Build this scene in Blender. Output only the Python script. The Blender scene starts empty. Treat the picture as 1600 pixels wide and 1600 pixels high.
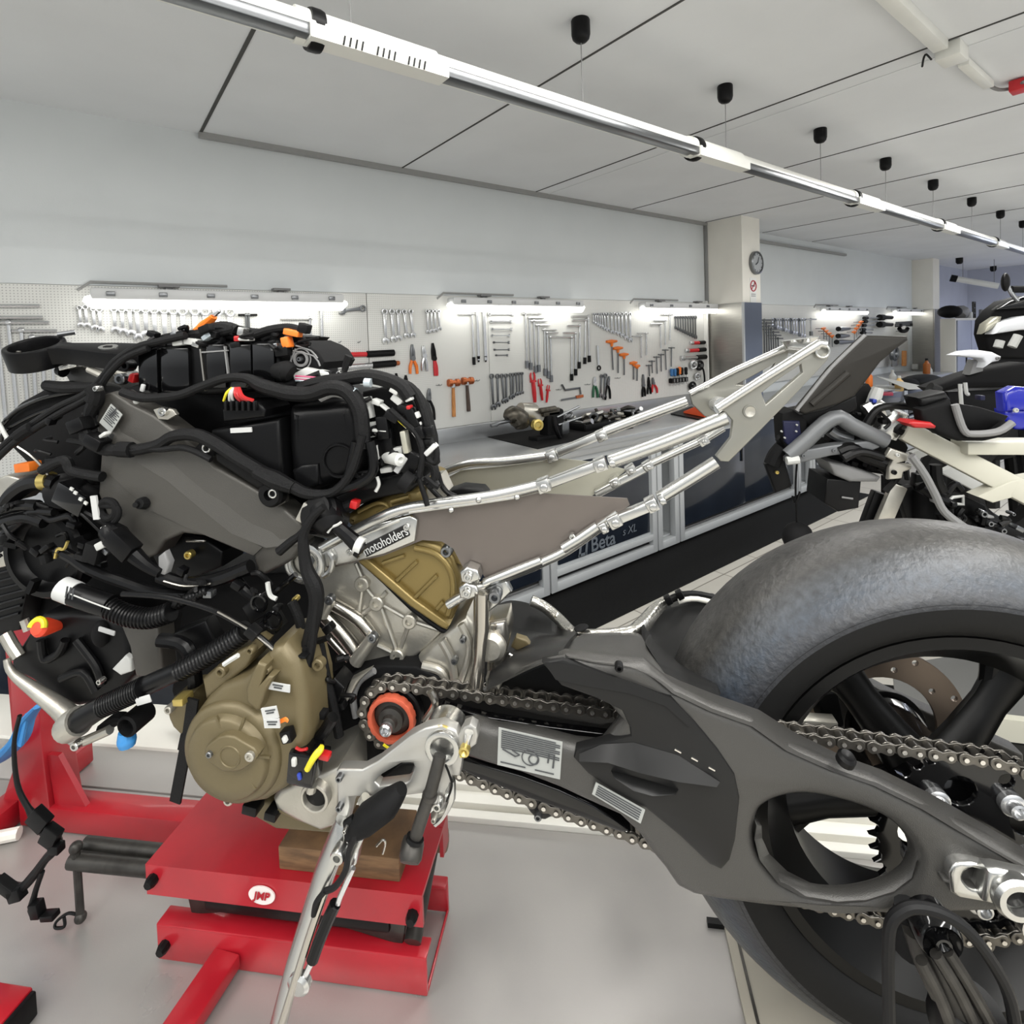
import bpy, bmesh, math, random
from mathutils import Vector as V, Matrix
from mathutils.geometry import tessellate_polygon
C = bpy.context.scene
COL = C.collection
R = math.radians
random.seed(7)
# ------------------------------------------------------------------ camera
FPX, CY = 868.0, 569.0
PIT, YAW, ROL, EYE = R(2.22), R(52.52), R(1.98), 1.62
F0 = V((math.cos(YAW), math.sin(YAW), 0)); R0 = V((math.sin(YAW), -math.cos(YAW), 0)); UP = V((0, 0, 1))
CF = F0*math.cos(PIT) - UP*math.sin(PIT); U1 = UP*math.cos(PIT) + F0*math.sin(PIT)
CR = R0*math.cos(ROL) - U1*math.sin(ROL); CU = U1*math.cos(ROL) + R0*math.sin(ROL)
CC = V((0, 0, EYE))
cam = bpy.data.cameras.new('camera'); camo = bpy.data.objects.new('camera', cam); COL.objects.link(camo)
camo.matrix_world = Matrix(((CR.x, CU.x, -CF.x, CC.x), (CR.y, CU.y, -CF.y, CC.y), (CR.z, CU.z, -CF.z, CC.z), (0, 0, 0, 1)))
cam.sensor_fit = 'HORIZONTAL'; cam.sensor_width = 36; cam.lens = FPX/1600*36
cam.shift_y = -(800-CY)/1600; cam.clip_start = 0.02; cam.clip_end = 60
C.camera = camo
# ------------------------------------------------------------------ light and exposure
w = bpy.data.worlds.new('world'); C.world = w; w.use_nodes = True
wn = w.node_tree; wb_ = wn.nodes['Background']; wtc = wn.nodes.new('ShaderNodeTexCoord'); wsp = wn.nodes.new('ShaderNodeSeparateXYZ'); wrp = wn.nodes.new('ShaderNodeValToRGB')
wn.links.new(wtc.outputs['Generated'], wsp.inputs[0]); wn.links.new(wsp.outputs['Z'], wrp.inputs[0]); wn.links.new(wrp.outputs[0], wb_.inputs[0])
for i_, (ps_, v_) in enumerate(((0.0, .34), (.38, 1.35))):
    e_ = wrp.color_ramp.elements[i_]; e_.position = ps_; e_.color = (v_*.95, v_*.98, v_, 1)
wb_.inputs[1].default_value = 1.0
C.view_settings.view_transform = 'Standard'; C.view_settings.look = 'None'; C.view_settings.gamma = 1
C.view_settings.exposure = 0.70
def area(loc, size, power, rot=(0, 0, 0), col=(1, .985, .95)):
    l = bpy.data.lights.new('added_light', 'AREA'); l.shape = 'RECTANGLE'; l.size, l.size_y = size; l.energy = power; l.color = col
    o = bpy.data.objects.new('added_light', l); o.location = loc; o.rotation_euler = rot; COL.objects.link(o); return o  # unseen area lights added to brighten the room, without fixtures
area((0.6, -0.5, 2.66), (3.2, .16), 44)
area((1.2, -2.0, 2.66), (6.0, .3), 75)
area((5.0, 0.9, 2.66), (3.0, .16), 34)
area((1.0, 1.0, 2.70), (2.4, .12), 15)
area((9.5, 1.0, 2.66), (3.0, .3), 16, col=(.8, .86, 1))
area((1.5, -2.6, 1.2), (6.0, 1.6), 22, rot=(math.pi, 0, 0))  # added uplight behind the camera, brightens the ceiling
area((6.5, -1.6, 1.2), (4.0, 1.2), 11, rot=(math.pi, 0, 0))  # second added uplight, further along the room
area((-1.4, 0.6, 2.68), (1.6, .8), 22)  # fill added on the left to brighten the pillar side
area((12.6, 0.6, 2.4), (1.5, .3), 34, col=(.82, .85, 1))  # cool fill added to lift the dark far wall
# ------------------------------------------------------------------ pixel rays (photo frame 1600 x 1600) -> points in the room
def ray(x, y): return CF + CR*((x-800)/FPX) + CU*((CY-y)/FPX)
def onp(x, y, n, c):
    d = ray(x, y); n = V(n); return CC + d*((c - n.dot(CC))/n.dot(d))
def proj(p):
    d = V(p)-CC; z = d.dot(CF); return 800+FPX*d.dot(CR)/z, CY-FPX*d.dot(CU)/z
TH = R(8.3)
BS = R0*math.cos(TH) - F0*math.sin(TH); BD = R0*math.sin(TH) + F0*math.cos(TH)     # bike: towards its tail / towards its right side
def P(x, y, d): return onp(x, y, BD, d)                # a point of the bike, d metres across
def Bk(s, d, z): return BS*s + BD*d + UP*z
def sdz(p): p = V(p); return p.dot(BS), p.dot(BD), p.z
# ------------------------------------------------------------------ materials
def lin(c): return tuple(((x/255+.055)/1.055)**2.4 if x > 10.3 else x/255/12.92 for x in c)
def mat(name, rgb, rough=.5, metal=0.0, var=0.0, vscale=20, bump=0.0, bscale=200, rvar=0.0, stretch=None, coat=0.0, rgb2=None, spec=None):
    m = bpy.data.materials.new(name); m.use_nodes = True; nt = m.node_tree; b = nt.nodes['Principled BSDF']
    c = lin(rgb); b.inputs['Base Color'].default_value = (*c, 1); b.inputs['Roughness'].default_value = rough; b.inputs['Metallic'].default_value = metal
    if coat: b.inputs['Coat Weight'].default_value = coat; b.inputs['Coat Roughness'].default_value = .08
    if spec is None and max(rgb) < 62 and metal == 0: spec = .2
    if spec is not None: b.inputs['Specular IOR Level'].default_value = spec
    tc = nt.nodes.new('ShaderNodeTexCoord'); vec = tc.outputs['Object']
    if stretch:
        mp = nt.nodes.new('ShaderNodeMapping'); mp.inputs['Scale'].default_value = stretch; nt.links.new(vec, mp.inputs[0]); vec = mp.outputs[0]
    if var or rgb2 or rvar:
        n = nt.nodes.new('ShaderNodeTexNoise'); n.inputs['Scale'].default_value = vscale; n.inputs['Detail'].default_value = 5; nt.links.new(vec, n.inputs[0])
        if var or rgb2:
            cr = nt.nodes.new('ShaderNodeValToRGB'); c2 = lin(rgb2) if rgb2 else tuple(x*(1-var) for x in c); c1 = c if rgb2 else tuple(min(1, x*(1+var)) for x in c)
            cr.color_ramp.elements[0].position = .36; cr.color_ramp.elements[1].position = .64
            cr.color_ramp.elements[0].color = (*c2, 1); cr.color_ramp.elements[1].color = (*c1, 1)
            nt.links.new(n.outputs[0], cr.inputs[0]); nt.links.new(cr.outputs[0], b.inputs['Base Color'])
        if rvar:
            mr = nt.nodes.new('ShaderNodeMapRange'); mr.inputs[1].default_value = .3; mr.inputs[2].default_value = .7; mr.inputs[3].default_value = max(.02, rough-rvar); mr.inputs[4].default_value = min(1, rough+rvar)
            nt.links.new(n.outputs[0], mr.inputs[0]); nt.links.new(mr.outputs[0], b.inputs['Roughness'])
    if bump:
        n2 = nt.nodes.new('ShaderNodeTexNoise'); n2.inputs['Scale'].default_value = bscale; n2.inputs['Detail'].default_value = 3; nt.links.new(vec, n2.inputs[0])
        bp = nt.nodes.new('ShaderNodeBump'); bp.inputs['Strength'].default_value = bump; bp.inputs['Distance'].default_value = .002
        nt.links.new(n2.outputs[0], bp.inputs['Height']); nt.links.new(bp.outputs[0], b.inputs['Normal'])
    return m
def emit(name, rgb, s):
    m = bpy.data.materials.new(name); m.use_nodes = True; b = m.node_tree.nodes['Principled BSDF']
    b.inputs['Base Color'].default_value = (*lin(rgb), 1); b.inputs['Emission Color'].default_value = (*lin(rgb), 1); b.inputs['Emission Strength'].default_value = s; return m
def glass(name, rgb, rough=.05):
    m = bpy.data.materials.new(name); m.use_nodes = True; b = m.node_tree.nodes['Principled BSDF']
    b.inputs['Base Color'].default_value = (*lin(rgb), 1); b.inputs['Roughness'].default_value = rough; b.inputs['Transmission Weight'].default_value = .9; return m
M = dict(
 wall=mat('wall_paint', (211, 215, 216), .75, var=.015, vscale=3, bump=.12, bscale=260),
 ceil=mat('ceiling_paint', (219, 221, 223), .85, var=.025, vscale=2, bump=.08, bscale=160),
 joint=mat('joint_dark', (70, 70, 68), .8), trimgrey=mat('grey_trim', (150, 150, 148), .5),
 pillar=mat('pillar_cream', (236, 233, 224), .75, var=.02, vscale=4),
 steel=mat('brushed_steel_sheet', (165, 163, 157), .34, .85, var=.05, vscale=8, stretch=(1, 1, 14)),
 bluegrey=mat('blue_grey_gloss', (88, 96, 112), .3),
 bluewall=mat('cool_wall', (186, 190, 204), .8, var=.03, vscale=3),
 worktop=mat('worktop_steel', (176, 178, 180), .34, .75, var=.02, vscale=5, rvar=.05),
 cabframe=mat('cabinet_frame_grey', (183, 186, 188), .45, .2), cabdark=mat('cabinet_dark_blue', (28, 34, 44), .16, coat=.5, var=.15, vscale=4),
 black=mat('satin_black', (10, 10, 11), .42), blackm=mat('matt_black', (12, 12, 13), .75, bump=.15, bscale=300), blackg=mat('gloss_black', (9, 9, 10), .12, coat=.4),
 rubber=mat('rubber_black', (16, 16, 17), .6), chrome=mat('chrome_tool', (205, 206, 207), .24, .9), chromed=mat('dark_chrome', (120, 122, 124), .3, .9),
 plate=mat('floor_mat_black', (15, 15, 15), .8, var=.25, vscale=90, bump=.3, bscale=150),
 red=mat('tool_red', (196, 34, 42), .4), orange=mat('tool_orange', (232, 120, 36), .45), blue=mat('tool_blue', (42, 104, 160), .4), green=mat('tool_green', (34, 92, 62), .45),
 wood=mat('handle_wood', (190, 128, 70), .55, var=.2, vscale=25, stretch=(6, 6, 1)), darkwood=mat('dark_handle', (74, 60, 52), .6, var=.2, vscale=25),
 copper=mat('copper_head', (190, 110, 70), .35, .85, var=.12, vscale=60),
 white=mat('white_plastic', (232, 232, 228), .4), whitep=mat('white_paint', (226, 226, 220), .35, var=.03, vscale=5), grey=mat('grey_plastic', (120, 120, 120), .5),
 lamp=emit('fluorescent_tube', (255, 254, 248), 3.6), lampbody=mat('lamp_body', (205, 206, 206), .4),
)
def pegmat():
    m = mat('pegboard', (214, 214, 210), .5, var=.02, vscale=3); nt = m.node_tree; b = nt.nodes['Principled BSDF']
    tc = nt.nodes.new('ShaderNodeTexCoord'); s = nt.nodes.new('ShaderNodeVectorMath'); s.operation = 'SCALE'; s.inputs['Scale'].default_value = 1/.0125
    fr = nt.nodes.new('ShaderNodeVectorMath'); fr.operation = 'FRACTION'; sb = nt.nodes.new('ShaderNodeVectorMath'); sb.operation = 'SUBTRACT'; sb.inputs[1].default_value = (.5, .5, .5)
    ml = nt.nodes.new('ShaderNodeVectorMath'); ml.operation = 'MULTIPLY'; ml.inputs[1].default_value = (1, 0, 1)
    ln = nt.nodes.new('ShaderNodeVectorMath'); ln.operation = 'LENGTH'; lt = nt.nodes.new('ShaderNodeMath'); lt.operation = 'LESS_THAN'; lt.inputs[1].default_value = .2
    mx = nt.nodes.new('ShaderNodeMix'); mx.data_type = 'RGBA'; mx.inputs['B'].default_value = (*lin((168, 168, 165)), 1)
    L = nt.links.new
    src = b.inputs['Base Color'].links[0].from_socket
    L(tc.outputs['Object'], s.inputs[0]); L(s.outputs[0], fr.inputs[0]); L(fr.outputs[0], sb.inputs[0]); L(sb.outputs[0], ml.inputs[0]); L(ml.outputs[0], ln.inputs[0]); L(ln.outputs['Value'], lt.inputs[0])
    L(lt.outputs[0], mx.inputs['Factor']); L(src, mx.inputs['A']); L(mx.outputs['Result'], b.inputs['Base Color']); return m
M['peg'] = pegmat()
def tilemat():
    m = mat('floor_tile', (196, 190, 178), .35); nt = m.node_tree; b = nt.nodes['Principled BSDF']
    tc = nt.nodes.new('ShaderNodeTexCoord'); mp = nt.nodes.new('ShaderNodeMapping'); mp.inputs['Rotation'].default_value[2] = R(0)
    br = nt.nodes.new('ShaderNodeTexBrick'); br.offset = 0; br.inputs['Scale'].default_value = 1; br.inputs['Brick Width'].default_value = .42; br.inputs['Row Height'].default_value = .42
    br.inputs['Mortar Size'].default_value = .004; br.inputs['Color1'].default_value = (*lin((203, 199, 190)), 1); br.inputs['Color2'].default_value = (*lin((193, 189, 180)), 1); br.inputs['Mortar'].default_value = (*lin((120, 114, 104)), 1)
    nt.links.new(tc.outputs['Object'], mp.inputs[0]); nt.links.new(mp.outputs[0], br.inputs[0]); nt.links.new(br.outputs[0], b.inputs['Base Color']); return m
M['tile'] = tilemat()
# ------------------------------------------------------------------ mesh helpers
def cr(pts, k=4, closed=False):                          # Catmull-Rom smoothing
    pts = [V(p) for p in pts]; n = len(pts); out = []
    if n < 3 or k < 2: return pts
    for i in range(n if closed else n-1):
        if closed: a, b, c, d = pts[i-1], pts[i], pts[(i+1) % n], pts[(i+2) % n]
        else: a, b, c, d = pts[max(i-1, 0)], pts[i], pts[i+1], pts[min(i+2, n-1)]
        for j in range(k):
            t = j/k; out.append(.5*((2*b) + (c-a)*t + (2*a-5*b+4*c-d)*t*t + (3*b-a-3*c+d)*t**3))
    if not closed: out.append(pts[-1])
    return out
def frame(w):
    w = V(w).normalized(); a = V((0, 0, 1)) if abs(w.z) < .9 else V((1, 0, 0)); u = a.cross(w).normalized(); return u, w.cross(u), w
W = {}
class MB:
    def __init__(s): s.v = []; s.f = []
    def add(s, v, f):
        o = len(s.v); s.v += [V(p) for p in v]; s.f += [tuple(i+o for i in q) for q in f]; return s
    def box(s, c, size, ax=(V((1, 0, 0)), V((0, 1, 0)), V((0, 0, 1)))):
        c = V(c); a, b, d = (V(ax[i])*(size[i]/2) for i in range(3))
        vs = [c+a*x+b*y+d*z for x in (-1, 1) for y in (-1, 1) for z in (-1, 1)]
        return s.add(vs, [(0, 1, 3, 2), (4, 6, 7, 5), (0, 4, 5, 1), (2, 3, 7, 6), (0, 2, 6, 4), (1, 5, 7, 3)])
    def bar(s, p, q, wd, th, up=(0, 0, 1)):               # a rectangular bar between two points
        p, q = V(p), V(q); x = (q-p); L = x.length; x.normalize(); y = V(up).cross(x)
        if y.length < 1e-4: y = V((0, 1, 0)).cross(x)
        y.normalize(); z = x.cross(y); return s.box((p+q)/2, (L, wd, th), (x, y, z))
    def tube(s, pts, r, n=10, closed=False, cap=True, sm=0, flat=None):
        pts = cr(pts, sm, closed) if sm else [V(p) for p in pts]; m = len(pts)
        rs = r if isinstance(r, (list, tuple)) else [r]
        if len(rs) != m: rs = [rs[min(len(rs)-1, int(i/(max(1, m-1))*(len(rs)-1)))] + ((rs[min(len(rs)-1, int(i/(max(1, m-1))*(len(rs)-1))+1)] - rs[min(len(rs)-1, int(i/(max(1, m-1))*(len(rs)-1)))]) * ((i/(max(1, m-1))*(len(rs)-1)) % 1)) for i in range(m)]
        vs = []; u = None
        for i in range(m):
            t = (pts[(i+1) % m]-pts[i-1]) if closed else (pts[min(i+1, m-1)]-pts[max(i-1, 0)])
            if t.length < 1e-9: t = V((0, 0, 1))
            t.normalize()
            if u is None: u = frame(t)[0]
            u = (u - t*u.dot(t)); u = u.normalized() if u.length > 1e-6 else frame(t)[0]
            w_ = t.cross(u)
            for j in range(n):
                a = 2*math.pi*j/n; vs.append(pts[i] + (u*math.cos(a) + w_*math.sin(a)*(flat or 1))*rs[i])
        fs = []
        for i in range(m if closed else m-1):
            for j in range(n):
                a, b = i*n+j, i*n+(j+1) % n; c, d = ((i+1) % m)*n+(j+1) % n, ((i+1) % m)*n+j; fs.append((a, b, c, d))
        if cap and not closed: fs += [tuple(range(n))[::-1], tuple((m-1)*n+j for j in range(n))]
        return s.add(vs, fs)
    def cyl(s, p, q, r, n=16, r2=None): return s.tube([p, q], [r, r if r2 is None else r2], n)
    def lathe(s, o, ax, prof, n=32, cap=True, close=False):         # prof: (radius, height along ax)
        u, v, w_ = frame(ax); o = V(o); m = len(prof)
        vs = [o + w_*h + (u*math.cos(2*math.pi*j/n) + v*math.sin(2*math.pi*j/n))*r for r, h in prof for j in range(n)]
        fs = [(i*n+j, i*n+(j+1) % n, ((i+1) % m)*n+(j+1) % n, ((i+1) % m)*n+j) for i in range(m if close else m-1) for j in range(n)]
        if cap and not close: fs += [tuple(range(n))[::-1], tuple((m-1)*n+j for j in range(n))]
        return s.add(vs, fs)
    def torus(s, o, ax, RR, r, n=32, k=10): return s.lathe(o, ax, [(RR+r*math.cos(2*math.pi*i/k), r*math.sin(2*math.pi*i/k)) for i in range(k)], n, close=True)
    def sph(s, c, r, n=14, k=9, sc=(1, 1, 1), ax=(V((1, 0, 0)), V((0, 1, 0)), V((0, 0, 1)))):
        c = V(c); vs = []
        for i in range(k+1):
            t = math.pi*i/k; rr = max(math.sin(t), 1e-4)
            for j in range(n):
                a = 2*math.pi*j/n; vs.append(c + ax[0]*(r*sc[0]*rr*math.cos(a)) + ax[1]*(r*sc[1]*rr*math.sin(a)) + ax[2]*(r*sc[2]*math.cos(t)))
        return s.add(vs, [(i*n+j, (i+1)*n+j, (i+1)*n+(j+1) % n, i*n+(j+1) % n) for i in range(k) for j in range(n)])
    def plate(s, loops, fr, th, bev=0.0, seg=3, back=0.0, taper=0.0):
        """2-D loops (first the outline, then holes) in frame fr=(o,u,v,w), front at w=0, back at w=th, rounded front edge"""
        o, u, v, w_ = fr
        def area2(l): return sum(l[i-1][0]*l[i][1]-l[i][0]*l[i-1][1] for i in range(len(l)))
        L = []
        for i, l in enumerate(loops):
            l = [(p[0], p[1]) for p in l]
            if (area2(l) > 0) != (i == 0): l = l[::-1]
            L.append(l)
        def inset(l, e):
            if abs(e) < 1e-9: return l
            n = len(l); out = []
            for i in range(n):
                a, b, c = V(l[i-1]), V(l[i]), V(l[(i+1) % n]); d1 = (b-a); d2 = (c-b)
                d1 = d1.normalized() if d1.length > 1e-9 else d2.normalized(); d2 = d2.normalized() if d2.length > 1e-9 else d1
                n1 = V((-d1.y, d1.x)); n2 = V((-d2.y, d2.x)); m_ = n1+n2; m_ = m_.normalized() if m_.length > 1e-6 else n1
                k_ = e/max(.5, m_.dot(n1)); q = b+m_*k_; out.append((q.x, q.y))
            return out
        lev = [(bev*(1-math.sin(a)), bev*(1-math.cos(a))) for a in [math.pi/2*i/seg for i in range(seg+1)]] if bev else [(0, 0)]
        lev = lev + [(taper, th-back)] + ([(back+taper, th)] if back else [])
        rings = [[inset(l, e) for l in L] for e, h in lev]
        flat0 = []; base = len(s.v)
        for (e, h), rg in zip(lev, rings):
            for l in rg:
                for p in l: s.v.append(o+u*p[0]+v*p[1]+w_*h)
        N = sum(len(l) for l in L); off = base
        for k_ in range(len(lev)-1):
            st = 0
            for l in L:
                n = len(l)
                for i in range(n):
                    j = (i+1) % n; a, b = base+k_*N+st+i, base+k_*N+st+j; s.f.append((a, a+N, b+N, b))
                st += n
        for k_, flip in ((0, False), (len(lev)-1, True)):
            tr = tessellate_polygon([[V((p[0], p[1], 0)) for p in l] for l in rings[k_]])
            for t in tr: s.f.append(tuple(base+k_*N+i for i in (t[::-1] if flip else t)))
        return s
    def hexn(s, o, ax, r, h): u, v, w_ = frame(ax); return s.lathe(o, ax, [(r, 0), (r, h*.8), (r*.85, h)], 6)
    def build(s, name, m, parent=None, bev=0.0, sharp=35, seg=2, dbl=True, loc=None, kind=None):
        me = bpy.data.meshes.new(name)
        c = V(loc) if loc is not None else sum(s.v, V())/max(1, len(s.v))
        me.from_pydata([tuple(p-c) for p in s.v], [], s.f)
        bm = bmesh.new(); bm.from_mesh(me)
        if dbl: bmesh.ops.remove_doubles(bm, verts=bm.verts, dist=2e-6)
        bmesh.ops.recalc_face_normals(bm, faces=bm.faces)
        if bev:
            es = [e for e in bm.edges if len(e.link_faces) == 2 and e.calc_face_angle(0) > R(30)]
            bmesh.ops.bevel(bm, geom=es, offset=bev, segments=seg, affect='EDGES', profile=.5, clamp_overlap=True)
        bm.to_mesh(me); bm.free()
        for p in me.polygons: p.use_smooth = True
        me.set_sharp_from_angle(angle=R(sharp))
        me.materials.append(m if not isinstance(m, str) else M[m])
        o = bpy.data.objects.new(name, me); COL.objects.link(o); W[o] = c
        if parent: o.parent = parent; o.location = c - W[parent]
        else: o.location = c
        if kind: o['kind'] = kind
        return o
def tag(o, label, cat, group=None):
    o['label'] = label; o['category'] = cat
    if group: o['group'] = group
    return o
def thing(name, label, cat, loc, group=None):
    o = bpy.data.objects.new(name, None); COL.objects.link(o); o.location = loc; W[o] = V(loc); o.empty_display_size = .05
    return tag(o, label, cat, group)
def lab(o, t): o['label'] = t; return o
def text(txt, fr, size, m, parent, name='lettering', ext=.0006, space=1.0, shear=0.0, squash=1.0, bold=0.0):
    o_, u, v, w_ = fr
    cu = bpy.data.curves.new('t', 'FONT'); cu.body = txt; cu.size = size; cu.extrude = ext; cu.align_x = 'CENTER'; cu.align_y = 'CENTER'; cu.space_character = space; cu.shear = shear; cu.offset = bold
    ob = bpy.data.objects.new('t', cu); COL.objects.link(ob); dg = bpy.context.evaluated_depsgraph_get(); me = bpy.data.meshes.new_from_object(ob.evaluated_get(dg))
    bpy.data.objects.remove(ob)
    b = MB(); b.add([o_+u*(p.co.x*squash)+v*p.co.y+w_*p.co.z for p in me.vertices], [tuple(p.vertices) for p in me.polygons]); bpy.data.meshes.remove(me)
    return b.build(name, m, parent, dbl=False)
BF = lambda d: (BD*d, BS, UP, BD)
def bl(pix, d, k=1):                                       # pixel loop -> bike-plane loop
    q = [P(x, y, d) for x, y in pix]; l = [(p.dot(BS), p.z) for p in q]
    if k > 1: l = [(p.x, p.y) for p in cr([V((a, b, 0)) for a, b in l], k, True)]
    return l
def circ(x, z, r, n=28): return [(x+r*math.cos(2*math.pi*i/n), z+r*math.sin(2*math.pi*i/n)) for i in range(n)]
def slab(mb, pix, d, th, holes=(), k=1, hk=3, bev=0.0, seg=3, back=0.0, taper=0.0):
    return mb.plate([bl(pix, d, k)] + [bl(h, d, hk) for h in holes], BF(d), th, bev, seg, back, taper)
def lerp(a, b, t): return a+(b-a)*t
# ------------------------------------------------------------------ the room
WY = 3.29; HC = 2.757; BT = .95; BFY = 2.60              # back wall, ceiling height, worktop height, bench front
X0, X1 = -3.0, 15.5
def struct(mb, name, m, **k): return mb.build(name, m, None, kind='structure', **k)
struct(MB().box((6, 0, -.05), (22, 9, .1)), 'floor', 'tile', loc=(0, 0, 0))
struct(MB().box((6, -.2, HC+.05), (19, 7.2, .1)), 'ceiling', 'ceil')
struct(MB().box((4.0, WY+.06, HC/2), (14.0, .1, HC)), 'wall_back', 'wall')
struct(MB().box((14.2, 0, HC/2), (.1, 9, HC)), 'wall_right', 'bluewall')
struct(MB().box((12.6, WY+.06, HC/2), (3.2, .1, HC)), 'wall_back_far', 'bluewall')
# upper wall stands proud of the tool wall, its lower edge at 1.955
b = MB(); b.box((1.85, WY-.003, (1.957+HC)/2), (6.3, .02, HC-1.957)); struct(b, 'wall_upper', 'wall')
b = MB(); b.box((8.1, WY-.003, (1.957+HC)/2), (5.6, .02, HC-1.957)); struct(b, 'wall_upper_far', 'wall')
# ceiling strip along the wall and panel joints
b = MB(); b.box((2.77, WY-.035, HC-.014), (4.5, .03, .03)); b.box((5.02, WY-.03, 2.36), (.022, .035, .80)); struct(b, 'trim_1', 'trimgrey')
b = MB(); b.box((7.0, WY-.035, HC-.10), (2.6, .03, .03)); struct(b, 'trim_2', 'trimgrey')
for i, (x, wd) in enumerate(((.53, .014), (1.66, .008), (2.77, .007), (3.88, .005), (4.98, .005), (6.1, .004), (7.3, .004))):
    struct(MB().box((x, .65, HC-.0015), (wd, 5.2, .005)), 'trim_%d' % (3+i), 'joint')
struct(MB().box((2.9, 1.15, HC-.0015), (.01, 6, .002)), 'trim_11', 'ceil')
# pillars
def pillar(x0, x1, y0, name):
    t = struct(MB().box(((x0+x1)/2, (y0+WY+.02)/2, (1.93+HC)/2), (x1-x0, WY+.02-y0, HC-1.93)), name, 'pillar')
    return t
PX, PYF = 5.02, 2.88
pillar(PX, PX+.33, PYF, 'wall_pillar_near'); pillar(11.0, 11.32, 3.01, 'wall_pillar_far')
b = MB(); b.box((PX-.004, (PYF+WY)/2, 1.44), (.012, WY-PYF, .98)); struct(b, 'trim_12', 'steel')
b = MB(); b.box((PX+.165, PYF-.003, 1.44), (.33, .012, .98)); struct(b, 'trim_13', 'bluegrey')
b = MB(); b.box((PX-.004, PYF-.004, 1.44), (.02, .02, .98)); struct(b, 'trim_14', 'cabframe')
b = MB(); b.box((PX+.165, PYF-.008, .5), (.33, .01, .92)); struct(b, 'trim_15', 'steel')
b = MB(); b.box((11.16, 3.0, .97), (.33, .02, 1.92)); b.box((10.99, 3.15, .97), (.02, .29, 1.92)); struct(b, 'trim_16', 'steel')
# tool wall panels
def pegpanel(x0, x1, label):
    o = MB().box(((x0+x1)/2, WY-.012, (1.055+1.955)/2), (x1-x0-.004, .012, .90)).build('pegboard_panel', 'peg', None, bev=.002)
    tag(o, label, 'pegboard', 'white pegboard panels of the tool wall')
XS = onp(575, 560, (0, 1, 0), WY).x; XS2 = onp(762, 560, (0, 1, 0), WY).x
pegpanel(-1.2, XS, 'perforated white tool panel behind the handlebar end, under the longest lamp')
pegpanel(XS, XS2, 'white tool panel holding the two hammers and the orange pliers')
pegpanel(XS2, 4.98, 'white tool panel with the red clamps, reaching to the near pillar')
pegpanel(5.37, 10.7, 'white tool panel beyond the near pillar, behind the grey tail section')
b = MB(); b.box((4.975, WY-.03, 1.5), (.02, .05, .94)); b.build('panel_edge_trim', 'white'); o = bpy.context.scene.objects['panel_edge_trim']; o.name = 'trim_17'; o['kind'] = 'structure'
# ------------------------------------------------------------------ wall lamps
def walllamp(xa, xb, ya, label, nclip):
    a = onp(xa, ya, (0, 1, 0), WY-.09); bb = onp(xb, ya+4, (0, 1, 0), WY-.09); x0, x1 = a.x, bb.x; z = 1.872
    y = WY-.12
    t = thing('wall_lamp', label, 'lamp', ((x0+x1)/2, WY-.02, z), 'fluorescent lamps over the tool wall')
    MB().box(((x0+x1)/2, y+.01, z+.035), (x1-x0-.05, .09, .055)).build('lamp_housing', 'lampbody', t, bev=.012)
    g = MB(); pr = [(V((x0, y, z+.012)), .012), (V((x0+.03, y, z)), .032), (V((x1-.03, y, z)), .032), (V((x1, y, z+.012)), .012)]
    g.tube([p for p, r in pr], [r for p, r in pr], 14).build('diffuser', 'lamp', t)
    for i in range(nclip):
        x = lerp(x0+.1, x1-.1, i/(nclip-1)); MB().box((x, y-.04, z+.034), (.035, .012, .022)).build('clip', 'chromed', t, bev=.003)
    for f in (.28, .72):
        x = lerp(x0, x1, f); bk = MB(); bk.box((x, WY-.04, z+.088), (.09, .05, .012)); bk.box((x, WY-.03, z+.075), (.03, .03, .03)); bk.build('bracket', 'grey', t)
    MB().tube([V((x0-.02, WY-.02, z+.06)), V((x0+.03, WY-.02, z+.1)), V(((x0+x1)/2, WY-.02, z+.1))], .007, 6).build('cable', 'trimgrey', t)
walllamp(131, 539, 478, 'long fluorescent lamp on the wall above the engine, longest lit tube', 6)
walllamp(696, 908, 478, 'fluorescent lamp above the two hammers and red clamps', 6)
walllamp(997, 1131, 480, 'fluorescent lamp meeting the left edge of the near pillar', 5)
walllamp(1282, 1351, 488, 'fluorescent lamp beyond the near pillar, nearer of the far pair', 5)
walllamp(1394, 1451, 490, 'fluorescent lamp next to the far pillar', 4)
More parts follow.
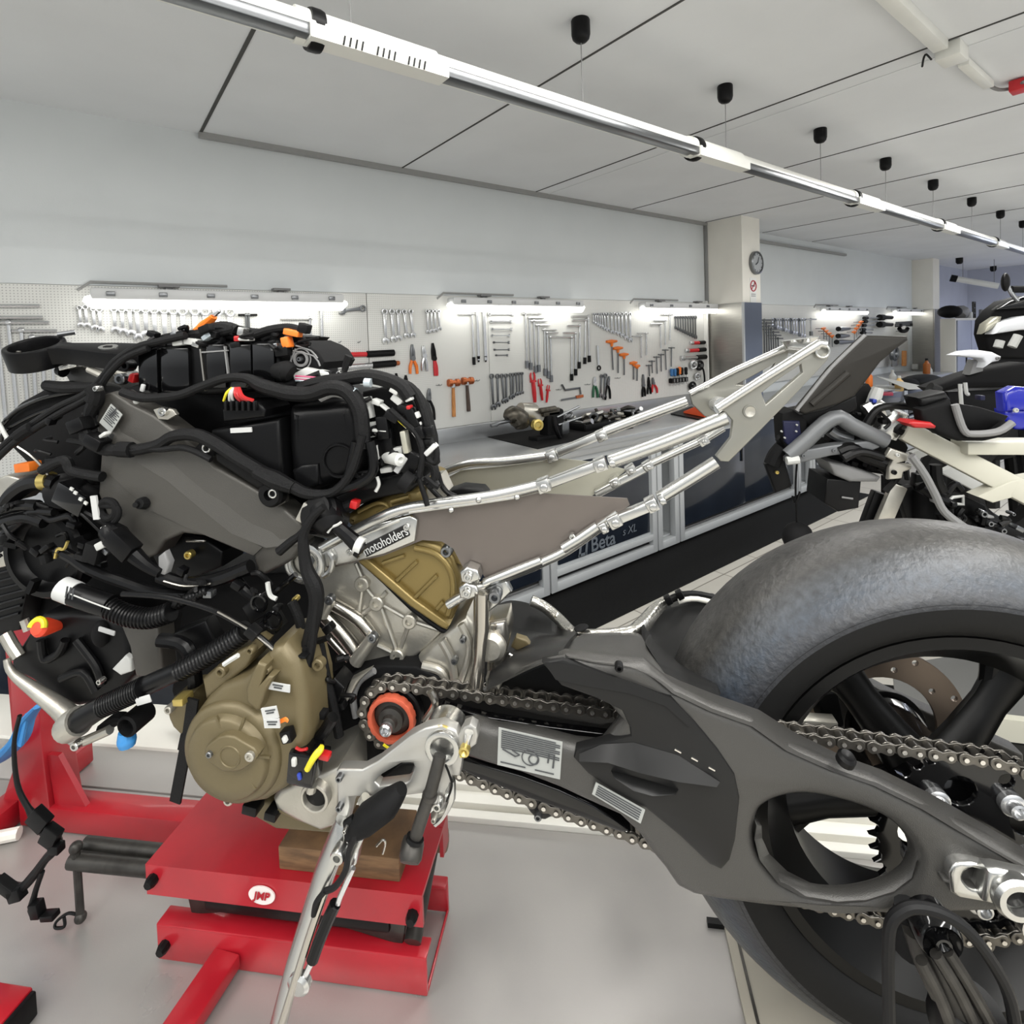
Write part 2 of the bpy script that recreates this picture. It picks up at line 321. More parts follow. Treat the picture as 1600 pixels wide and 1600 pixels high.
# ------------------------------------------------------------------ hanging track of tubes and its ceiling canopies
TY, TZ, TR = 1.43, 2.428, .037
t = thing('tube_light_track', 'long white tubular light track hanging by wires across the ceiling', 'light track', (3, TY, TZ))
def seg(x0, x1): 
    MB().cyl((x0, TY, TZ), (x1, TY, TZ), TR, 24).build('track_tube', 'whitep', t)
    MB().box(((x0+x1)/2, TY-.022, TZ-.024), (x1-x0, .05, .03)).build('track_slot', 'chromed', t, bev=.004)
    MB().box(((x0+x1)/2, TY-.037, TZ-.018), (x1-x0, .012, .012)).build('track_groove', 'grey', t)
xs = [-1.4, .50, 2.12, 3.75, 5.35, 6.95, 8.6, 10.2]
for i in range(len(xs)-1): seg(xs[i]+.0, xs[i+1])
for i, x in enumerate(xs[1:]):
    x1 = x+.34
    c = MB(); c.cyl((x-.05, TY, TZ), (x1, TY, TZ), TR+.006, 24); c.box(((x+x1)/2, TY-.025, TZ-.026), (x1-x+.05, .058, .04)); e = c.build('joint_sleeve', 'whitep', t)
    MB().lathe((x, TY-.004, TZ-.004), (1, 0, 0), [(TR+.012, -.017), (TR+.014, -.01), (TR+.014, .01), (TR+.012, .017)], 24).build('clamp_ring', 'black', t)
    if i == 0:
        for g in range(3):
            sl = MB()
            for q in range(4): sl.bar((x+.06+g*.09+q*.016, TY-.0565, TZ-.022), (x+.055+g*.09+q*.016, TY-.0565, TZ-.045), .004, .003, (0, 1, 0))
            sl.build('vent_slots', 'black', e)
cx = [.60, 1.456, 2.375, 3.33, 4.285, 5.24, 6.27, 7.25, 8.2]
nm = ['above the black ring of the tube', 'nearest whole one above the tube', 'second along the tube', 'third along the tube', 'fourth along the tube', 'fifth along the tube', 'sixth along the tube', 'seventh along the tube', 'last one at the right edge of the photo']
for x, n_ in zip(cx, nm):
    h = MB(); h.lathe((x, TY, HC), (0, 0, -1), [(.032, 0), (.034, .004), (.034, .05), (.030, .066), (.02, .076), (.004, .08)], 20)
    o = thing('ceiling_canopy', 'black ceiling rose with a thin wire, ' + n_, 'canopy', (x, TY, HC), 'black ceiling roses holding the light track')
    h.build('rose', 'black', o); MB().cyl((x, TY, HC-.07), (x, TY, TZ+TR), .0018, 6).build('wire', 'grey', o)
for px, py, lb in ((1499, 403, 'upper left'), (1552, 416, 'right')):
    q = onp(px, py, UP, HC); h = MB().lathe(q, (0, 0, -1), [(.05, 0), (.05, .07), (.03, .1)], 16).build('ceiling_canopy', 'black'); tag(h, 'tiny black ceiling rose far away over the grey locker, %s one' % lb, 'canopy')
# far tube light above the locker
a = onp(1495, 436, (1, 0, 0), 12.2); t = thing('tube_lamp', 'unlit tube lamp near the far wall above the grey locker', 'lamp', a)
e = onp(1560, 447, (1, 0, 0), 12.2+.2); MB().cyl(a, e, .05, 14).build('tube', 'whitep', t); MB().cyl(a, a-(e-a).normalized()*.09, .06, 14).build('end_cap', 'black', t)
for f in (.15, .9): q = lerp(a, e, f); MB().cyl(q, V((q.x, q.y, HC)), .004, 6).build('wire', 'grey', t)
# conduit and junction box on the ceiling (upper right)
q = lambda x, y, dz=.0: onp(x, y, UP, HC-dz)
t = thing('junction_box', 'grey cable junction box with conduit on the ceiling', 'junction box', q(1487, 85))
A, B_ = q(1395, 0, .02), q(1470, 72, .02); dr = (B_-A).normalized()
MB().bar(A-dr*.6, B_, .05, .04).build('conduit', 'whitep', t, bev=.004)
MB().box(q(1487, 84, .03), (.12, .085, .06), (dr, UP.cross(dr), UP)).build('box', 'whitep', t, bev=.006)
E_ = q(1560, 140, .02); MB().bar(q(1505, 97, .02), q(1545, 133, .02), .04, .03).build('conduit', 'whitep', t, bev=.004)
MB().tube([q(1545, 133, .02), q(1560, 140, .03), q(1580, 138, .03), q(1600, 128, .03)], .008, 8, sm=4).build('cable', 'grey', t)
MB().tube([q(1455, 93, .03), q(1447, 85, .03), q(1443, 92, .04), q(1441, 104, .05)], .004, 6, sm=4).build('wire', 'black', t)
o = MB().box(q(1592, 135, .03), (.08, .06, .05), (dr, UP.cross(dr), UP)).build('connector_box', 'red', None, bev=.005); tag(o, 'red and grey cable connector on the ceiling at the right edge', 'connector')
# clock and no-smoking sign on the pillar
def fy(x, y): return onp(x, y, (0, 1, 0), PYF)
c = fy(1179.5, 411); rc = (fy(1179.5, 393)-fy(1179.5, 429)).length/2
t = thing('wall_clock', 'round grey wall clock high on the near pillar', 'clock', c)
MB().lathe(c, (0, -1, 0), [(rc, 0), (rc, .03), (rc*.86, .036), (rc*.82, .024), (.001, .024)], 36).build('case', 'chromed', t)
MB().lathe(c+V((0, -.025, 0)), (0, -1, 0), [(rc*.82, 0), (.001, .001)], 32, cap=False).build('dial', mat('clock_dial', (165, 168, 170), .4), t)
h = MB(); h.bar(c+V((0, -.03, 0)), c+V((-.035, -.03, -.02)), .008, .003, (0, 1, 0)); h.bar(c+V((0, -.032, 0)), c+V((.02, -.032, .055)), .006, .003, (0, 1, 0)); h.build('hand', 'black', t)
tk = MB()
for i in range(12):
    an = math.pi*i/6; tk.bar(c+V((math.cos(an)*rc*.68, -.027, math.sin(an)*rc*.68)), c+V((math.cos(an)*rc*.78, -.027, math.sin(an)*rc*.78)), .006, .002, (0, 1, 0))
tk.build('hour_marks', 'black', t)
c = fy(1176.5, 450); wd = .10; t = thing('no_smoking_sign', 'white no smoking sign under the wall clock', 'sign', c)
MB().box(c, (wd*1.2, .006, .20)).build('sign_board', 'white', t)
rg = MB(); rg.torus(c+V((0, -.004, .02)), (0, 1, 0), .05, .006, 28, 6); rg.bar(c+V((-.035, -.005, -.015)), c+V((.035, -.005, .055)), .008, .004, (0, 1, 0)); rg.build('prohibition_ring', mat('sign_red', (176, 40, 60), .5), t)
cg = MB(); cg.bar(c+V((-.03, -.004, .02)), c+V((.025, -.004, .02)), .01, .003, (0, 1, 0)); cg.tube([c+V((.02, -.004, .03)), c+V((.03, -.004, .045)), c+V((.018, -.004, .055))], .004, 6); cg.build('cigarette', 'black', t)
ln = MB()
for i in range(2): ln.box(c+V((0, -.004, -.06-.018*i)), (.08, .002, .006))
ln.build('caption_lines', 'grey', t)
o = MB().box(fy(1176.5, 468)+V((0, -.004, -.03)), (.11, .004, .09)).build('notice_sheet', 'white'); tag(o, 'plain white notice sheet below the no smoking sign', 'notice')
# ------------------------------------------------------------------ workbench along the wall
struct(MB().box((3.6, 2.45, .004), (4.9, .56, .008)), 'trim_18', 'plate', bev=.002)           # black runner lying on the tiles
t = thing('worktop', 'long brushed steel worktop running under the tool wall', 'worktop', (3.6, 2.95, BT))
MB().box((4.2, (BFY+WY)/2-.02, BT-.02), (12.2, WY-BFY+.02, .04)).build('top', 'worktop', t, bev=.004)
MB().box((4.2, BFY-.01, BT-.045), (12.2, .025, .07)).build('front_edge', 'worktop', t, bev=.003)
MB().box((1.95, WY-.03, BT+.052), (6.0, .02, .105)).build('back_splash', 'worktop', t, bev=.003)
def cab(xa, xb, label, kind, grp=None):
    t = thing('bench_cabinet', label, 'cabinet', ((xa+xb)/2, 2.9, 0), grp or 'bench cabinets')
    f = MB(); y = BFY+.03; zb, zt = .03, .87
    for x in (xa+.028, xb-.028): f.box((x, y, (zb+zt)/2), (.052, .05, zt-zb))
    f.box(((xa+xb)/2, y, zb+.03), (xb-xa-.1, .05, .06)); f.box(((xa+xb)/2, y, zt-.02), (xb-xa-.1, .05, .04)); f.build('front_frame', 'cabframe', t, bev=.003)
    c = MB(); c.box(((xa+xb)/2, 3.24, .47), (xb-xa-.01, .02, .8)); c.box((xa+.01, 2.95, .47), (.012, .58, .8)); c.box((xb-.01, 2.95, .47), (.012, .58, .8)); c.box(((xa+xb)/2, 2.95, .09), (xb-xa-.02, .58, .02))
    c.build('carcass', 'cabframe' if kind == 'open' else 'grey', t)
    if kind == 'door':
        n = 2 if xb-xa > 1.4 else 1
        for i in range(n):
            a = lerp(xa+.055, xb-.055, i/n); e = lerp(xa+.055, xb-.055, (i+1)/n)
            d = MB().box(((a+e)/2, y-.008+.012*i, .49), (e-a-.006, .018, .70)).build('sliding_door', 'cabdark', t, bev=.003)
            MB().box((e-.05, y-.02+.012*i, .6), (.02, .006, .16)).build('finger_pull', 'black', d, bev=.002)
    elif kind == 'gap':
        f2 = MB(); f2.box(((xa+xb)/2, y, .148), (xb-xa-.1, .05, .045)); f2.build('lower_rail', 'cabframe', t, bev=.003)
        d = MB().box(((xa+xb)/2, y-.006, .51), (xb-xa-.15, .018, .64)).build('door', 'cabdark', t, bev=.003)
        g = MB(); g.box(((xa+xb)/2, y+.01, .51), (xb-xa-.1, .03, .70)); g.build('inner_frame', 'cabframe', t, bev=.003)
        MB().box(((xa+xb)/2, y+.02, .11), (xb-xa-.1, .01, .06)).build('dark_recess', 'black', t)
        return t, d
    elif kind == 'drawers':
        for i in range(4):
            z = .78-.19*i; d = MB().box(((xa+xb)/2, y-.01, z), (xb-xa-.11, .03, .17)).build('drawer', 'cabdark', t, bev=.004)
            MB().box(((xa+xb)/2, y-.03, z+.06), (xb-xa-.16, .012, .02)).build('handle', 'cabframe', d)
    return t
cab(-1.7, -.7, 'leftmost bench cabinet, its pale base seen behind the red upright', 'door')
cab(-.69, .29, 'bench cabinet behind the front hoses, second from the left end', 'door')
cab(.3, 1.25, 'bench cabinet hidden behind the gold engine cover', 'door')
cab(1.26, 2.24, 'grey framed bench cabinet left of the lettered cabinet', 'door')
cb, dr_ = cab(2.25, 3.31, 'bench cabinet with pale lettering on its dark door', 'gap')
cab(3.32, 3.58, 'narrow open grey bay between two dark bench cabinets', 'open')
cab(3.59, 5.49, 'wide bench cabinet with two dark sliding doors below the subframe tail', 'door')
cab(5.50, 5.80, 'narrow open bay at the right end of the sliding door cabinet', 'open')
for i in range(5):
    cab(5.81+.88*i, 6.68+.88*i, '%s dark drawer cabinet of the bench beyond the near pillar' % ('nearest', 'second', 'third', 'fourth', 'farthest')[i], 'drawers')
fr_ = lambda x, z: (V((x, BFY+.008, z)), V((1, 0, 0)), UP, V((0, -1, 0)))
ltr = mat('faded_lettering', (92, 99, 107), .5)
text('Beta', fr_(2.73, .245), .135, ltr, dr_, bold=.002); text('s XL', fr_(3.0, .262), .08, ltr, dr_, shear=.2)
lg = MB(); lg.bar((2.50, BFY+.006, .20), (2.515, BFY+.006, .27), .018, .003, (0, 1, 0)); lg.bar((2.50, BFY+.006, .21), (2.56, BFY+.006, .21), .018, .003, (0, 1, 0)); lg.bar((2.56, BFY+.006, .20), (2.575, BFY+.006, .29), .018, .003, (0, 1, 0)); lg.build('emblem', ltr, dr_)
# ------------------------------------------------------------------ tools on the wall
TWY = WY-.03
def tw(x, y, o=0.0): return onp(x, y, (0, 1, 0), TWY-o)
YN = V((0, -1, 0))
ORD = ['first', 'second', 'third', 'fourth', 'fifth', 'sixth', 'seventh', 'eighth', 'ninth', 'tenth', 'eleventh', 'twelfth', 'thirteenth', 'fourteenth', 'fifteenth']
def axes2(a, b):
    u = (b-a); L = u.length; u.normalize(); v = YN.cross(u).normalized(); return u, v, L
def hook(mb, p): mb.cyl(V((p.x, WY-.016, p.z)), p+V((0, -.012, 0)), .0022 if TWY > WY-.05 else .005, 6)
def hk(o, p): b = MB(); hook(b, p); b.build('hook', 'chromed', o)
def wrench(a, b, label, group=None, m='chrome', wd=None):          # ring at a, jaw at b
    u, v, L = axes2(a, b); h = wd or max(.011, min(.03, L*.1)); o = thing('combination_wrench', label, 'wrench', a, group)
    fr = (a, u, v, V((0, 1, 0)))
    mb = MB(); mb.plate([[(h*.7, -h*.42), (L-h*1.0, -h*.34), (L-h*1.0, h*.34), (h*.7, h*.42)]], (a-V((0, .0035, 0)), u, v, V((0, 1, 0))), .007, .0015, 2)
    mb.plate([circ(0, 0, h*.85, 18), circ(0, 0, h*.5, 12)], (a-V((0, .006, 0)), u, v, V((0, 1, 0))), .012, .0015, 2)
    jaw = [(-1.1, -.5), (-.6, -.95), (.2, -1.0), (.85, -.75), (1.0, -.42), (.15, -.42), (-.05, 0), (.15, .42), (1.0, .42), (.85, .75), (.2, 1.0), (-.6, .95), (-1.1, .5)]
    mb.plate([[(L-h*.7+x*h*.85, z*h) for x, z in jaw]], (a-V((0, .005, 0)), u, v, V((0, 1, 0))), .010, .0015, 2)
    mb.build('wrench_body', m, o); hk = MB(); hook(hk, a); hk.build('hook', 'chromed', o)
    return o
def twrench(bx0, bx1, by, sx, sy, ex, ey, label, group=None, r=.006, tip=True, m='chrome', tipm='chromed', barm=None):
    A, B_ = tw(bx0, by), tw(bx1, by); S_, E_ = tw(sx, sy), tw(ex, ey)
    o = thing('t_handle_wrench', label, 'wrench', S_, group)
    MB().cyl(A, B_, r, 8).build('cross_bar', barm or m, o)
    hk(o, S_)
    sh = MB(); sh.cyl(S_, E_, r*.95, 8); sh.sph(S_, r*1.7, 8, 6); sh.build('shaft', m, o)
    if tip: 
        d = (E_-S_).normalized(); MB().cyl(E_-d*.05, E_+d*.004, r*1.9, 10).build('socket_tip', tipm, o)
    return o
# far left: horizontal bars with long shafts
FL = [(-30, 62, 478, -22, 479, -10, 640), (-20, 67, 496, -6, 497, 9, 655), (-10, 76, 504, 13, 504, 27, 645), (18, 89, 517, 33, 516, 43, 630), (46, 101, 527, 50, 527, 57, 640), (60, 112, 537, 66, 537, 71, 640), (78, 122, 545, 82, 546, 85, 625)]
for i, a in enumerate(FL): twrench(*a, 'long chrome T-handle at the far left of the wall, %s bar from top' % ORD[i], 'long T-handle wrenches at the far left', r=.008, tip=False)
RA = [(124, 481, 126.5, 511), (133, 480, 136.5, 512), (145.5, 483, 148.5, 516), (155, 484, 157.5, 519), (178, 484, 180.5, 520), (190, 484, 192.5, 523), (202, 483, 205.5, 526), (213, 484, 217, 532), (227, 484, 229, 528), (240.5, 485, 243, 535), (256, 485, 258.5, 540), (270.5, 486, 272.5, 542), (285, 487, 287, 546), (304, 487, 305.5, 550), (320.5, 487, 322, 552), (340, 487, 341, 552), (359.5, 488, 361, 556)]
ORD += ['sixteenth', 'seventeenth']
for i, (x, y, x2, y2) in enumerate(RA): wrench(tw(x, y), tw(x2, y2), 'chrome wrench below the longest lamp, %s from the left' % ORD[i], 'combination wrenches below the longest lamp', wd=.013+.0012*i)
for i, (x, b0, b1) in enumerate(((384.5, 372, 389), (388.5, 386, 402))): twrench(b0, b1, 492, x, 492, x+1, 530, 'dark T-handle key above the airbox, %s one' % ('left', 'right')[i], 'dark T-handle keys above the airbox', m='chromed', barm='black', r=.006)
twrench(438, 488, 498, 484, 497, 486, 545, 'chrome sliding T-bar right of the dark keys', None, r=.007)
o = thing('breaker_bar', 'long thin vertical chrome bar hanging under the right end of the longest lamp', 'breaker bar', tw(502, 482)); MB().cyl(tw(502, 482), tw(504, 556), .009, 10).build('rod', 'chrome', o); MB().cyl(tw(504, 556), tw(504.3, 566), .016, 10).build('head', 'chromed', o)
wrench(tw(567, 482), tw(530, 486), 'dull single wrench hung level at the right end of the longest lamp', m='chromed', wd=.024)
def torque(pts, mats, label, r, headr=None):
    ps = [tw(x, y) for x, y in pts]; o = thing('torque_wrench', label, 'torque wrench', ps[0])
    nm = ['head', 'tube', 'grip', 'end_knob']
    for i in range(len(ps)-1):
        rr = r[i]; MB().lathe(ps[i], ps[i+1]-ps[i], [(rr*.7, 0), (rr, .004), (rr, (ps[i+1]-ps[i]).length-.004), (rr*.8, (ps[i+1]-ps[i]).length)], 14).build(nm[i], mats[i], o)
torque([(504, 555.5), (516, 555), (573, 553.5), (616, 551)], ['chrome', 'red', 'black'], 'red torque wrench with black grip, hung level', [.02, .015, .021])
torque([(500, 577), (512, 576), (582, 570.5), (618, 567.5), (624, 567)], ['chrome', 'chrome', 'black', 'copper'], 'chrome torque wrench with black grip below the red one', [.02, .017, .022, .015])
for i, (x, x2, y2) in enumerate(((600.7, 603.3, 537), (612, 615.7, 534), (622.3, 623.5, 532), (631.5, 636, 528), (641.6, 645.7, 527))):
    wrench(tw(x, 487), tw(x2, y2), 'large chrome wrench above the orange pliers, %s of five from the left' % ORD[i], 'five large wrenches above the pliers', wd=.024-.0012*i)
for i, (x, x2, y2) in enumerate(((667.5, 669, 521), (673.4, 675, 519.5), (679, 681, 518.5), (685.3, 687, 516))):
    wrench(tw(x, 486.5), tw(x2, y2), 'small chrome wrench left of the second lamp, %s of four from the left' % ORD[i], 'four small wrenches by the second lamp', wd=.0155)
def pliers(top, piv, tails, label, jm='chromed', hm='black', w=.010, grp=None, name='pliers'):
    T_, Pv = tw(*top), tw(*piv); o = thing(name, label, 'pliers', Pv, grp)
    j = MB(); u, v, L = axes2(Pv, T_)
    j.plate([[(0, -w*1.3), (L*.5, -w*1.2), (L, -w*.5), (L, -.001), (L*.35, -.001), (0, -w*.3)]], (Pv-V((0, .006, 0)), u, v, V((0, 1, 0))), .012, .002, 2)
    j.plate([[(0, w*1.3), (L*.5, w*1.2), (L, w*.5), (L, .001), (L*.35, .001), (0, w*.3)]], (Pv-V((0, .006, 0)), u, v, V((0, 1, 0))), .012, .002, 2)
    j.cyl(Pv+V((0, .008, 0)), Pv+V((0, -.01, 0)), w*1.3, 14); j.build('jaws', jm, o)
    for x, y in tails:
        e = tw(x, y); mid = (Pv+e)/2 + V(((e-Pv).x*.35, 0, 0))
        MB().tube([Pv, mid, e], [w*.7, w*.85, w*.7], 8, sm=4).build('handle', hm, o)
    return o
pliers((644, 538), (645, 560), ((641, 584), (652, 584)), 'orange handled pliers below the five wrenches', 'chromed', 'orange', .013)
pliers((661, 540), (663, 556), ((660, 579), (667, 580)), 'all metal slip joint pliers right of the orange pliers', 'chrome', 'chrome', .012)
pliers((676, 536), (678.5, 560), ((680, 587), (683, 587)), 'red handled crimping pliers beside the metal pliers', 'black', 'red', .013)
pliers((619, 583), (620, 597), ((618, 625), (624, 625)), 'black nosed pliers half hidden behind the wiring, left one', 'black', 'orange', .010)
pliers((634, 586), (634.5, 600), ((630, 622), (641, 620)), 'black nosed pliers with orange handles above the wiring connectors', 'black', 'orange', .010)
pliers((671, 607), (670, 622), ((665, 660), (679, 656)), 'grey water pump pliers with black grips left of the hammers', 'chromed', 'black', .012)
def hammer(cx_, cy_, tx, ty, hw, hm, label):
    a, b = tw(cx_, cy_), tw(tx, ty); o = thing('mallet', label, 'hammer', a)
    MB().lathe(tw(cx_-hw/2, cy_+.4), tw(cx_+hw/2, cy_-.4)-tw(cx_-hw/2, cy_+.4), [(.02, 0), (.026, .006), (.026, .03), (.018, .036), (.018, .06), (.026, .066), (.026, .088), (.02, .094)], 16).build('copper_head', 'copper', o)
    MB().cyl(a, lerp(a, b, .14), .016, 12).build('collar', 'chrome', o)
    MB().tube([lerp(a, b, .12), lerp(a, b, .5), b], [.012, .015, .0165], 10, flat=.8).build('handle', hm, o)
hammer(708, 598, 709.3, 651, 17, 'wood', 'copper mallet with light wooden handle')
hammer(729.5, 595, 732.6, 642.5, 16, 'darkwood', 'copper mallet with dark handle')
for i, (a, b) in enumerate((((737, 491), (741, 569)), ((745, 484), (748, 563)), ((755.4, 483), (759, 563)))):
    if i == 0: twrench(716, 741, 491.3, *a, *b, 'long thin T-handle under the second lamp with level crossbar', tipm='black', r=.006)
    else:
        o = thing('long_hex_driver', 'long thin chrome driver with black tip under the second lamp, %s one' % ('left', 'right')[i-1], 'driver', tw(*a)); MB().cyl(tw(*a), tw(*b), .007+.002*i, 10).build('shaft', 'chrome', o); q_ = tw(*b); MB().cyl(q_+V((0, 0, .03)), q_-V((0, 0, .012)), .012, 10, .006).build('tip', 'black', o)
for i, (y, xa, xb) in enumerate(((491, 761.5, 802.7), (502.3, 764, 800), (514.3, 766, 800.5), (524.3, 766, 797), (535, 769, 796.5), (546.3, 770, 796.5), (555, 772.5, 794))):
    wrench(tw(xa+3, y), tw(xb, y), 'double ended wrench hung level under the second lamp, %s from top' % ORD[i], 'level wrenches below the second lamp', 'chromed' if i > 3 else 'chrome', wd=.0145-.001*i)
LT = [(815, 845, 490.5, 820.6, 489, 823.4, 574), (825, 849.5, 496.5, 827, 497, 829.6, 577), (829, 854, 501.3, 833.7, 501, 837, 582), (836.4, 858.4, 508, 840.6, 508, 842.3, 580), (847, 869.4, 515, 850.8, 515, 852, 586), (852, 871.5, 520, 854.5, 520, 857, 590), (858, 876, 526.7, 860, 527, 861.6, 596)]
for i, a in enumerate(LT): twrench(*a, 'chrome T-handle in the descending fan above the red clamps, %s from left' % ORD[i], 'descending fan of T-handles', r=.0075)
RT = [(877, 896, 527, 893.3, 527, 893.3, 594), (880, 899.7, 520, 899, 520.5, 899.7, 586), (886.6, 906.5, 509, 906, 508, 905, 575), (894, 916, 500.5, 915, 500, 913.8, 568), (893.5, 922, 494.5, 919, 494, 921, 565)]
for i, a in enumerate(RT): twrench(*a, 'chrome T-handle in the rising fan by the third lamp, %s from left' % ORD[i], 'rising fan of T-handles', r=.0075, tipm='black')
xs_ = [926.5, 930, 933.5, 937, 940.5, 944.5, 949, 955, 961, 966, 971.5, 977.5, 984]; yb_ = [505, 507, 509.5, 511.5, 513.5, 516, 518, 521, 522, 524, 527, 531, 534.5]
for i in range(13): wrench(tw(xs_[i], 491), tw(xs_[i]+1.2, yb_[i]), 'chrome wrench between the second and third lamps, %s from the left' % ORD[i], 'wrench row between the second and third lamps', wd=.013+.001*i)
o = thing('seal_puller', 'chrome puller with a black hook left of the orange T-handles', 'puller', tw(934, 540)); MB().bar(tw(933.6, 540), tw(935, 570), .018, .008, (0, 1, 0)).build('blade', 'chrome', o); MB().torus(tw(936, 575), (0, 1, 0), .018, .006, 16, 6).build('hook', 'black', o)
OT = [(955.7, 533.5, 958, 578, 8), (965.5, 544, 966, 583, 7), (975, 554, 975.5, 586, 6.5), (990, 567, 990.3, 593, 5), (995.5, 572, 995.5, 595, 4)]
def orangeT(x, y, x2, y2, hw, label, grp, hm='orange'):
    o = thing('hex_key_driver', label, 'hex key', tw(x, y), grp)
    hk(o, tw(x, y))
    h = MB(); h.tube([tw(x-hw, y+.5), tw(x, y), tw(x+hw, y-.5)], [.011, .017, .009], 10); h.tube([tw(x, y), tw(x+.3, y+hw)], [.015, .010], 10); h.build('t_grip', hm, o)
    MB().cyl(tw(x+.3, y+hw*.8), tw(x2, y2), .006, 8).build('shaft', 'chromed', o)
for i, (x, y, x2, y2, hw) in enumerate(OT): orangeT(x, y, x2, y2, hw, 'orange grip hex key left of the third lamp, %s from the left' % ORD[i], 'orange hex keys in a descending row')
LB = [(988, 1003, 525.5, 1001.5, 525.5, 1002, 559), (995.5, 1012.7, 520.7, 1010, 521, 1010, 555), (1016.5, 1034.5, 506, 1031.5, 506, 1032.7, 544), (1022.5, 1042, 500.5, 1039, 500.5, 1039.7, 539), (1033, 1051, 491.8, 1047, 492, 1046.8, 532)]
for i, a in enumerate(LB): twrench(*a, 'slim chrome L-handle below the third lamp, %s from the left' % ORD[i], 'slim L-handles below the third lamp', r=.0065, tip=False)
ST = [(1014, 571, 1015, 588), (1018.7, 564.5, 1019.5, 583), (1026, 558, 1027, 584), (1033, 554, 1033.5, 580.5), (1039.7, 547, 1041, 578), (1049.5, 543.5, 1049, 573)]
for i, (x, y, x2, y2) in enumerate(ST): twrench(x-4.5, x+4.5, y, x, y, x2, y2, 'small T-handle in the rising row by the screwdrivers, %s from the left' % ORD[i], 'small T-handles in a rising row', r=.0055, tip=False, m='chromed')
for i in range(9): wrench(tw(1055.5+3.9*i, 496), tw(1056+3.9*i, 514+1.9*i), 'dark wrench under the third lamp, %s from the left' % ORD[i], 'dark wrench row by the near pillar', 'chromed', wd=.016+.0008*i)
torque([(1078, 536), (1083, 536), (1092, 535.5), (1101, 535)], ['chrome', 'red', 'black'], 'short red and black torque wrench beside the near pillar, upper', [.019, .017, .019])
torque([(1071, 548), (1076, 548), (1091, 547), (1102, 546)], ['chrome', 'red', 'black'], 'red and black torque wrench beside the near pillar, lower', [.02, .018, .021])
torque([(1063.5, 560), (1069, 559.5), (1089, 558.5), (1103.5, 557.5)], ['chrome', 'chrome', 'black'], 'chrome torque wrench with black grip beside the near pillar', [.026, .017, .024])
# screwdriver rack
a, b_ = tw(1046, 595), tw(1071, 592.5); t = thing('screwdriver_rack', 'black plastic screwdriver rack on the wall left of the pillar', 'rack', (a+b_)/2)
MB().box((a+b_)/2+V((0, -.012, 0)), ((b_-a).length, .04, .045)).build('rack_bar', 'black', t, bev=.004)
for i in range(5):
    q_ = lerp(a, b_, .12+.19*i)+V((0, -.034, 0)); MB().box(q_, (.014, .006, .03)).build('slot', 'grey', t)
for i, (x, y, m_, lb) in enumerate(((1049.5, 582, 'blue', 'blue'), (1054.5, 582, 'blue', 'second blue'), (1058.5, 581, 'black', 'black slim'), (1061.8, 579, 'orange', 'orange'), (1065, 580, 'black', 'black middle'), (1072, 579.5, 'black', 'black rightmost'))):
    c0 = tw(x, y, .015); o = thing('screwdriver', '%s handled screwdriver in the wall rack' % lb, 'screwdriver', c0, 'screwdrivers in the rack'); hz = (tw(x, y-6)-tw(x, y+6)).length
    MB().lathe(c0-V((0, 0, hz*.5)), UP, [(.008, 0), (.016, .008), (.014, hz*.35), (.017, hz*.7), (.013, hz*.97), (.004, hz)], 10).build('handle', m_, o); MB().cyl(c0-V((0, 0, hz*.5)), c0-V((0, 0, hz*.5+.09)), .004, 6).build('blade', 'chrome', o)
# cluster next to the pillar
def blob(px, py, r, m, label, name, cat):
    q_ = tw(px, py, .02); o = thing(name, label, cat, q_); MB().torus(q_, (0.2, 1, .1), r, r*.36, 18, 8).build('ring', m, o); MB().cyl(q_+V((0, .02, 0)), q_+V((0, -.03, 0)), r*.45, 14).build('hub', 'chromed' if m == 'black' else 'chrome', o)
blob(1084, 570, .036, 'chrome', 'round chrome strap wrench on the wall by the pillar', 'strap_wrench', 'wrench'); blob(1093, 571, .04, 'black', 'black coiled strap tool by the pillar', 'strap_wrench', 'wrench')
blob(1082, 603, .034, 'black', 'black ring tool at the lower right of the tool wall', 'filter_wrench', 'wrench'); blob(1090, 588, .03, 'chrome', 'chrome ring tool below the coiled strap', 'filter_wrench', 'wrench')
o = MB().tube([tw(1094, 571, .03), tw(1099, 578, .04), tw(1101, 595, .04), tw(1098, 604, .03)], .009, 8, sm=4).build('tool_strap', 'black'); tag(o, 'black strap dangling next to the near pillar', 'strap')
# lower row
for i, (top, piv, tl, lb, jm, hm, w_) in enumerate((((929, 589), (929, 600), ((927, 621), (934, 621)), 'green handled pliers below the seal puller', 'chrome', 'green', .013), ((952, 588), (950, 600), ((946, 625), (953.5, 623)), 'black handled long pliers right of the green pliers', 'chromed', 'black', .012),
  ((1005, 585), (1005.5, 602), ((1004, 620), (1008, 619)), 'black pliers under the small T-handles, left one', 'chromed', 'black', .012), ((1013.5, 589), (1014, 602), ((1012, 616), (1017, 615.5)), 'black needle pliers under the small T-handles, middle one', 'black', 'black', .012), ((1020, 590), (1021, 599), ((1019, 613), (1027, 614)), 'red handled pliers under the small T-handles', 'chromed', 'red', .012))):
    pliers(top, piv, tl, lb, jm, hm, w_)
wrench(tw(940, 588), tw(938.5, 621), 'dull adjustable wrench between the green and the black pliers', m='chromed', wd=.02); wrench(tw(946, 587), tw(944.5, 624), 'dark adjustable wrench with long grip right of the dull one', m='chromed', wd=.024)
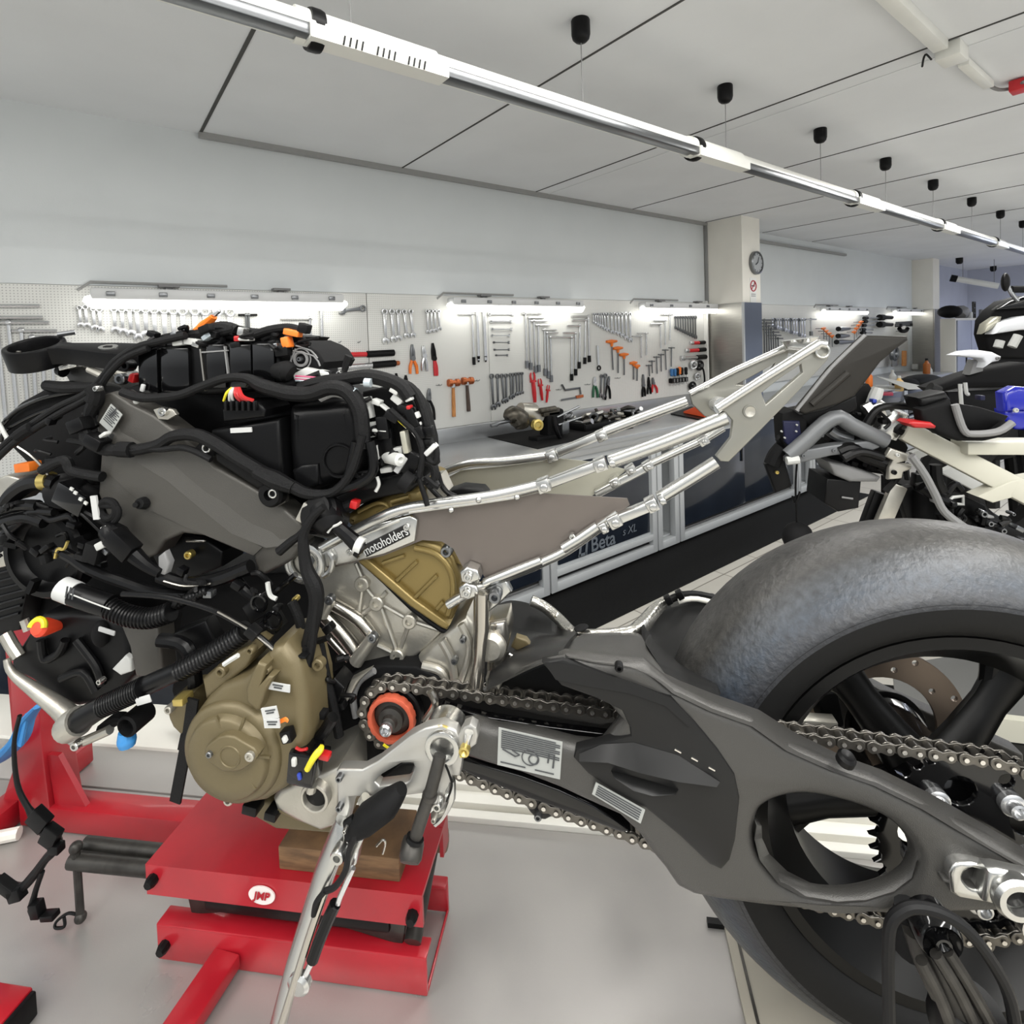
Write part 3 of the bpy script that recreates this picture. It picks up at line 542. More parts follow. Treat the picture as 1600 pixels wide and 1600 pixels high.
for i, (x, y, x2, y2, lb) in enumerate(((831.6, 582, 836, 628.5, 'largest'), (843, 592, 847.5, 625.5, 'middle'), (857, 601.6, 854, 629, 'smallest'))):
    a, e = tw(x, y), tw(x2, y2); u, v, L = axes2(a, e); o = thing('hose_clamp_pliers', '%s of the three red clamp pliers' % lb, 'pliers', a, 'red clamp pliers'); w_ = L*.075
    for sgn in (-1, 1): MB().tube([a+v*(w_*.7*sgn), a+u*(L*.12)+v*(w_*1.2*sgn), a+u*(L*.3)+v*(w_*.8*sgn)], [w_*.3, w_*.45, w_*.5], 8, sm=3).build('jaw', 'red', o)
    MB().tube([a+u*(L*.26), a+u*(L*.36), a+u*(L*.7), a+u*L], [w_*.9, w_*1.1, w_*1.2, w_*.8], 10, flat=.7).build('body', 'red', o); MB().bar(a+u*(L*.3)-v*w_*1.3, a+u*(L*.3)+v*w_*1.3, .012, .03, (0, 1, 0)).build('cross_pin', 'red', o)
for i, (x, y, x2, y2) in enumerate(((768.4, 588, 771.5, 640), (777.5, 588, 778.5, 635.5), (784.5, 587.5, 788, 630), (791, 587, 791.5, 628), (798, 586, 799, 623.5), (802.5, 585.5, 802, 621), (807, 584.5, 808, 618), (811.8, 584, 812, 616.5), (816, 583.5, 816.3, 615))):
    wrench(tw(x, y), tw(x2, y2), 'dark shafted wrench between the mallets and the red clamps, %s from the left' % ORD[i], 'wrench row left of the red clamps', 'chromed', wd=.023-.0012*i)
o = MB().tube([tw(878, 601), tw(883, 609.5), tw(906, 606), tw(907.5, 616)], .0085, 8).build('bent_crank_bar', 'chromed'); tag(o, 'Z-shaped chrome crank bar on the wall above the dismantled gearbox', 'crank bar')
o = thing('hacksaw', 'thin saw blade with a copper end above the gearbox on the bench', 'saw', tw(877, 625)); MB().bar(tw(877, 625), tw(905, 620), .014, .003, (0, 1, 0)).build('blade', 'chromed', o); MB().bar(tw(900, 620.5), tw(911, 618.5), .022, .012, (0, 1, 0)).build('grip', 'copper', o)
for k, (x, y, n_) in enumerate(((560, 535, 1), (600, 585, 1), (683, 602, 2), (651, 615, 1), (742, 595, 2), (870, 609, 2), (915, 601, 2), (530, 535, 1), (962, 591, 2))):
    h_ = MB()
    for j in range(n_): p = tw(x+j*4, y); h_.tube([p+V((0, .02, 0)), p+V((0, -.015, 0)), p+V((.006, -.02, .008))], .0025, 6)
    o = h_.build('peg_hook', 'chromed'); tag(o, 'small empty wire hook on the tool wall, ' + ('below the single wrench, right', 'right of the torque wrenches', 'left of the mallets', 'left of the water pump pliers', 'right of the mallets', 'right of the red clamps', 'right of the crank bar', 'below the single wrench, left', 'below the orange hex keys')[k], 'hook', 'empty wire hooks')
# second bay beyond the near pillar
TWY = WY-.115
for i in range(7): twrench(1190+4*i, 1205+3.0*i, 500+4.8*i, 1194+3.6*i, 500+4.8*i, 1195+3.6*i, 566-i, 'long T-handle right beside the near pillar, %s from the left' % ORD[i], 'T-handles right of the near pillar', r=.009, m='chromed')
for i in range(13): wrench(tw(1206.5+4.2*i, 500), tw(1207+4.2*i, 512+1.35*i), 'wrench in the far bay left of the fourth lamp, %s from left' % ORD[i], 'wrench row in the far bay', 'chromed' if i % 3 == 1 else 'chrome', wd=.028)
twrench(1259, 1275, 499, 1266.6, 499, 1267.5, 524, 'single tall T-handle at the end of the far bay wrench row', r=.011)
for i, (x, y) in enumerate(((1286.8, 513), (1291, 517), (1295.5, 521), (1300, 525))): orangeT(x, y, x+.5, y+17, 3, 'small orange T-handle left of the far ratchets, %s from the left' % ORD[i], 'orange T-handles in the far bay, left set')
for i, (x, y) in enumerate(((1345.5, 503), (1342, 508), (1338.5, 513), (1335, 518.5))): orangeT(x, y, x, y+15, 3, 'small orange T-handle under the fourth lamp, %s from the top' % ORD[i], 'orange T-handles in the far bay, right set')
for i, (x0, x1, y) in enumerate(((1309, 1327, 514), (1308.5, 1326, 525), (1306, 1334, 534.5))):
    o = thing('air_ratchet', 'dark chrome ratchet hung level in the far bay, %s from the top' % ORD[i], 'ratchet', tw(x0, y), 'ratchets in the far bay'); hk(o, tw(lerp(x0, x1, .6), y)); MB().tube([tw(x0, y), tw(lerp(x0, x1, .3), y), tw(x1, y-.6)], [.02, .034, .02], 10).build('body', 'chromed', o); MB().cyl(tw(x0+1, y, -.01), tw(x0+1, y, .04), .032, 12).build('head', 'black', o)
for i, (x0, x1, y) in enumerate(((1351, 1373, 497), (1350, 1371, 502.5), (1348, 1365, 508.5), (1347, 1364, 515), (1347, 1362, 520))):
    o = thing('pin_punch', 'dark tipped bar hung level under the fourth lamp, %s from the top' % ORD[i], 'punch', tw(x0, y), 'level bars under the fourth lamp'); hk(o, tw(lerp(x0, x1, .5), y)); MB().cyl(tw(x0, y), tw(x1, y), .014, 8).build('shaft', 'chrome', o); MB().cyl(tw(x0-1, y), tw(x0+4, y), .024, 8).build('tip', 'black', o)
for i, y in enumerate((496, 507)):
    o = thing('rubber_mallet', 'black handled tool right of the fourth lamp, %s one' % ('upper', 'lower')[i], 'mallet', tw(1374, y), 'black handled tools'); hk(o, tw(1386, y)); MB().cyl(tw(1374, y), tw(1380, y), .045, 12).build('head', 'black', o); MB().cyl(tw(1379, y), tw(1393, y), .03, 10).build('handle', 'black', o)
q_ = tw(1412, 506); o = thing('bearing_puller', 'two armed grey puller under the lamp by the far pillar', 'puller', q_); hk(o, tw(1412, 506)); MB().bar(tw(1402, 506.5), tw(1423, 505), .07, .05, (0, 1, 0)).build('beam', 'chromed', o); MB().cyl(tw(1404, 506), tw(1404, 511), .05, 10).build('arm', 'black', o); MB().cyl(tw(1420.5, 505.5), tw(1420.5, 510), .05, 10).build('arm', 'black', o)
o = MB().tube([tw(1405, 513), tw(1408, 517), tw(1415, 517), tw(1418, 513)], .03, 8, sm=4).build('c_clamp', 'black'); hk(o, tw(1411, 517)); tag(o, 'black curved clamp below the two armed puller', 'clamp')
o = MB().bar(tw(1412.8, 548), tw(1412.5, 572), .15, .03, (0, 1, 0)).build('leather_strap', 'wood', None, bev=.01); tag(o, 'brown leather strap hanging left of the far pillar', 'strap')
hk_ = 0; q_ = tw(1397, 552); o = thing('pulley_tool', 'grey pulley tool on white board behind the tail tip', 'tool', q_); hk(o, q_); MB().torus(q_, (0, 1, 0), .09, .04, 18, 8).build('wheel', 'chromed', o); MB().box(q_+V((0, 0, -.15)), (.2, .03, .1)).build('block', 'grey', o, bev=.01)
# ------------------------------------------------------------------ the motorcycle lift table under the bike
M.update(
 deck=mat('galvanised_deck', (168, 165, 162), .36, .45, var=.06, vscale=5, rvar=.12, bump=.05, bscale=400),
 cream=mat('cream_panel', (150, 145, 134), .6, var=.08, vscale=5),
 railw=mat('white_rail', (224, 222, 214), .35),
 jack=mat('jack_red', (158, 24, 36), .34, var=.08, vscale=12, coat=.3), stand=mat('stand_red', (150, 18, 30), .36, var=.1, vscale=8, coat=.3),
 steelb=mat('black_steel', (62, 60, 57), .42, .6, var=.25, vscale=40), block=mat('wood_block', (104, 78, 52), .7, var=.35, vscale=18, stretch=(1, 1, 6)),
 cloth=mat('blue_glove', (52, 128, 190), .45), cable=mat('cable_black', (17, 17, 18), .5))
TZ0 = .68
AX = (BS, BD, UP)
t = thing('lift_table', 'wide grey metal lift table platform carrying the stripped motorcycle', 'lift table', Bk(-.2, .7, 0))
MB().box(Bk(-.3, .66, TZ0-.02), (3.0, .74, .04), AX).build('deck', 'deck', t, bev=.003)
MB().box(Bk(-1.16, 1.092, TZ0-.02), (1.28, .116, .04), AX).build('deck_extension', 'deck', t, bev=.002)
b = MB(); b.box(Bk(.34, 1.04, TZ0-.016), (1.72, .02, .052), AX)
for i, (d, h) in enumerate(((1.062, -.006), (1.085, .008), (1.108, -.006), (1.13, .008))): b.box(Bk(.34, d, TZ0-.03+h/2), (1.72, .024, .05+h), AX)
b.build('side_rail', 'railw', t, bev=.003)
MB().box(Bk(-1.15, 1.22, TZ0-.012), (1.1, .15, .04), AX).build('side_extension', 'railw', t, bev=.004)
b = MB(); b.box(Bk(.78, .56, TZ0+.003), (1.2, .64, .006), AX); pn = b.build('wheel_panel', 'cream', t, bev=.002)
MB().box(Bk(.196, .56, TZ0+.0065), (.004, .63, .002), AX).build('panel_seam', 'steelb', pn); MB().box(Bk(.185, .884, TZ0+.004), (.06, .01, .008), AX).build('panel_gap', 'black', pn)
b = MB(); b.box(Bk(-.3, .75, .36), (1.9, .55, .60), AX); b.build('scissor_base', 'grey', t)
b = MB(); b.box(Bk(-.3, .75, .03), (2.4, .7, .06), AX); b.build('base_plate', 'steelb', t)
# ------------------------------------------------------------------ red scissor jack
JS0, JS1 = -.695, -.262
t = thing('scissor_jack', 'red scissor jack under the engine with white oval badge', 'jack', Bk((JS0+JS1)/2, .79, TZ0))
def chan(s0, s1, d0, d1, z0, z1, th=.006):
    m_ = MB(); m_.box(Bk((s0+s1)/2, d0+th/2, (z0+z1)/2), (s1-s0, th, z1-z0), AX); m_.box(Bk((s0+s1)/2, d1-th/2, (z0+z1)/2), (s1-s0, th, z1-z0), AX); return m_
b = chan(-.685, -.256, .712, .845, .812, .858); b.box(Bk(-.47, .778, .856), (.429, .133, .006), AX); b.box(Bk(-.259, .835, .835), (.006, .03, .05), AX)
tp = b.build('top_plate', 'jack', t); MB().sph(Bk(-.49, .77, .8592), .004, sc=(1.6, 1, .2)).build('plate_hole', 'black', tp)
b = chan(JS0, JS1, .735, .86, TZ0+.002, .738); b.box(Bk((JS0+JS1)/2, .75, .737), (JS1-JS0, .03, .005), AX); b.box(Bk((JS0+JS1)/2, .85, .737), (JS1-JS0, .02, .005), AX); b.box(Bk(JS1-.002, .8, TZ0+.004), (.004, .12, .006), AX)
b.build('base_channel', 'jack', t, bev=.002)
for s0, s1 in ((-.655, -.31), (-.30, -.64)):
    for d in (.755, .83): MB().bar(Bk(s0, d+(.006 if s0 < s1 else 0), .752), Bk(s1, d+(.006 if s0 < s1 else 0), .815), .034, .008, BD).build('scissor_arm', 'steelb', t, bev=.002)
MB().box(Bk(-.47, .79, .772), (.30, .09, .03), AX).build('cross_block', 'black', t, bev=.004)
MB().cyl(Bk(-.60, .752, .772), Bk(-.60, .84, .772), .007, 10).build('pivot_pin', 'steelb', t)
MB().cyl(Bk(-.285, .745, .75), Bk(-.285, .86, .806), .013, 14).build('roller', 'steelb', t); MB().cyl(Bk(-.276, .85, .81), Bk(-.26, .85, .812), .017, 14).build('roller_cap', mat('rust_steel', (120, 104, 86), .5, .5), t)
for s, d, z in ((-.672, .709, .838), (-.68, .731, .708), (-.27, .709, .83)): MB().lathe(Bk(s, d, z), -BD, [(.0085, -.004), (.0085, .004), (.006, .010)], 8).build('stud', 'black', t)
o_ = Bk(-.496, .709, .834); bd = MB(); bd.plate([[(math.cos(a*math.pi/16)*.0205, math.sin(a*math.pi/16)*.0135) for a in range(32)]], (o_, BS, UP, BD), .002)
bg = bd.build('badge', mat('badge_white', (222, 214, 210), .4), t); text('JMP', (o_+BD*-.0012, BS, UP, -BD), .0155, 'jack', bg, shear=.25, bold=.0005, ext=.0004)
MB().bar(Bk(-.575, .735, TZ0+.022), Bk(-.60, .50, TZ0+.012), .045, .022).build('foot_bar', 'jack', t, bev=.003)
MB().sph(Bk(-.59, .58, TZ0+.0275), .005, sc=(1, 1, .15)).build('bar_hole', 'black', t)
MB().tube([Bk(-.895, .785, .772), Bk(-.68, .785, .775)], .0125, 16).build('crank_tube', 'steelb', t); MB().tube([Bk(-.895, .812, .777), Bk(-.68, .812, .777)], .0115, 16).build('crank_sleeve', 'steelb', t)
tb = MB(); tb.cyl(Bk(-.885, .785, .795), Bk(-.868, .77, TZ0+.012), .0062, 10); tb.sph(Bk(-.868, .77, TZ0+.012), .009); tb.sph(Bk(-.885, .785, .796), .010); tb.build('tommy_bar', 'steelb', t)
MB().tube([Bk(-.872, .772, TZ0+.012), Bk(-.885, .765, TZ0+.022), Bk(-.902, .76, TZ0+.012), Bk(-.90, .755, TZ0+.006), Bk(-.885, .757, TZ0+.008), Bk(-.888, .76, TZ0+.02)], .0024, 6, sm=5).build('retaining_clip', 'black', t)
MB().box(Bk(-.555, .80, .806), (.05, .02, .012), AX).build('yellow_mark', mat('mark_yellow', (216, 190, 40), .5), t)
# wooden blocks between jack and sump
o = MB().box(Bk(-.385, .768, .8765), (.185, .084, .035), AX).build('wood_block', 'block', None, bev=.002); tag(o, 'brown wooden block on the red jack under the sump', 'block')
# ------------------------------------------------------------------ red front stand lying across the table
t = thing('front_stand', 'red steel front stand with square crossbar behind the jack', 'stand', Bk(-.9, .95, TZ0))
MB().box(Bk(-.84, .945, TZ0+.026), (.56, .052, .048), AX).build('crossbar', 'stand', t, bev=.004)
MB().box(Bk(-1.20, .90, TZ0+.026), (.05, .4, .048), AX).build('side_leg', 'stand', t, bev=.004)
b = MB(); b.tube([Bk(-1.125, .955, TZ0+.01), Bk(-1.135, .955, TZ0+.16), Bk(-1.155, .965, TZ0+.42)], [.052, .047, .04], 4).build('upright', 'stand', t, bev=.004)
for l in ([(-1.09, TZ0+.05), (-1.02, TZ0+.05), (-1.075, TZ0+.15), (-1.10, TZ0+.15)], [(-1.16, TZ0+.05), (-1.21, TZ0+.05), (-1.165, TZ0+.15)]): MB().plate([l], (BD*.93, BS, UP, BD), .01).build('gusset', 'stand', t)
MB().tube([Bk(-1.14, .9, TZ0+.012), Bk(-1.19, .88, TZ0+.012)], .012, 10).build('hinge_pin', 'railw', t)
t = thing('second_stand_arm', 'upright red stand arm with dark clamp at the left edge of the photo', 'stand', Bk(-1.41, 1.17, TZ0))
MB().tube([Bk(-1.40, 1.17, TZ0+.015), Bk(-1.43, 1.18, TZ0+.48)], [.052, .046], 4).build('upright', 'stand', t, bev=.003)
MB().box(Bk(-1.37, 1.17, TZ0+.24), (.085, .08, .18), AX).build('clamp', 'blackm', t, bev=.006)
t = thing('red_ramp_end', 'red steel corner at the lower left of the photo', 'stand', onp(0, 1585, UP, TZ0))
c0 = onp(-25, 1590, UP, TZ0+.02); MB().box(c0, (.10, .055, .04), AX).build('corner_tube', 'stand', t, bev=.003); MB().box(c0+BS*.054, (.008, .05, .036), AX).build('end_cap', 'black', t, bev=.002)
# steel spindle lying on the far rail
a, e = Bk(-1.045, 1.20, TZ0+.036), Bk(-.955, 1.165, TZ0+.030); u = (e-a)
o = MB().lathe(a, u, [(.007, 0), (.0075, .004), (.0075, .03), (.013, .031), (.013, .04), (.009, .041), (.009, .055), (.016, .057), (.016, .066), (.010, .067), (.010, .10), (.006, .102)], 16).build('axle_spindle', 'chrome'); tag(o, 'small steel spindle lying on the white table edge left of the gold cover', 'spindle')
# blue glove strip by the red upright
t = thing('blue_glove', 'blue nitrile glove draped against the red upright at left', 'glove', Bk(-1.17, .9, .80))
g = MB(); g.tube([P(60, 1103, .86), P(42, 1125, .87), P(30, 1155, .87), P(5, 1180, .88), P(-20, 1195, .89)], [.009, .016, .02, .024, .02], 10, sm=4, flat=.45).build('glove_body', 'cloth', t); MB().tube([P(42, 1118, .865), P(33, 1160, .865)], [.008, .012], 8, flat=.5).build('finger', 'cloth', t)
# ------------------------------------------------------------------ the stripped motorcycle
M.update(
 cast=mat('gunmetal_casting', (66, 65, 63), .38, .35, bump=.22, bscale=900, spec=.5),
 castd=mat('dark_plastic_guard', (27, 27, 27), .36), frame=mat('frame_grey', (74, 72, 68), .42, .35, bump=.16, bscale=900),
 alu=mat('brushed_aluminium', (190, 190, 187), .26, .95), alud=mat('raw_aluminium_cast', (178, 175, 166), .38, .8, var=.07, vscale=25, bump=.12, bscale=260),
 gold=mat('gold_magnesium', (98, 88, 63), .44, .3, bump=.1, bscale=700), goldd=mat('bronze_cover', (120, 104, 62), .32, .5, bump=.05, bscale=500),
 shield=mat('titanium_sheet', (106, 99, 94), .45, .6, var=.05, vscale=6), shieldi=mat('inner_sheet', (176, 174, 160), .36, .7, var=.05, vscale=8),
 tyre=mat('slick_tyre', (58, 59, 62), .45, bump=.45, bscale=160), tyres=mat('tyre_side', (15, 15, 15), .62, bump=.1, bscale=120),
 chain=mat('chain_steel', (98, 95, 90), .32, .85, var=.1, vscale=80), pin=mat('chain_pin', (205, 202, 196), .25, .9),
 ring=mat('copper_red_ring', (196, 92, 66), .45, .3, var=.08, vscale=60), labelm=mat('paper_label', (150, 152, 149), .5), print=mat('label_print', (60, 62, 64), .6),
 wlabel=mat('white_label', (182, 183, 182), .5), foil=mat('crinkled_foil', (205, 203, 196), .24, .95, bump=1.0, bscale=70), titan=mat('polished_tube', (176, 172, 164), .2, .95),
 yellow=mat('yellow_plastic', (214, 200, 40), .4), alup=mat('satin_aluminium_plate', (146, 145, 138), .40, .9), satin=mat('satin_plate', (182, 181, 177), .44, .85), redp=mat('red_plastic', (168, 26, 28), .35), bluep=mat('blue_plastic', (40, 60, 150), .4), disc=mat('brake_disc', (120, 108, 98), .38, .85), brass=mat('brass', (190, 170, 100), .3, .8))
bike = thing('motorcycle', 'stripped sport motorcycle with bare aluminium subframe and slick rear tyre', 'motorcycle', Bk(-.2, .775, TZ0))
def pp(l, d=None): return [P(*q) if len(q) == 3 else P(q[0], q[1], d) for q in l]
def pxs(x, y, d): return (P(x+1, y, d)-P(x, y, d)).length
def hose(name, l, d, r, m, parent=bike, sm=4, n=10, **k): return MB().tube(pp(l, d), r, n, sm=sm, **k).build(name, m, parent)
def rbox(name, x, y, d, wp, hp, t_, ang, m, parent=bike, bev=.0015, tilt=0):
    s = pxs(x, y, d); a = R(ang); u = BS*math.cos(a)+UP*math.sin(a); v = UP*math.cos(a)-BS*math.sin(a); w_ = BD
    if tilt: v, w_ = v*math.cos(tilt)+w_*math.sin(tilt), w_*math.cos(tilt)-v*math.sin(tilt)
    return MB().box(P(x, y, d), (wp*s, hp*s, t_), (u, v, w_)).build(name, m, parent, bev=bev)
def bolt(x, y, d, rp, m='chromed', parent=bike, h=.006, name='bolt'):
    s = pxs(x, y, d)*rp; c = P(x, y, d); b = MB(); b.lathe(c, -BD, [(s, -.004), (s, h*.8), (s*.85, h), (s*.5, h), (s*.45, h*.3), (.0001, h*.3)], 18); return b.build(name, m, parent)
def washer(mb, x, y, d, ro, ri, th): s = pxs(x, y, d); q = P(x, y, d); c = (q.dot(BS), q.z); mb.plate([circ(*c, ro*s, 28), circ(*c, ri*s, 22)], BF(d), th, .0015, 2); return mb
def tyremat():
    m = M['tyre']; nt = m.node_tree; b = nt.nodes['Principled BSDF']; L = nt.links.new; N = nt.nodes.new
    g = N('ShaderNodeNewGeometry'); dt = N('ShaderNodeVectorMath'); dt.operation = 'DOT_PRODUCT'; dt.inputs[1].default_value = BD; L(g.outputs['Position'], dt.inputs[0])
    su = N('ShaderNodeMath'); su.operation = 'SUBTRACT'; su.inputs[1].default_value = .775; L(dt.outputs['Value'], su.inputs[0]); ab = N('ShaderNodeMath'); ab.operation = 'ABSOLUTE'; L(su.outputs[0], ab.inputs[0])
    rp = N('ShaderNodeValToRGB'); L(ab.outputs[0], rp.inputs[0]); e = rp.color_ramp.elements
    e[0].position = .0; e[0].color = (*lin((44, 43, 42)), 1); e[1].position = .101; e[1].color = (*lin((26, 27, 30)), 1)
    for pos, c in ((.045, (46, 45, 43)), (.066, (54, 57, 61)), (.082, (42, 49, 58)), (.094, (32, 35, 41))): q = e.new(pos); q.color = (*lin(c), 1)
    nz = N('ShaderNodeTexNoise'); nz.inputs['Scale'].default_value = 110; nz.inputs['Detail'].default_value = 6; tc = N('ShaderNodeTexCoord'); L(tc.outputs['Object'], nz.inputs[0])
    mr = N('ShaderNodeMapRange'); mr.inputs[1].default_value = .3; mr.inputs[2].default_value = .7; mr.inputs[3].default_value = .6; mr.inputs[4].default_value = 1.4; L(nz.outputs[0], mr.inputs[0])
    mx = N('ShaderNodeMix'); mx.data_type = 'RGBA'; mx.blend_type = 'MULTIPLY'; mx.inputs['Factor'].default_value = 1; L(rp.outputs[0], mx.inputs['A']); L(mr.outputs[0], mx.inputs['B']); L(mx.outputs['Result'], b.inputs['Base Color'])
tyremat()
# --- swingarm
arm = [(722, 1136), (742, 1134), (775, 1144), (830, 1150), (900, 1168), (939, 1172), (972, 1130), (930, 1082), (886, 1052), (866, 1036), (882, 1028), (910, 1030), (960, 1036), (1007, 1040), (1020, 1052), (1052, 1080), (1110, 1108), (1175, 1131), (1230, 1170), (1300, 1201), (1366, 1224), (1440, 1260), (1490, 1290), (1560, 1326), (1640, 1376), (1720, 1410), (1720, 1475), (1640, 1440), (1560, 1432), (1475, 1434), (1391, 1436), (1287, 1432), (1200, 1423), (1125, 1413), (1085, 1405), (1059, 1392), (1040, 1364), (1020, 1340), (999, 1310), (968, 1280), (921, 1259), (874, 1237), (815, 1214), (765, 1200), (720, 1186)]
hole = [(1184, 1285), (1194, 1266), (1222, 1252), (1262, 1247), (1312, 1256), (1362, 1272), (1398, 1292), (1424, 1320), (1434, 1346), (1424, 1374), (1396, 1394), (1352, 1407), (1308, 1410), (1258, 1402), (1218, 1380), (1188, 1342), (1180, 1310)]
b = MB(); slab(b, arm, .600, .024, [hole], bev=.012, seg=4, hk=3, back=.005); sw = b.build('swingarm', 'cast', bike, sharp=50)
# raised upper rib (light top edge) and lower rim of the window
def ribl(name, up, lo, d0, d1, m, parent):
    """strip surface: front edge lo (at d0) to upper edge up (at d1), closed behind"""
    b = MB(); n = len(up); vs = [P(x, y, d0) for x, y in lo]+[P(x, y, d1) for x, y in up]+[P(x, y, d1)+BD*.02 for x, y in lo]
    fs = []
    for i in range(n-1): fs += [(i, i+1, n+i+1, n+i), (n+i, n+i+1, 2*n+i+1, 2*n+i), (2*n+i, 2*n+i+1, i+1, i)]
    fs += [(0, n, 2*n), (n-1, 3*n-1, 2*n-1)]
    return b.add(vs, fs).build(name, m, parent, sharp=60)
def grid(b, rows, th=None):
    n = len(rows[0]); vs = [p for r_ in rows for p in r_]; fs = [(i*n+j, i*n+j+1, (i+1)*n+j+1, (i+1)*n+j) for i in range(len(rows)-1) for j in range(n-1)]
    b.add(vs, fs)
    if th: b.add([p+V(th) for p in vs], [f[::-1] for f in fs]); m = len(rows); ed = [(0, j) for j in range(n)]+[(i, n-1) for i in range(1, m)]+[(m-1, j) for j in range(n-2, -1, -1)]+[(i, 0) for i in range(m-2, 0, -1)]; k = len(vs); o0 = len(b.v)-2*k; idx = [o0+i*n+j for i, j in ed]; b.f += [(idx[q], idx[(q+1) % len(idx)], idx[(q+1) % len(idx)]+k, idx[q]+k) for q in range(len(idx))]
    return b
def rows3(*rs): return [cr(pp(r_), 4) for r_ in rs]
# top saddle: near edge -> far foil edge
b = MB(); grid(b, rows3([(848, 1036, .603), (885, 1028, .602), (930, 1036, .600), (985, 1044, .600), (1022, 1060, .599), (1056, 1088, .599)], [(872, 1022, .64), (897, 1012, .65), (930, 1010, .65), (975, 1012, .65), (1008, 1030, .645), (1040, 1054, .634)], [(893, 1004, .70), (902, 996, .72), (930, 993, .73), (970, 992, .73), (1000, 996, .72), (1012, 1012, .68)], [(905, 998, .76), (908, 992, .77), (930, 989, .78), (970, 988, .78), (998, 990, .77), (1006, 1000, .74)]), BD*.008-UP*.004); b.build('arm_saddle', 'cast', bike, sharp=60)
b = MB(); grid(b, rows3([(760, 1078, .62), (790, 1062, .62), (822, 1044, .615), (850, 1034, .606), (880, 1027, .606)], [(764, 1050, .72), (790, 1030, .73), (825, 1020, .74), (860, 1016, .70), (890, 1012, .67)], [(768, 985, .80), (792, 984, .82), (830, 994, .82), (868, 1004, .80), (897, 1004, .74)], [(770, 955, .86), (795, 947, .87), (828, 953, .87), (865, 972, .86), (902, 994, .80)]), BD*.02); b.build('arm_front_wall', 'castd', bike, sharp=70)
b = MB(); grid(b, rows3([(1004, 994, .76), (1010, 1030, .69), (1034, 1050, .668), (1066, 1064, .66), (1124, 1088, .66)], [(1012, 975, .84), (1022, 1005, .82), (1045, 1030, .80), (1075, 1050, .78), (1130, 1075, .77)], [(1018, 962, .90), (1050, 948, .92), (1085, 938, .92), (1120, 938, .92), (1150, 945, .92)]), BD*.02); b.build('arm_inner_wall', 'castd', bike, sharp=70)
b = MB(); slab(b, [(1010, 985), (1050, 950), (1085, 940), (1120, 940), (1250, 1010), (1400, 1090), (1600, 1180), (1600, 1260), (1350, 1240), (1100, 1150), (1010, 1060)], .915, .03, bev=.004); b.build('far_arm', 'cast', bike)
hose('heat_sleeve', [(830, 938, .86), (850, 948, .86), (872, 966, .85), (890, 985, .82), (900, 991, .80)], 0, .0085, 'foil', n=12); hose('foil_edge', [(893, 988, .80), (930, 991, .79), (980, 989, .79), (1000, 981, .82), (1020, 958, .88), (1036, 943, .91)], 0, [.006, .007, .009, .012, .011, .008], 'foil', n=12)
hose('edge_pipe', [(1036, 943, .91), (1062, 931, .915), (1095, 930, .92), (1150, 945, .92)], 0, .006, 'black'); hose('edge_line', [(1060, 940, .905), (1090, 936, .905), (1150, 952, .905)], 0, .004, 'railw')
for x, y in ((1044, 937), (1062, 929)): rbox('cable_clip', x, y, .90, 10, 14, .012, 30, 'black')
b = MB(); b.sph(P(908, 981, .785), .008, sc=(1.6, 1, .4)); b.build('plug', 'blackm', bike)
bolt(967, 1041, .597, 6.5, 'black', sw, name='socket_bolt'); b = MB(); b.lathe(P(1322, 1186, .60), UP*.9-BD*.3+BS*.2, [(.009, -.004), (.009, .003), (.0065, .006), (.0001, .004)], 16); b.build('socket_bolt', 'black', sw)
sl_ = MB(); slab(sl_, [(742, 1090), (766, 1073), (800, 1056), (848, 1036), (880, 1031), (960, 1080), (985, 1125), (940, 1135), (860, 1122), (790, 1108)], .70, .02, bev=.004); sl_.build('inner_guard', 'castd', bike)
hz_ = MB(); hz_.tube(pp([(757, 1077, .64), (790, 1060, .632), (822, 1044, .62), (850, 1033, .607), (884, 1026, .604)]), .0028, 8, sm=3); hz_.build('guard_rim', 'cast', bike)
# guard panel with its ridges (dark smooth insert)
gp = [(846, 1037), (880, 1031), (960, 1058), (1049, 1091), (1088, 1131), (1122, 1172), (1149, 1212), (1157, 1250), (1150, 1315), (1142, 1345), (1128, 1361), (1108, 1352), (1062, 1308), (1008, 1264), (960, 1240), (918, 1210), (896, 1186), (900, 1172), (939, 1162), (985, 1150), (984, 1138), (972, 1112), (930, 1092), (877, 1073)]
b = MB(); slab(b, gp, .5965, .012, bev=.004, seg=2); gd = b.build('chain_guard', 'castd', bike, sharp=40)
ribl('guard_crease', [(850, 1034), (900, 1040), (980, 1064), (1049, 1091), (1085, 1128)], [(868, 1062), (915, 1072), (985, 1084), (1040, 1103), (1076, 1136)], .5946, .5966, 'castd', gd)
ribl('guard_ridge', [(905, 1178), (940, 1163), (990, 1160), (1060, 1180), (1125, 1222)], [(905, 1190), (950, 1192), (1000, 1208), (1060, 1222), (1120, 1230)], .585, .596, 'castd', gd)
ribl('guard_ridge', [(955, 1205), (985, 1212), (1020, 1222), (1060, 1234)], [(960, 1216), (990, 1236), (1020, 1244), (1055, 1242)], .588, .596, 'castd', gd)
b = MB()
for i, (x, y) in enumerate(((1059, 1173), (1085, 1186), (1112, 1201))): rbox('vent_slit', x, y, .5960, 11, 2.0, .002, -27, 'pin', gd, bev=0)
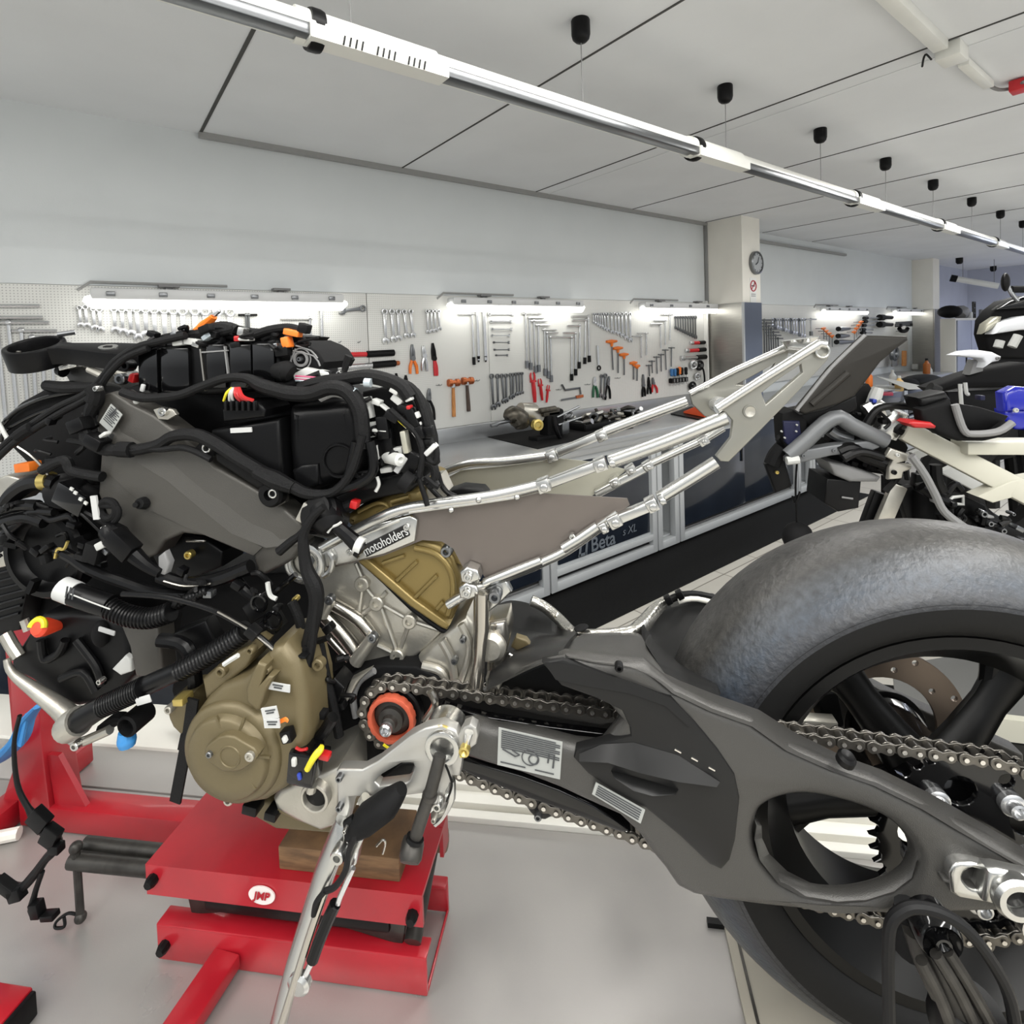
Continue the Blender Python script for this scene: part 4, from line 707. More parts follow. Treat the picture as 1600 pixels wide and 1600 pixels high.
# window rim, lighter lower lip
ribl('window_lip', [(1190, 1290), (1191, 1310), (1202, 1334), (1230, 1361), (1266, 1379), (1310, 1388), (1354, 1386), (1396, 1375), (1416, 1358), (1422, 1340)], [(1182, 1290), (1179, 1312), (1187, 1344), (1217, 1382), (1257, 1404), (1308, 1412), (1353, 1409), (1398, 1395), (1426, 1374), (1435, 1346)], .600, .632, 'cast', sw)
ribl('upper_edge', [(1030, 1048), (1062, 1063), (1112, 1083), (1186, 1109), (1238, 1142), (1312, 1179), (1376, 1202), (1450, 1238), (1500, 1266), (1600, 1325), (1660, 1360)], [(1022, 1060), (1052, 1084), (1110, 1112), (1175, 1135), (1230, 1174), (1300, 1205), (1366, 1228), (1440, 1264), (1490, 1294), (1590, 1352), (1650, 1388)], .599, .634, 'cast', sw)
rbox('tail_ridge', 1560, 1392, .597, 190, 6, .012, -11, 'cast', sw, bev=.004)
# stickers on the arm
def sticker(pix, d, lines, parent, k=0.0):
    b = MB(); slab(b, pix, d, .0012); o = b.build('warning_label', 'labelm', parent)
    c = [P(x, y, d-.0006) for x, y in pix]
    ln = MB()
    for v_, a, e in lines:
        l0, l1 = lerp(c[0], c[3], v_), lerp(c[1], c[2], v_); ln.bar(lerp(l0, l1, a), lerp(l0, l1, e), .0011, .0006, BD)
    if lines: ln.build('fine_print', 'print', o)
    return o
LN = [(.06+.055*i, .05, .97 if i % 3 else .9) for i in range(9)] + [(.9, .05, .45), (.9, .6, .9)]
st = sticker([(779, 1137), (879, 1160), (875, 1218), (777, 1195)], .5985, LN, sw)
b = MB(); b.tube(pp([(785, 1170), (805, 1182), (812, 1180), (800, 1172)], .5975), .0008, 5); b.torus(P(834, 1187, .5977), BD, .0055, .0008, 20, 5); b.torus(P(828, 1184, .5977), BD, .009, .0006, 20, 5); b.tube(pp([(858, 1178), (856, 1192)], .5977), .001, 5); b.tube(pp([(866, 1182), (864, 1200)], .5977), .001, 5); b.build('diagram', 'print', st)
sticker([(931, 1223), (1008, 1266), (1001, 1287), (925, 1241)], .5935, [(.15+.17*i, .06, .94) for i in range(5)], sw)
# axle plate and nut
b = MB(); slab(b, [(1484, 1365), (1490, 1354), (1500, 1349), (1520, 1350), (1600, 1372), (1640, 1385), (1640, 1432), (1600, 1424), (1545, 1412), (1500, 1404), (1487, 1396)], .589, .014, [[(1505, 1375), (1508, 1364), (1518, 1358), (1530, 1358), (1535, 1368), (1534, 1382), (1529, 1391), (1515, 1388)]], bev=.003); ap = b.build('axle_plate', 'alu', bike)
b = MB(); slab(b, [(1545, 1362), (1562, 1362), (1640, 1380), (1640, 1428), (1560, 1418), (1538, 1412)], .578, .014, bev=.005); b.build('axle_block', 'alu', ap)
c = P(1588, 1404, .575); b = MB(); b.lathe(c, -BD, [(.021, -.008), (.021, .002), (.018, .006), (.0125, .006), (.0115, -.004), (.0001, -.004)], 28); b.build('axle_nut', 'alu', ap); MB().lathe(c, -BD, [(.0105, -.002), (.0001, .0005)], 20, cap=False).build('axle_bore', 'black', ap)
# --- rear wheel
WC = (.41, 1.036); wc = lambda d: Bk(WC[0], d, WC[1])
whl = MB()
ra = BD
whl.lathe(wc(.775), ra, [(.216, -.088), (.230, -.088), (.2315, -.082), (.222, -.074), (.205, -.06), (.19, -.04), (.185, 0), (.19, .04), (.205, .06), (.222, .074), (.2315, .082), (.230, .088), (.216, .088), (.200, .062), (.180, .04), (.176, 0), (.180, -.04), (.200, -.062)], 72, close=True)
M['rim'] = mat('rim_black', (8, 8, 8), .38)
rw = whl.build('rear_wheel', 'rim', bike)
tp = []
for i in range(-14, 15):
    a = i/14; x = a*.101; rr = .335-.062*abs(a)**2.1; tp.append((rr, x))
prof = [(.2300, -.080), (.240, -.094), (.255, -.100)] + [(r_, x) for r_, x in tp] + [(.255, .100), (.240, .094), (.230, .080)]
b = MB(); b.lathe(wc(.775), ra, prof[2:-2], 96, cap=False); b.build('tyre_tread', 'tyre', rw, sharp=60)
b = MB(); b.lathe(wc(.775), ra, [(.229, -.083), (.236, -.093), (.245, -.0985), (.255, -.1005), (.268, -.1008), (.274, -.1005)], 96, cap=False); b.lathe(wc(.775), ra, [(.229, .083), (.240, .096), (.255, .1005), (.274, .1005)], 96, cap=False); b.build('tyre_sidewall', 'tyres', rw, sharp=60)
for k in range(5):
    a0 = R(54+72*k); dd = lambda a, rr: Bk(WC[0]+math.cos(a)*rr, .755+.02*(rr/.19), WC[1]+math.sin(a)*rr)
    MB().tube([dd(a0, .03), dd(a0, .08), dd(a0, .13), dd(a0, .19)], [.026, .020, .017, .022], 12, sm=3, flat=1.3).build('spoke', 'rim', rw)
    MB().tube([dd(a0, .12), dd(a0+.10, .16), dd(a0+.16, .192)], [.010, .012, .016], 10, sm=3).build('spoke_fork', 'rim', rw)
MB().lathe(wc(.69), ra, [(.030, 0), (.052, .01), (.055, .05), (.045, .1), (.05, .17)], 32).build('hub', 'blackg', rw)
# brake disc on the far side with drilled holes
b = MB(); n_ = 18; dl = [circ(0, 0, .115, 64), circ(0, 0, .072, 40)]+[circ(math.cos(2*math.pi*i/n_+(.1 if i % 2 else 0))*(.085+.02*(i % 2)), math.sin(2*math.pi*i/n_+(.1 if i % 2 else 0))*(.085+.02*(i % 2)), .0042, 10) for i in range(n_)]
b.plate(dl, (wc(.868), BS, UP, BD), .005, .0006, 1); b.build('brake_disc', 'disc', rw); b = MB(); b.plate([circ(0, 0, .055, 48), circ(0, 0, .042, 40)], (wc(.862), BS, UP, BD), .003); tr_ = b.build('tone_ring', 'black', rw)
for k in range(30):
    a = 2*math.pi*k/30
# rear sprocket
NT = 41; RS = .015875/(2*math.sin(math.pi/NT)); sp = []
for i in range(NT):
    a = 2*math.pi*i/NT
    for f, rr in ((-.32, RS-.003), (0, RS-.005), (.32, RS-.003), (.5, RS+.0055)): sp.append((WC[0]+math.cos(a+f*2*math.pi/NT)*rr, WC[1]+math.sin(a+f*2*math.pi/NT)*rr))
hl = [circ(WC[0]+math.cos(R(30+72*i))*.062, WC[1]+math.sin(R(30+72*i))*.062, .017, 18) for i in range(5)]+[circ(WC[0]+math.cos(R(66+72*i))*.083, WC[1]+math.sin(R(66+72*i))*.083, .008, 12) for i in range(5)]
b = MB(); b.plate([sp]+hl, BF(.672), .006, .0008, 1); spk = b.build('rear_sprocket', 'blackg', rw)
for i in range(5):
    a = R(102+72*i+36-10); c = Bk(WC[0]+math.cos(a)*.064, .668, WC[1]+math.sin(a)*.064); b = MB(); b.lathe(c, -BD, [(.013, -.004), (.013, .003), (.010, .005), (.0085, .005), (.0085, .012), (.006, .013), (.0055, .006), (.0001, .006)], 18); b.build('sprocket_nut', 'chrome', rw)
MB().cyl(Bk(WC[0], .578, WC[1]), Bk(WC[0], .95, WC[1]), .015, 20).build('axle', 'alu', rw)
# window side: brake caliper seen through the rim
rbox('caliper_bracket', 1275, 1136, .80, 60, 34, .02, 0, 'alud'); rbox('caliper', 1290, 1098, .84, 34, 60, .04, 10, 'blackm', bev=.006)
# --- chain
P16 = .015875; CD = .672
fs_ = P(614, 1119, .665); FC = (fs_.dot(BS), fs_.z); RF = P16/(2*math.sin(math.pi/16))
def chainpath():
    pts = []; dx, dz = WC[0]-FC[0], WC[1]-FC[1]; L = math.hypot(dx, dz); base = math.atan2(dz, dx); al = math.acos((RF-RS)/L)
    for i in range(25): a = base+al + (2*math.pi-2*al)*(i/24); pts.append((FC[0]+math.cos(a)*RF, FC[1]+math.sin(a)*RF))
    p0 = pts[-1]; mid = [P(x, y, .665) for x, y in ((722, 1211), (800, 1241), (875, 1269), (973, 1302), (1080, 1344), (1220, 1398), (1400, 1446), (1541, 1473))]
    pts += [(q.dot(BS), q.z) for q in mid]
    for i in range(40): 
        a = base-al*.97 + (al*1.97)*(i/39); pts.append((WC[0]+math.cos(a)*RS, WC[1]+math.sin(a)*RS))
    return pts
cp = chainpath(); cp.append(cp[0])
cum = [0]
for i in range(1, len(cp)): cum.append(cum[-1]+math.hypot(cp[i][0]-cp[i-1][0], cp[i][1]-cp[i-1][1]))
N_ = int(round(cum[-1]/P16)); N_ += N_ % 2; pit = cum[-1]/N_; joints = []; j = 0
for i in range(N_):
    s_ = i*pit
    while cum[j+1] < s_: j += 1
    f = (s_-cum[j])/(cum[j+1]-cum[j]); joints.append((lerp(cp[j][0], cp[j+1][0], f), lerp(cp[j][1], cp[j+1][1], f)))
def linkplate(h, w0, n=9):
    l = []
    for i in range(n): a = math.pi/2+math.pi*i/(n-1); l.append((-P16/2+math.cos(a)*h, math.sin(a)*h))
    l.append((0, -w0))
    for i in range(n): a = -math.pi/2+math.pi*i/(n-1); l.append((P16/2+math.cos(a)*h, math.sin(a)*h))
    l.append((0, w0)); return l
Z0, XX, YY, ZZ = V(), V((1, 0, 0)), V((0, 0, 1)), V((0, 1, 0))
def lk(outer):
    b = MB(); ds = ((-.0105, -.0085), (.0085, .0105)) if outer else ((-.0078, -.006), (.006, .0078))
    for d0, d1 in ds: b.plate([linkplate(.0072, .0046)], (ZZ*d0, XX, YY, ZZ), d1-d0, .0005, 1)
    for sx in (-1, 1):
        if outer: b.cyl(V((sx*P16/2, -.0122, 0)), V((sx*P16/2, .0122, 0)), .0027, 10)
        else: b.cyl(V((sx*P16/2, -.006, 0)), V((sx*P16/2, .006, 0)), .0051, 12)
    return b
ch = thing('drive_chain', '', '', Bk(FC[0], CD, FC[1])); del ch['label'], ch['category']; ch.parent = bike; ch.location = W[ch]-W[bike]
meso = lk(True).build('outer_link', 'chain', None, loc=(0, 0, 0)); mesi = lk(False).build('inner_link', 'chain', None, loc=(0, 0, 0))
mo, mi = meso.data, mesi.data; bpy.data.objects.remove(meso); bpy.data.objects.remove(mesi)
mo.materials.append(M['pin'])
for p in mo.polygons:
    if abs(p.center.y) > .0107: p.material_index = 1
for i in range(N_):
    (a0, b0), (a1, b1) = joints[i], joints[(i+1) % N_]; c = Bk((a0+a1)/2, CD, (b0+b1)/2); an = math.atan2(b1-b0, a1-a0)
    u = BS*math.cos(an)+UP*math.sin(an); v = UP*math.cos(an)-BS*math.sin(an); q = c-W[ch]
    o = bpy.data.objects.new('outer_link' if i % 2 else 'inner_link', mo if i % 2 else mi); COL.objects.link(o); o.parent = ch
    o.matrix_local = Matrix(((u.x, BD.x, v.x, q.x), (u.y, BD.y, v.y, q.y), (u.z, BD.z, v.z, q.z), (0, 0, 0, 1)))
# chain sliders on the arm
b = MB(); slab(b, [(690, 1102), (760, 1120), (860, 1136), (940, 1146), (975, 1152), (972, 1165), (900, 1160), (820, 1146), (742, 1130), (700, 1118)], .655, .010, bev=.003); b.build('chain_slider', 'blackg', bike)
b = MB(); slab(b, [(690, 1088), (800, 1096), (985, 1132), (985, 1190), (900, 1186), (720, 1156)], .705, .02); b.build('inner_plate', 'blackm', bike)
b = MB(); slab(b, [(722, 1184), (765, 1198), (815, 1212), (874, 1234), (930, 1260), (985, 1300), (970, 1302), (900, 1275), (820, 1246), (740, 1214), (720, 1204)], .658, .03, bev=.003); b.build('chain_slider_lower', 'blackg', bike)
b = MB(); slab(b, [(808, 1240), (870, 1258), (868, 1274), (852, 1282), (838, 1281), (828, 1270)], .664, .02, bev=.003); b.build('chain_guide', 'castd', bike); bolt(841, 1273, .662, 6, 'chromed')
# front sprocket and red ring
b = MB(); b.lathe(Bk(FC[0], .676, FC[1]), -BD, [(.0365, -.004), (.0365, .006), (.034, .008), (.012, .008)], 40); fsp = b.build('front_sprocket', 'black', bike)
q = [(FC[0]+math.cos(2*math.pi*i/64)*(.0312 if i % 4 else .0302), FC[1]+math.sin(2*math.pi*i/64)*(.0312 if i % 4 else .0302)) for i in range(64)]
b = MB(); b.plate([q, circ(FC[0], FC[1], .0248, 48)], BF(.655), .010, .0012, 2); b.build('sprocket_ring', 'ring', fsp)
b = MB(); b.lathe(Bk(FC[0], .668, FC[1]), -BD, [(.0235, 0), (.0235, .004), (.016, .006), (.016, .012), (.010, .014), (.009, .02), (.006, .022)], 28); b.build('sprocket_hub', 'steelb', fsp)
b = MB(); b.lathe(Bk(FC[0]-.001, .648, FC[1]-.002), -BD, [(.008, 0), (.008, .008), (.006, .01), (.0045, .004), (.0001, .004)], 14); b.build('shaft_bolt', 'chrome', fsp); MB().bar(Bk(FC[0]+.001, .628, FC[1]-.01), Bk(FC[0]+.012, .63, FC[1]-.019), .003, .001, BD).build('paint_mark', 'yellow', fsp)
# --- subframe
sf = MB(); DN, DF = .69, .87
def weldtube(b, l, d, r, sm=4): b.tube(pp(l, d), r, 14, sm=sm)
def lug(b, x, y, d, wp, hp, ang, th=.022):
    s = pxs(x, y, d); a = R(ang); u = BS*math.cos(a)+UP*math.sin(a); v = UP*math.cos(a)-BS*math.sin(a); b.box(P(x, y, d), (wp*s, hp*s, th), (u, v, BD)); b.cyl(P(x, y, d)-BD*(th*.62)-v*(hp*s*.1), P(x, y, d)+BD*(th*.62)-v*(hp*s*.1), hp*s*.32, 12)
sub = MB(); weldtube(sub, [(500, 858), (540, 836), (568, 822), (600, 806), (632, 795), (680, 787), (758, 777), (800, 769), (838, 760), (852, 757)], DN, .0072); sub = sub.build('subframe', 'alu', bike, sharp=50)
def spart(name, fn, m='alu', bev=0.0): b = MB(); fn(b); return b.build(name, m, sub, bev=bev, sharp=45)
spart('upper_tube', lambda b: weldtube(b, [(954, 721), (1040, 690), (1134, 652)], DN, .0090))
spart('lower_tube', lambda b: weldtube(b, [(700, 945), (722, 932), (758, 914), (800, 898), (844, 880), (885, 860), (932, 827), (950, 817)], DN, .0062))
spart('lower_tube', lambda b: weldtube(b, [(1030, 778), (1075, 750), (1119, 722)], DN, .0080))
spart('link_bar', lambda b: b.bar(P(857, 755, DN), P(932, 727, DN), .012, .016, BD), bev=.002); spart('link_bar', lambda b: b.bar(P(955, 814, DN), P(1018, 788, DN), .012, .016, BD), bev=.002)
for i, (x, y, w_, h, a) in enumerate(((850, 757, 20, 20, 20), (938, 725, 20, 19, 20), (955, 720, 9, 16, 20), (960, 812, 20, 20, 28), (943, 822, 12, 16, 28), (1018, 787, 18, 20, 28), (1033, 778, 9, 17, 28))):
    spart('clamp_lug', lambda b: lug(b, x, y, DN-.001, w_, h, a), bev=.0015)
spart('weld_sleeve', lambda b: b.tube(pp([(757, 911), (800, 894), (846, 876)], DN-.004), [.0062+.0005*(i % 2) for i in range(3)], 12)); spart('weld_sleeve', lambda b: b.tube(pp([(880, 857), (905, 842), (934, 822)], DN-.004), .0068, 12))
b = MB(); slab(b, [(486, 862), (540, 838), (600, 814), (650, 802), (700, 794), (760, 786), (801, 780), (839, 771), (980, 779), (984, 789), (963, 806), (934, 825), (890, 856), (844, 879), (800, 896), (761, 908), (752, 893), (722, 884), (708, 857), (690, 846), (660, 844), (600, 868), (540, 882), (500, 892)], DN+.004, .003); b.build('heat_shield', 'shield', sub)
b = MB(); slab(b, [(492, 862), (540, 840), (590, 818), (640, 806), (652, 812), (648, 846), (600, 866), (545, 880), (505, 888)], DN-.003, .006, bev=.002); b.build('brand_bracket', 'alu', sub)
for l in ([(640, 800), (690, 793), (750, 785), (808, 776)], [(545, 846), (580, 830), (625, 812)], [(963, 800), (935, 820)]): hose('weld_bead', l, DN-.004, .0026, 'alu', sub, n=8)
for x, y in ((748, 781), (808, 777), (705, 797)): spart('weld_spot', lambda b: b.sph(P(x, y, DN-.005), .0042))
for x, y in ((636, 823), (547, 862), (894, 838)): bolt(x, y, DN-.004, 5, 'alu', sub, h=.004)
# brand plate
o_ = P(602, 846, DN-.0055); u = (P(632, 831, DN)-P(572, 861, DN)); u.normalize(); v = -(BD.cross(u)); v = v if v.z > 0 else -v
b = MB(); s_ = pxs(602, 846, DN); b.plate([[(-38*s_, -8.5*s_), (38*s_, -8.5*s_), (38*s_, 9*s_), (-38*s_, 9*s_)]], (o_, u, v, BD), .002); bp_ = b.build('brand_plate', 'blackg', sub); text('motoholders', (o_-BD*.0004, u, v, -BD), 19.5*s_, 'wlabel', bp_, squash=.76, ext=.0003)
# front eye
c = P(481, 876, DN); s_ = pxs(481, 876, DN)
b = MB(); b.plate([circ(c.dot(BS), c.z, 31*s_, 36), circ(c.dot(BS), c.z, 19*s_, 30)], BF(DN-.012), .03, .003, 2); b.build('mounting_eye', 'alu', sub); b = MB(); b.lathe(P(481, 876, DN-.004), -BD, [(20*s_, -.006), (20*s_, .002), (16*s_, .005), (.0001, .005)], 28); b.build('eye_bolt', 'alud', sub)
b = MB(); b.lathe(P(484, 876, DN-.0095), -BD, [(8*s_, -.002), (8*s_, .0015), (.001, .0015)], 6); b.build('bolt_hex', 'chromed', sub)
b = MB(); b.tube(pp([(513, 862), (520, 875), (516, 892), (505, 900)], DN-.006), .004, 8, sm=3); b.build('weld_bead', 'alu', sub)
# tail plates
b = MB(); slab(b, [(1119, 637), (1200, 585), (1277, 538), (1290, 538), (1297, 547), (1294, 562), (1226, 634), (1189, 672), (1139, 722), (1126, 721), (1119, 713), (1142, 684), (1145, 657), (1134, 645)], DN-.003, .008, [[(1190, 614), (1220, 590), (1252, 569), (1254, 582), (1226, 606), (1197, 632)]], bev=.0015, hk=1); tpn = b.build('tail_plate', 'alup', sub)
spart('tail_rail', lambda b: b.tube(pp([(1120, 639), (1200, 587), (1280, 537), (1290, 539)], DN-.004), .0056, 12)); b = MB(); washer(b, 1286, 549, DN-.008, 12.5, 8.5, .016); b.build('tail_eye', 'alu', sub)
b = MB(); washer(b, 1172, 643, DN-.0055, 11, 8.5, .006); b.build('dimple_rim', 'alup', sub); b = MB(); b.lathe(P(1172, 643, DN-.0036), -BD, [(8.6*pxs(1172, 643, DN), .0012), (4*pxs(1172, 643, DN), .0004), (.0001, .0002)], 20, cap=False); b.build('dimple', 'alud', sub)
b = MB(); slab(b, [(1078, 616), (1150, 580), (1226, 545), (1233, 550), (1225, 575), (1170, 620), (1119, 650), (1102, 651), (1082, 632)], DF-.003, .008, [[(1150, 601), (1176, 588), (1212, 567), (1205, 578), (1165, 602)]], bev=.0015, hk=1); b.build('tail_plate', 'alup', sub); spart('tail_rail', lambda b: b.tube(pp([(1078, 615), (1150, 578), (1230, 542)], DF-.004), .0052, 12))
spart('cross_tube', lambda b: b.tube(pp([(1130, 636, DN), (1122, 632, .78), (1118, 632, DF)]), .011, 14)); spart('cross_tube', lambda b: b.tube(pp([(1280, 546, DN), (1250, 544, .78), (1236, 543, DF)]), .009, 14))
for x, y, d in ((1236, 537, .84), (1262, 534, .76)): spart('seat_mount', lambda b: b.tube(pp([(x, y-6, d), (x+2, y+6, d)]), [.014, .009], 12))
# far rails
spart('upper_tube', lambda b: weldtube(b, [(676, 747), (700, 735), (734, 724), (790, 720), (848, 713), (860, 711)], DF, .0072)); spart('upper_tube', lambda b: weldtube(b, [(945, 675), (1010, 650), (1073, 627)], DF, .0082)); spart('link_bar', lambda b: b.bar(P(870, 708, DF), P(944, 677, DF), .013, .016, BD), bev=.002)
for x, y, a in ((862, 712, 22), (940, 680, 22)): spart('clamp_lug', lambda b: lug(b, x, y, DF-.001, 17, 17, a), bev=.0015)
spart('lower_tube', lambda b: weldtube(b, [(1008, 729), (1055, 707), (1098, 687), (1130, 668)], DF, .0062)); spart('link_bar', lambda b: b.bar(P(930, 772, DF), P(1008, 731, DF), .012, .016, BD), bev=.002)
for x, y in ((960, 752), (985, 733), (1012, 727), (1098, 688)): spart('clamp_lug', lambda b: lug(b, x, y, DF-.001, 16, 13, 30), bev=.0015)
b = MB(); slab(b, [(690, 752), (720, 735), (790, 728), (846, 721), (871, 716), (925, 722), (980, 734), (925, 775), (880, 800), (820, 830), (760, 820), (720, 790)], DF+.006, .003); b.build('heat_shield', 'shieldi', sub)
# upright bracket from the lower rail to the gearbox
spart('upright_bracket', lambda b: b.tube(pp([(752, 925), (752, 980), (748, 1030), (742, 1082)], .675), [.012, .0125, .010, .012], 14, flat=.7), 'titan'); bolt(775, 928, .68, 10, 'chromed', sub, h=.012); spart('brace', lambda b: slab(b, [(738, 925), (790, 905), (800, 925), (780, 945), (760, 960), (758, 1000), (745, 1000), (742, 950)], .685, .01, bev=.003), 'alu')
# ------------------------------------------------------------------ engine, frame and wiring of the motorcycle
M.update(plast=mat('black_plastic', (10, 10, 11), .34, bump=.05, bscale=500, spec=.16), tape=mat('cloth_tape', (13, 13, 14), .6, bump=.35, bscale=500), hoseb=mat('rubber_hose', (11, 11, 12), .3), clamp=mat('white_clip', (184, 185, 182), .45), silv=mat('silver_band', (176, 186, 192), .35, .4))
def sl(name, pix, d, th, m, parent=bike, bev=.003, holes=(), k=1, **kw): b = MB(); slab(b, pix, d, th, holes, k=k, bev=bev, **kw); return b.build(name, m, parent, sharp=45)
# hidden masses that close the bike behind its visible parts
sl('crankcase', [(290, 905), (440, 895), (500, 905), (560, 1010), (640, 1050), (690, 1085), (700, 1130), (560, 1235), (420, 1262), (300, 1190), (268, 1080)], .78, .10, 'blackm')
sl('airbox_core', [(70, 650), (165, 615), (300, 575), (420, 590), (560, 615), (610, 620), (630, 690), (630, 750), (590, 775), (480, 830), (300, 835), (150, 800), (60, 770)], .745, .09, 'plast')
sl('radiator_shroud', [(-60, 810), (120, 800), (210, 830), (300, 900), (290, 1000), (240, 1000), (150, 965), (60, 975), (-60, 975)], .80, .06, 'blackm')
rad = sl('radiator', [(-40, 860), (10, 850), (45, 905), (30, 985), (-40, 1000)], .76, .03, 'black')
for i in range(9): hose('radiator_fin', [(-30, 880+12*i, .757), (42-3*abs(i-4), 862+12*i, .757)], 0, .0022, 'black', rad, sm=0, n=6)
# --- main frame
FRM = [(158, 617), (175, 612), (200, 628), (240, 648), (280, 678), (335, 728), (405, 768), (440, 792), (474, 822), (474, 846), (458, 874), (443, 884), (414, 898), (402, 894), (396, 871), (345, 850), (318, 838), (285, 834), (258, 846), (243, 868), (222, 876), (196, 856), (168, 810), (152, 772), (156, 712), (148, 660)]
fm = sl('main_frame', FRM, .668, .035, 'frame', bev=.005, seg=3)
ribl('frame_facet', [(178, 616), (200, 628), (240, 648), (280, 678), (335, 728), (405, 768), (440, 792), (474, 822)], [(166, 668), (182, 705), (216, 724), (262, 752), (312, 794), (362, 834), (415, 856), (466, 850)], .663, .676, 'frame', fm)
ribl('frame_facet', [(182, 702), (216, 722), (262, 750), (312, 792), (362, 832), (410, 855)], [(172, 742), (200, 768), (240, 800), (290, 824), (345, 846), (396, 868)], .666, .6635, 'frame', fm)
stf = sticker([(173, 631), (191, 648), (173, 677), (155, 660)], .6595, [(.1+.09*i, .1, .9 if i % 2 else .75) for i in range(8)], fm)
b = MB(); b.tube(pp([(219, 787, .662), (211, 789, .650)]), [.006, .0035], 10); b.tube(pp([(226, 786, .665), (217, 787, .655)]), [.009, .007], 10); b.build('frame_stud', 'blackm', fm)
b = MB(); b.lathe(P(424, 772, .655), -BD, [(.017, -.01), (.017, .002), (.014, .006), (.007, .006), (.006, 0), (.0001, 0)], 24); b.build('frame_bush', 'black', fm); b = MB(); washer(b, 425, 772, .6480, 7, 4, .003); b.build('bush_washer', 'alu', fm)
sl('tank_bracket', [(410, 766), (424, 748), (442, 760), (446, 785), (430, 795)], .668, .01, 'frame', fm, bev=.002)
b = MB(); washer(b, 321, 701, .650, 7, 4, .006); b.build('ring_nut', 'alu', fm); sl('tab', [(302, 702), (312, 690), (334, 700), (332, 713), (318, 715)], .655, .006, 'blackm', fm)
sl('silver_bracket', [(239, 640), (252, 636), (270, 640), (275, 648), (262, 656), (247, 655)], .662, .006, 'alud', fm, bev=.001); bolt(257, 643, .661, 6.5, 'alu', fm, h=.006)
b = MB(); slab(b, [(236, 846), (262, 836), (288, 834), (320, 842), (348, 862), (346, 886), (300, 905), (252, 896), (238, 872)], .71, .05, bev=.004); b.build('frame_recess', 'black', fm); bolt(297, 866, .70, 6, 'brass', fm); rbox('recess_clip', 306, 845, .70, 30, 4, .004, 0, 'titan', fm)
# --- airbox, battery box and tank
sl('tank_lower', [(446, 645), (458, 634), (500, 630), (540, 627), (556, 640), (566, 690), (562, 740), (508, 764), (470, 772), (450, 740)], .668, .16, 'plast', bev=.018, seg=4, k=2)
b = MB(); slab(b, [(455, 735), (470, 726), (497, 724), (500, 758), (470, 768), (460, 760)], .664, .02, bev=.005); b.build('tank_step', 'plast', bike); b = MB(); b.torus(P(530, 720, .667), BD, .021, .0022, 26, 6); b.build('tank_boss', 'plast', bike)
ecu = sl('battery_box', [(328, 672), (436, 655), (444, 770), (400, 764), (336, 722)], .660, .12, 'plast', bev=.006); sl('control_unit', [(346, 640), (362, 628), (404, 628), (414, 640), (412, 652), (348, 660)], .655, .06, 'plast', ecu, bev=.004)
for i in range(6): rbox('connector_rib', 354+9*i, 634, .652, 4, 14, .006, 0, 'black', ecu, bev=.0008)
rbox('white_tag', 377, 672, .6585, 33, 7, .002, 2, 'wlabel', ecu, bev=0)
ab = sl('upper_airbox', [(213, 560), (222, 548), (255, 538), (330, 534), (420, 532), (436, 552), (438, 600), (400, 612), (330, 618), (235, 614), (218, 604)], .685, .17, 'plast', bev=.008, seg=3)
for x, y, w_ in ((234, 580, 30), (276, 578, 44), (340, 572, 30), (378, 572, 34), (414, 570, 34)): rbox('airbox_panel', x, y, .683, w_, 62, .008, -2, 'blackg', ab, bev=.002)
rbox('airbox_edge', 318, 578, .679, 2.4, 60, .004, 4, 'titan', ab, bev=0); rbox('airbox_edge', 355, 568, .679, 2, 50, .004, 4, 'grey', ab, bev=0); rbox('airbox_edge', 336, 549, .679, 40, 2, .004, 2, 'grey', ab, bev=0)
sl('airbox_lid', [(222, 552), (240, 536), (300, 524), (390, 520), (440, 526), (430, 538), (330, 542), (250, 548)], .70, .14, 'plast', bev=.008)
pb = sl('pump_body', [(452, 548), (462, 532), (482, 540), (494, 548), (505, 566), (498, 578), (470, 574), (455, 566)], .69, .10, 'blackm', bev=.006); b = MB(); b.torus(P(470, 561, .688), BD, .009, .0022, 22, 6); b.torus(P(470, 561, .688), BD, .014, .001, 22, 6); b.build('pump_ring', 'grey', pb); bolt(470, 561, .686, 3.5, 'chromed', pb)
for l in ([(458, 548), (490, 556), (500, 572)], [(462, 540), (486, 548), (496, 560)], [(452, 570), (462, 545)]): hose('pump_rib', l, .687, .0012, 'grey', pb, sm=2, n=6)
# --- top yoke
c = P(57, 549, .74); n1 = (UP*.93-BD*.36+BS*.08).normalized(); u1 = (BS-n1*BS.dot(n1)).normalized(); v1 = n1.cross(u1)
ty = MB(); ty.plate([circ(0, 0, .0395, 44), circ(0, 0, .0315, 36)], (c+n1*.012, u1, v1, -n1), .032, .003, 2); ty = ty.build('top_yoke', 'plast', bike)
b = MB(); arm_ = [(.034, -.016), (.05, -.010), (.075, -.012), (.13, -.020), (.17, -.022), (.17, .024), (.12, .022), (.07, .016), (.05, .014), (.034, .018)]; b.plate([arm_], (c+n1*.012, u1, v1, -n1), .026, .003, 2); b.build('yoke_arm', 'plast', ty)
b = MB(); b.tube([c+n1*.016+v1*.031-u1*.0+u1*.012, c+n1*.016+v1*.045+u1*.03], .004, 8); b.build('clamp_bolt', 'chromed', ty); b = MB(); b.box(c+u1*.006-v1*.0305+n1*.004, (.006, .003, .018), (u1, v1, n1)); b.build('clamp_slot', 'titan', ty)
b = MB(); b.plate([[(math.cos(a*math.pi/14)*.0145, math.sin(a*math.pi/14)*.010) for a in range(28)]], (c+n1*.0135+u1*.125, u1, v1, -n1), .002); yb = b.build('yoke_badge', 'alu', ty)
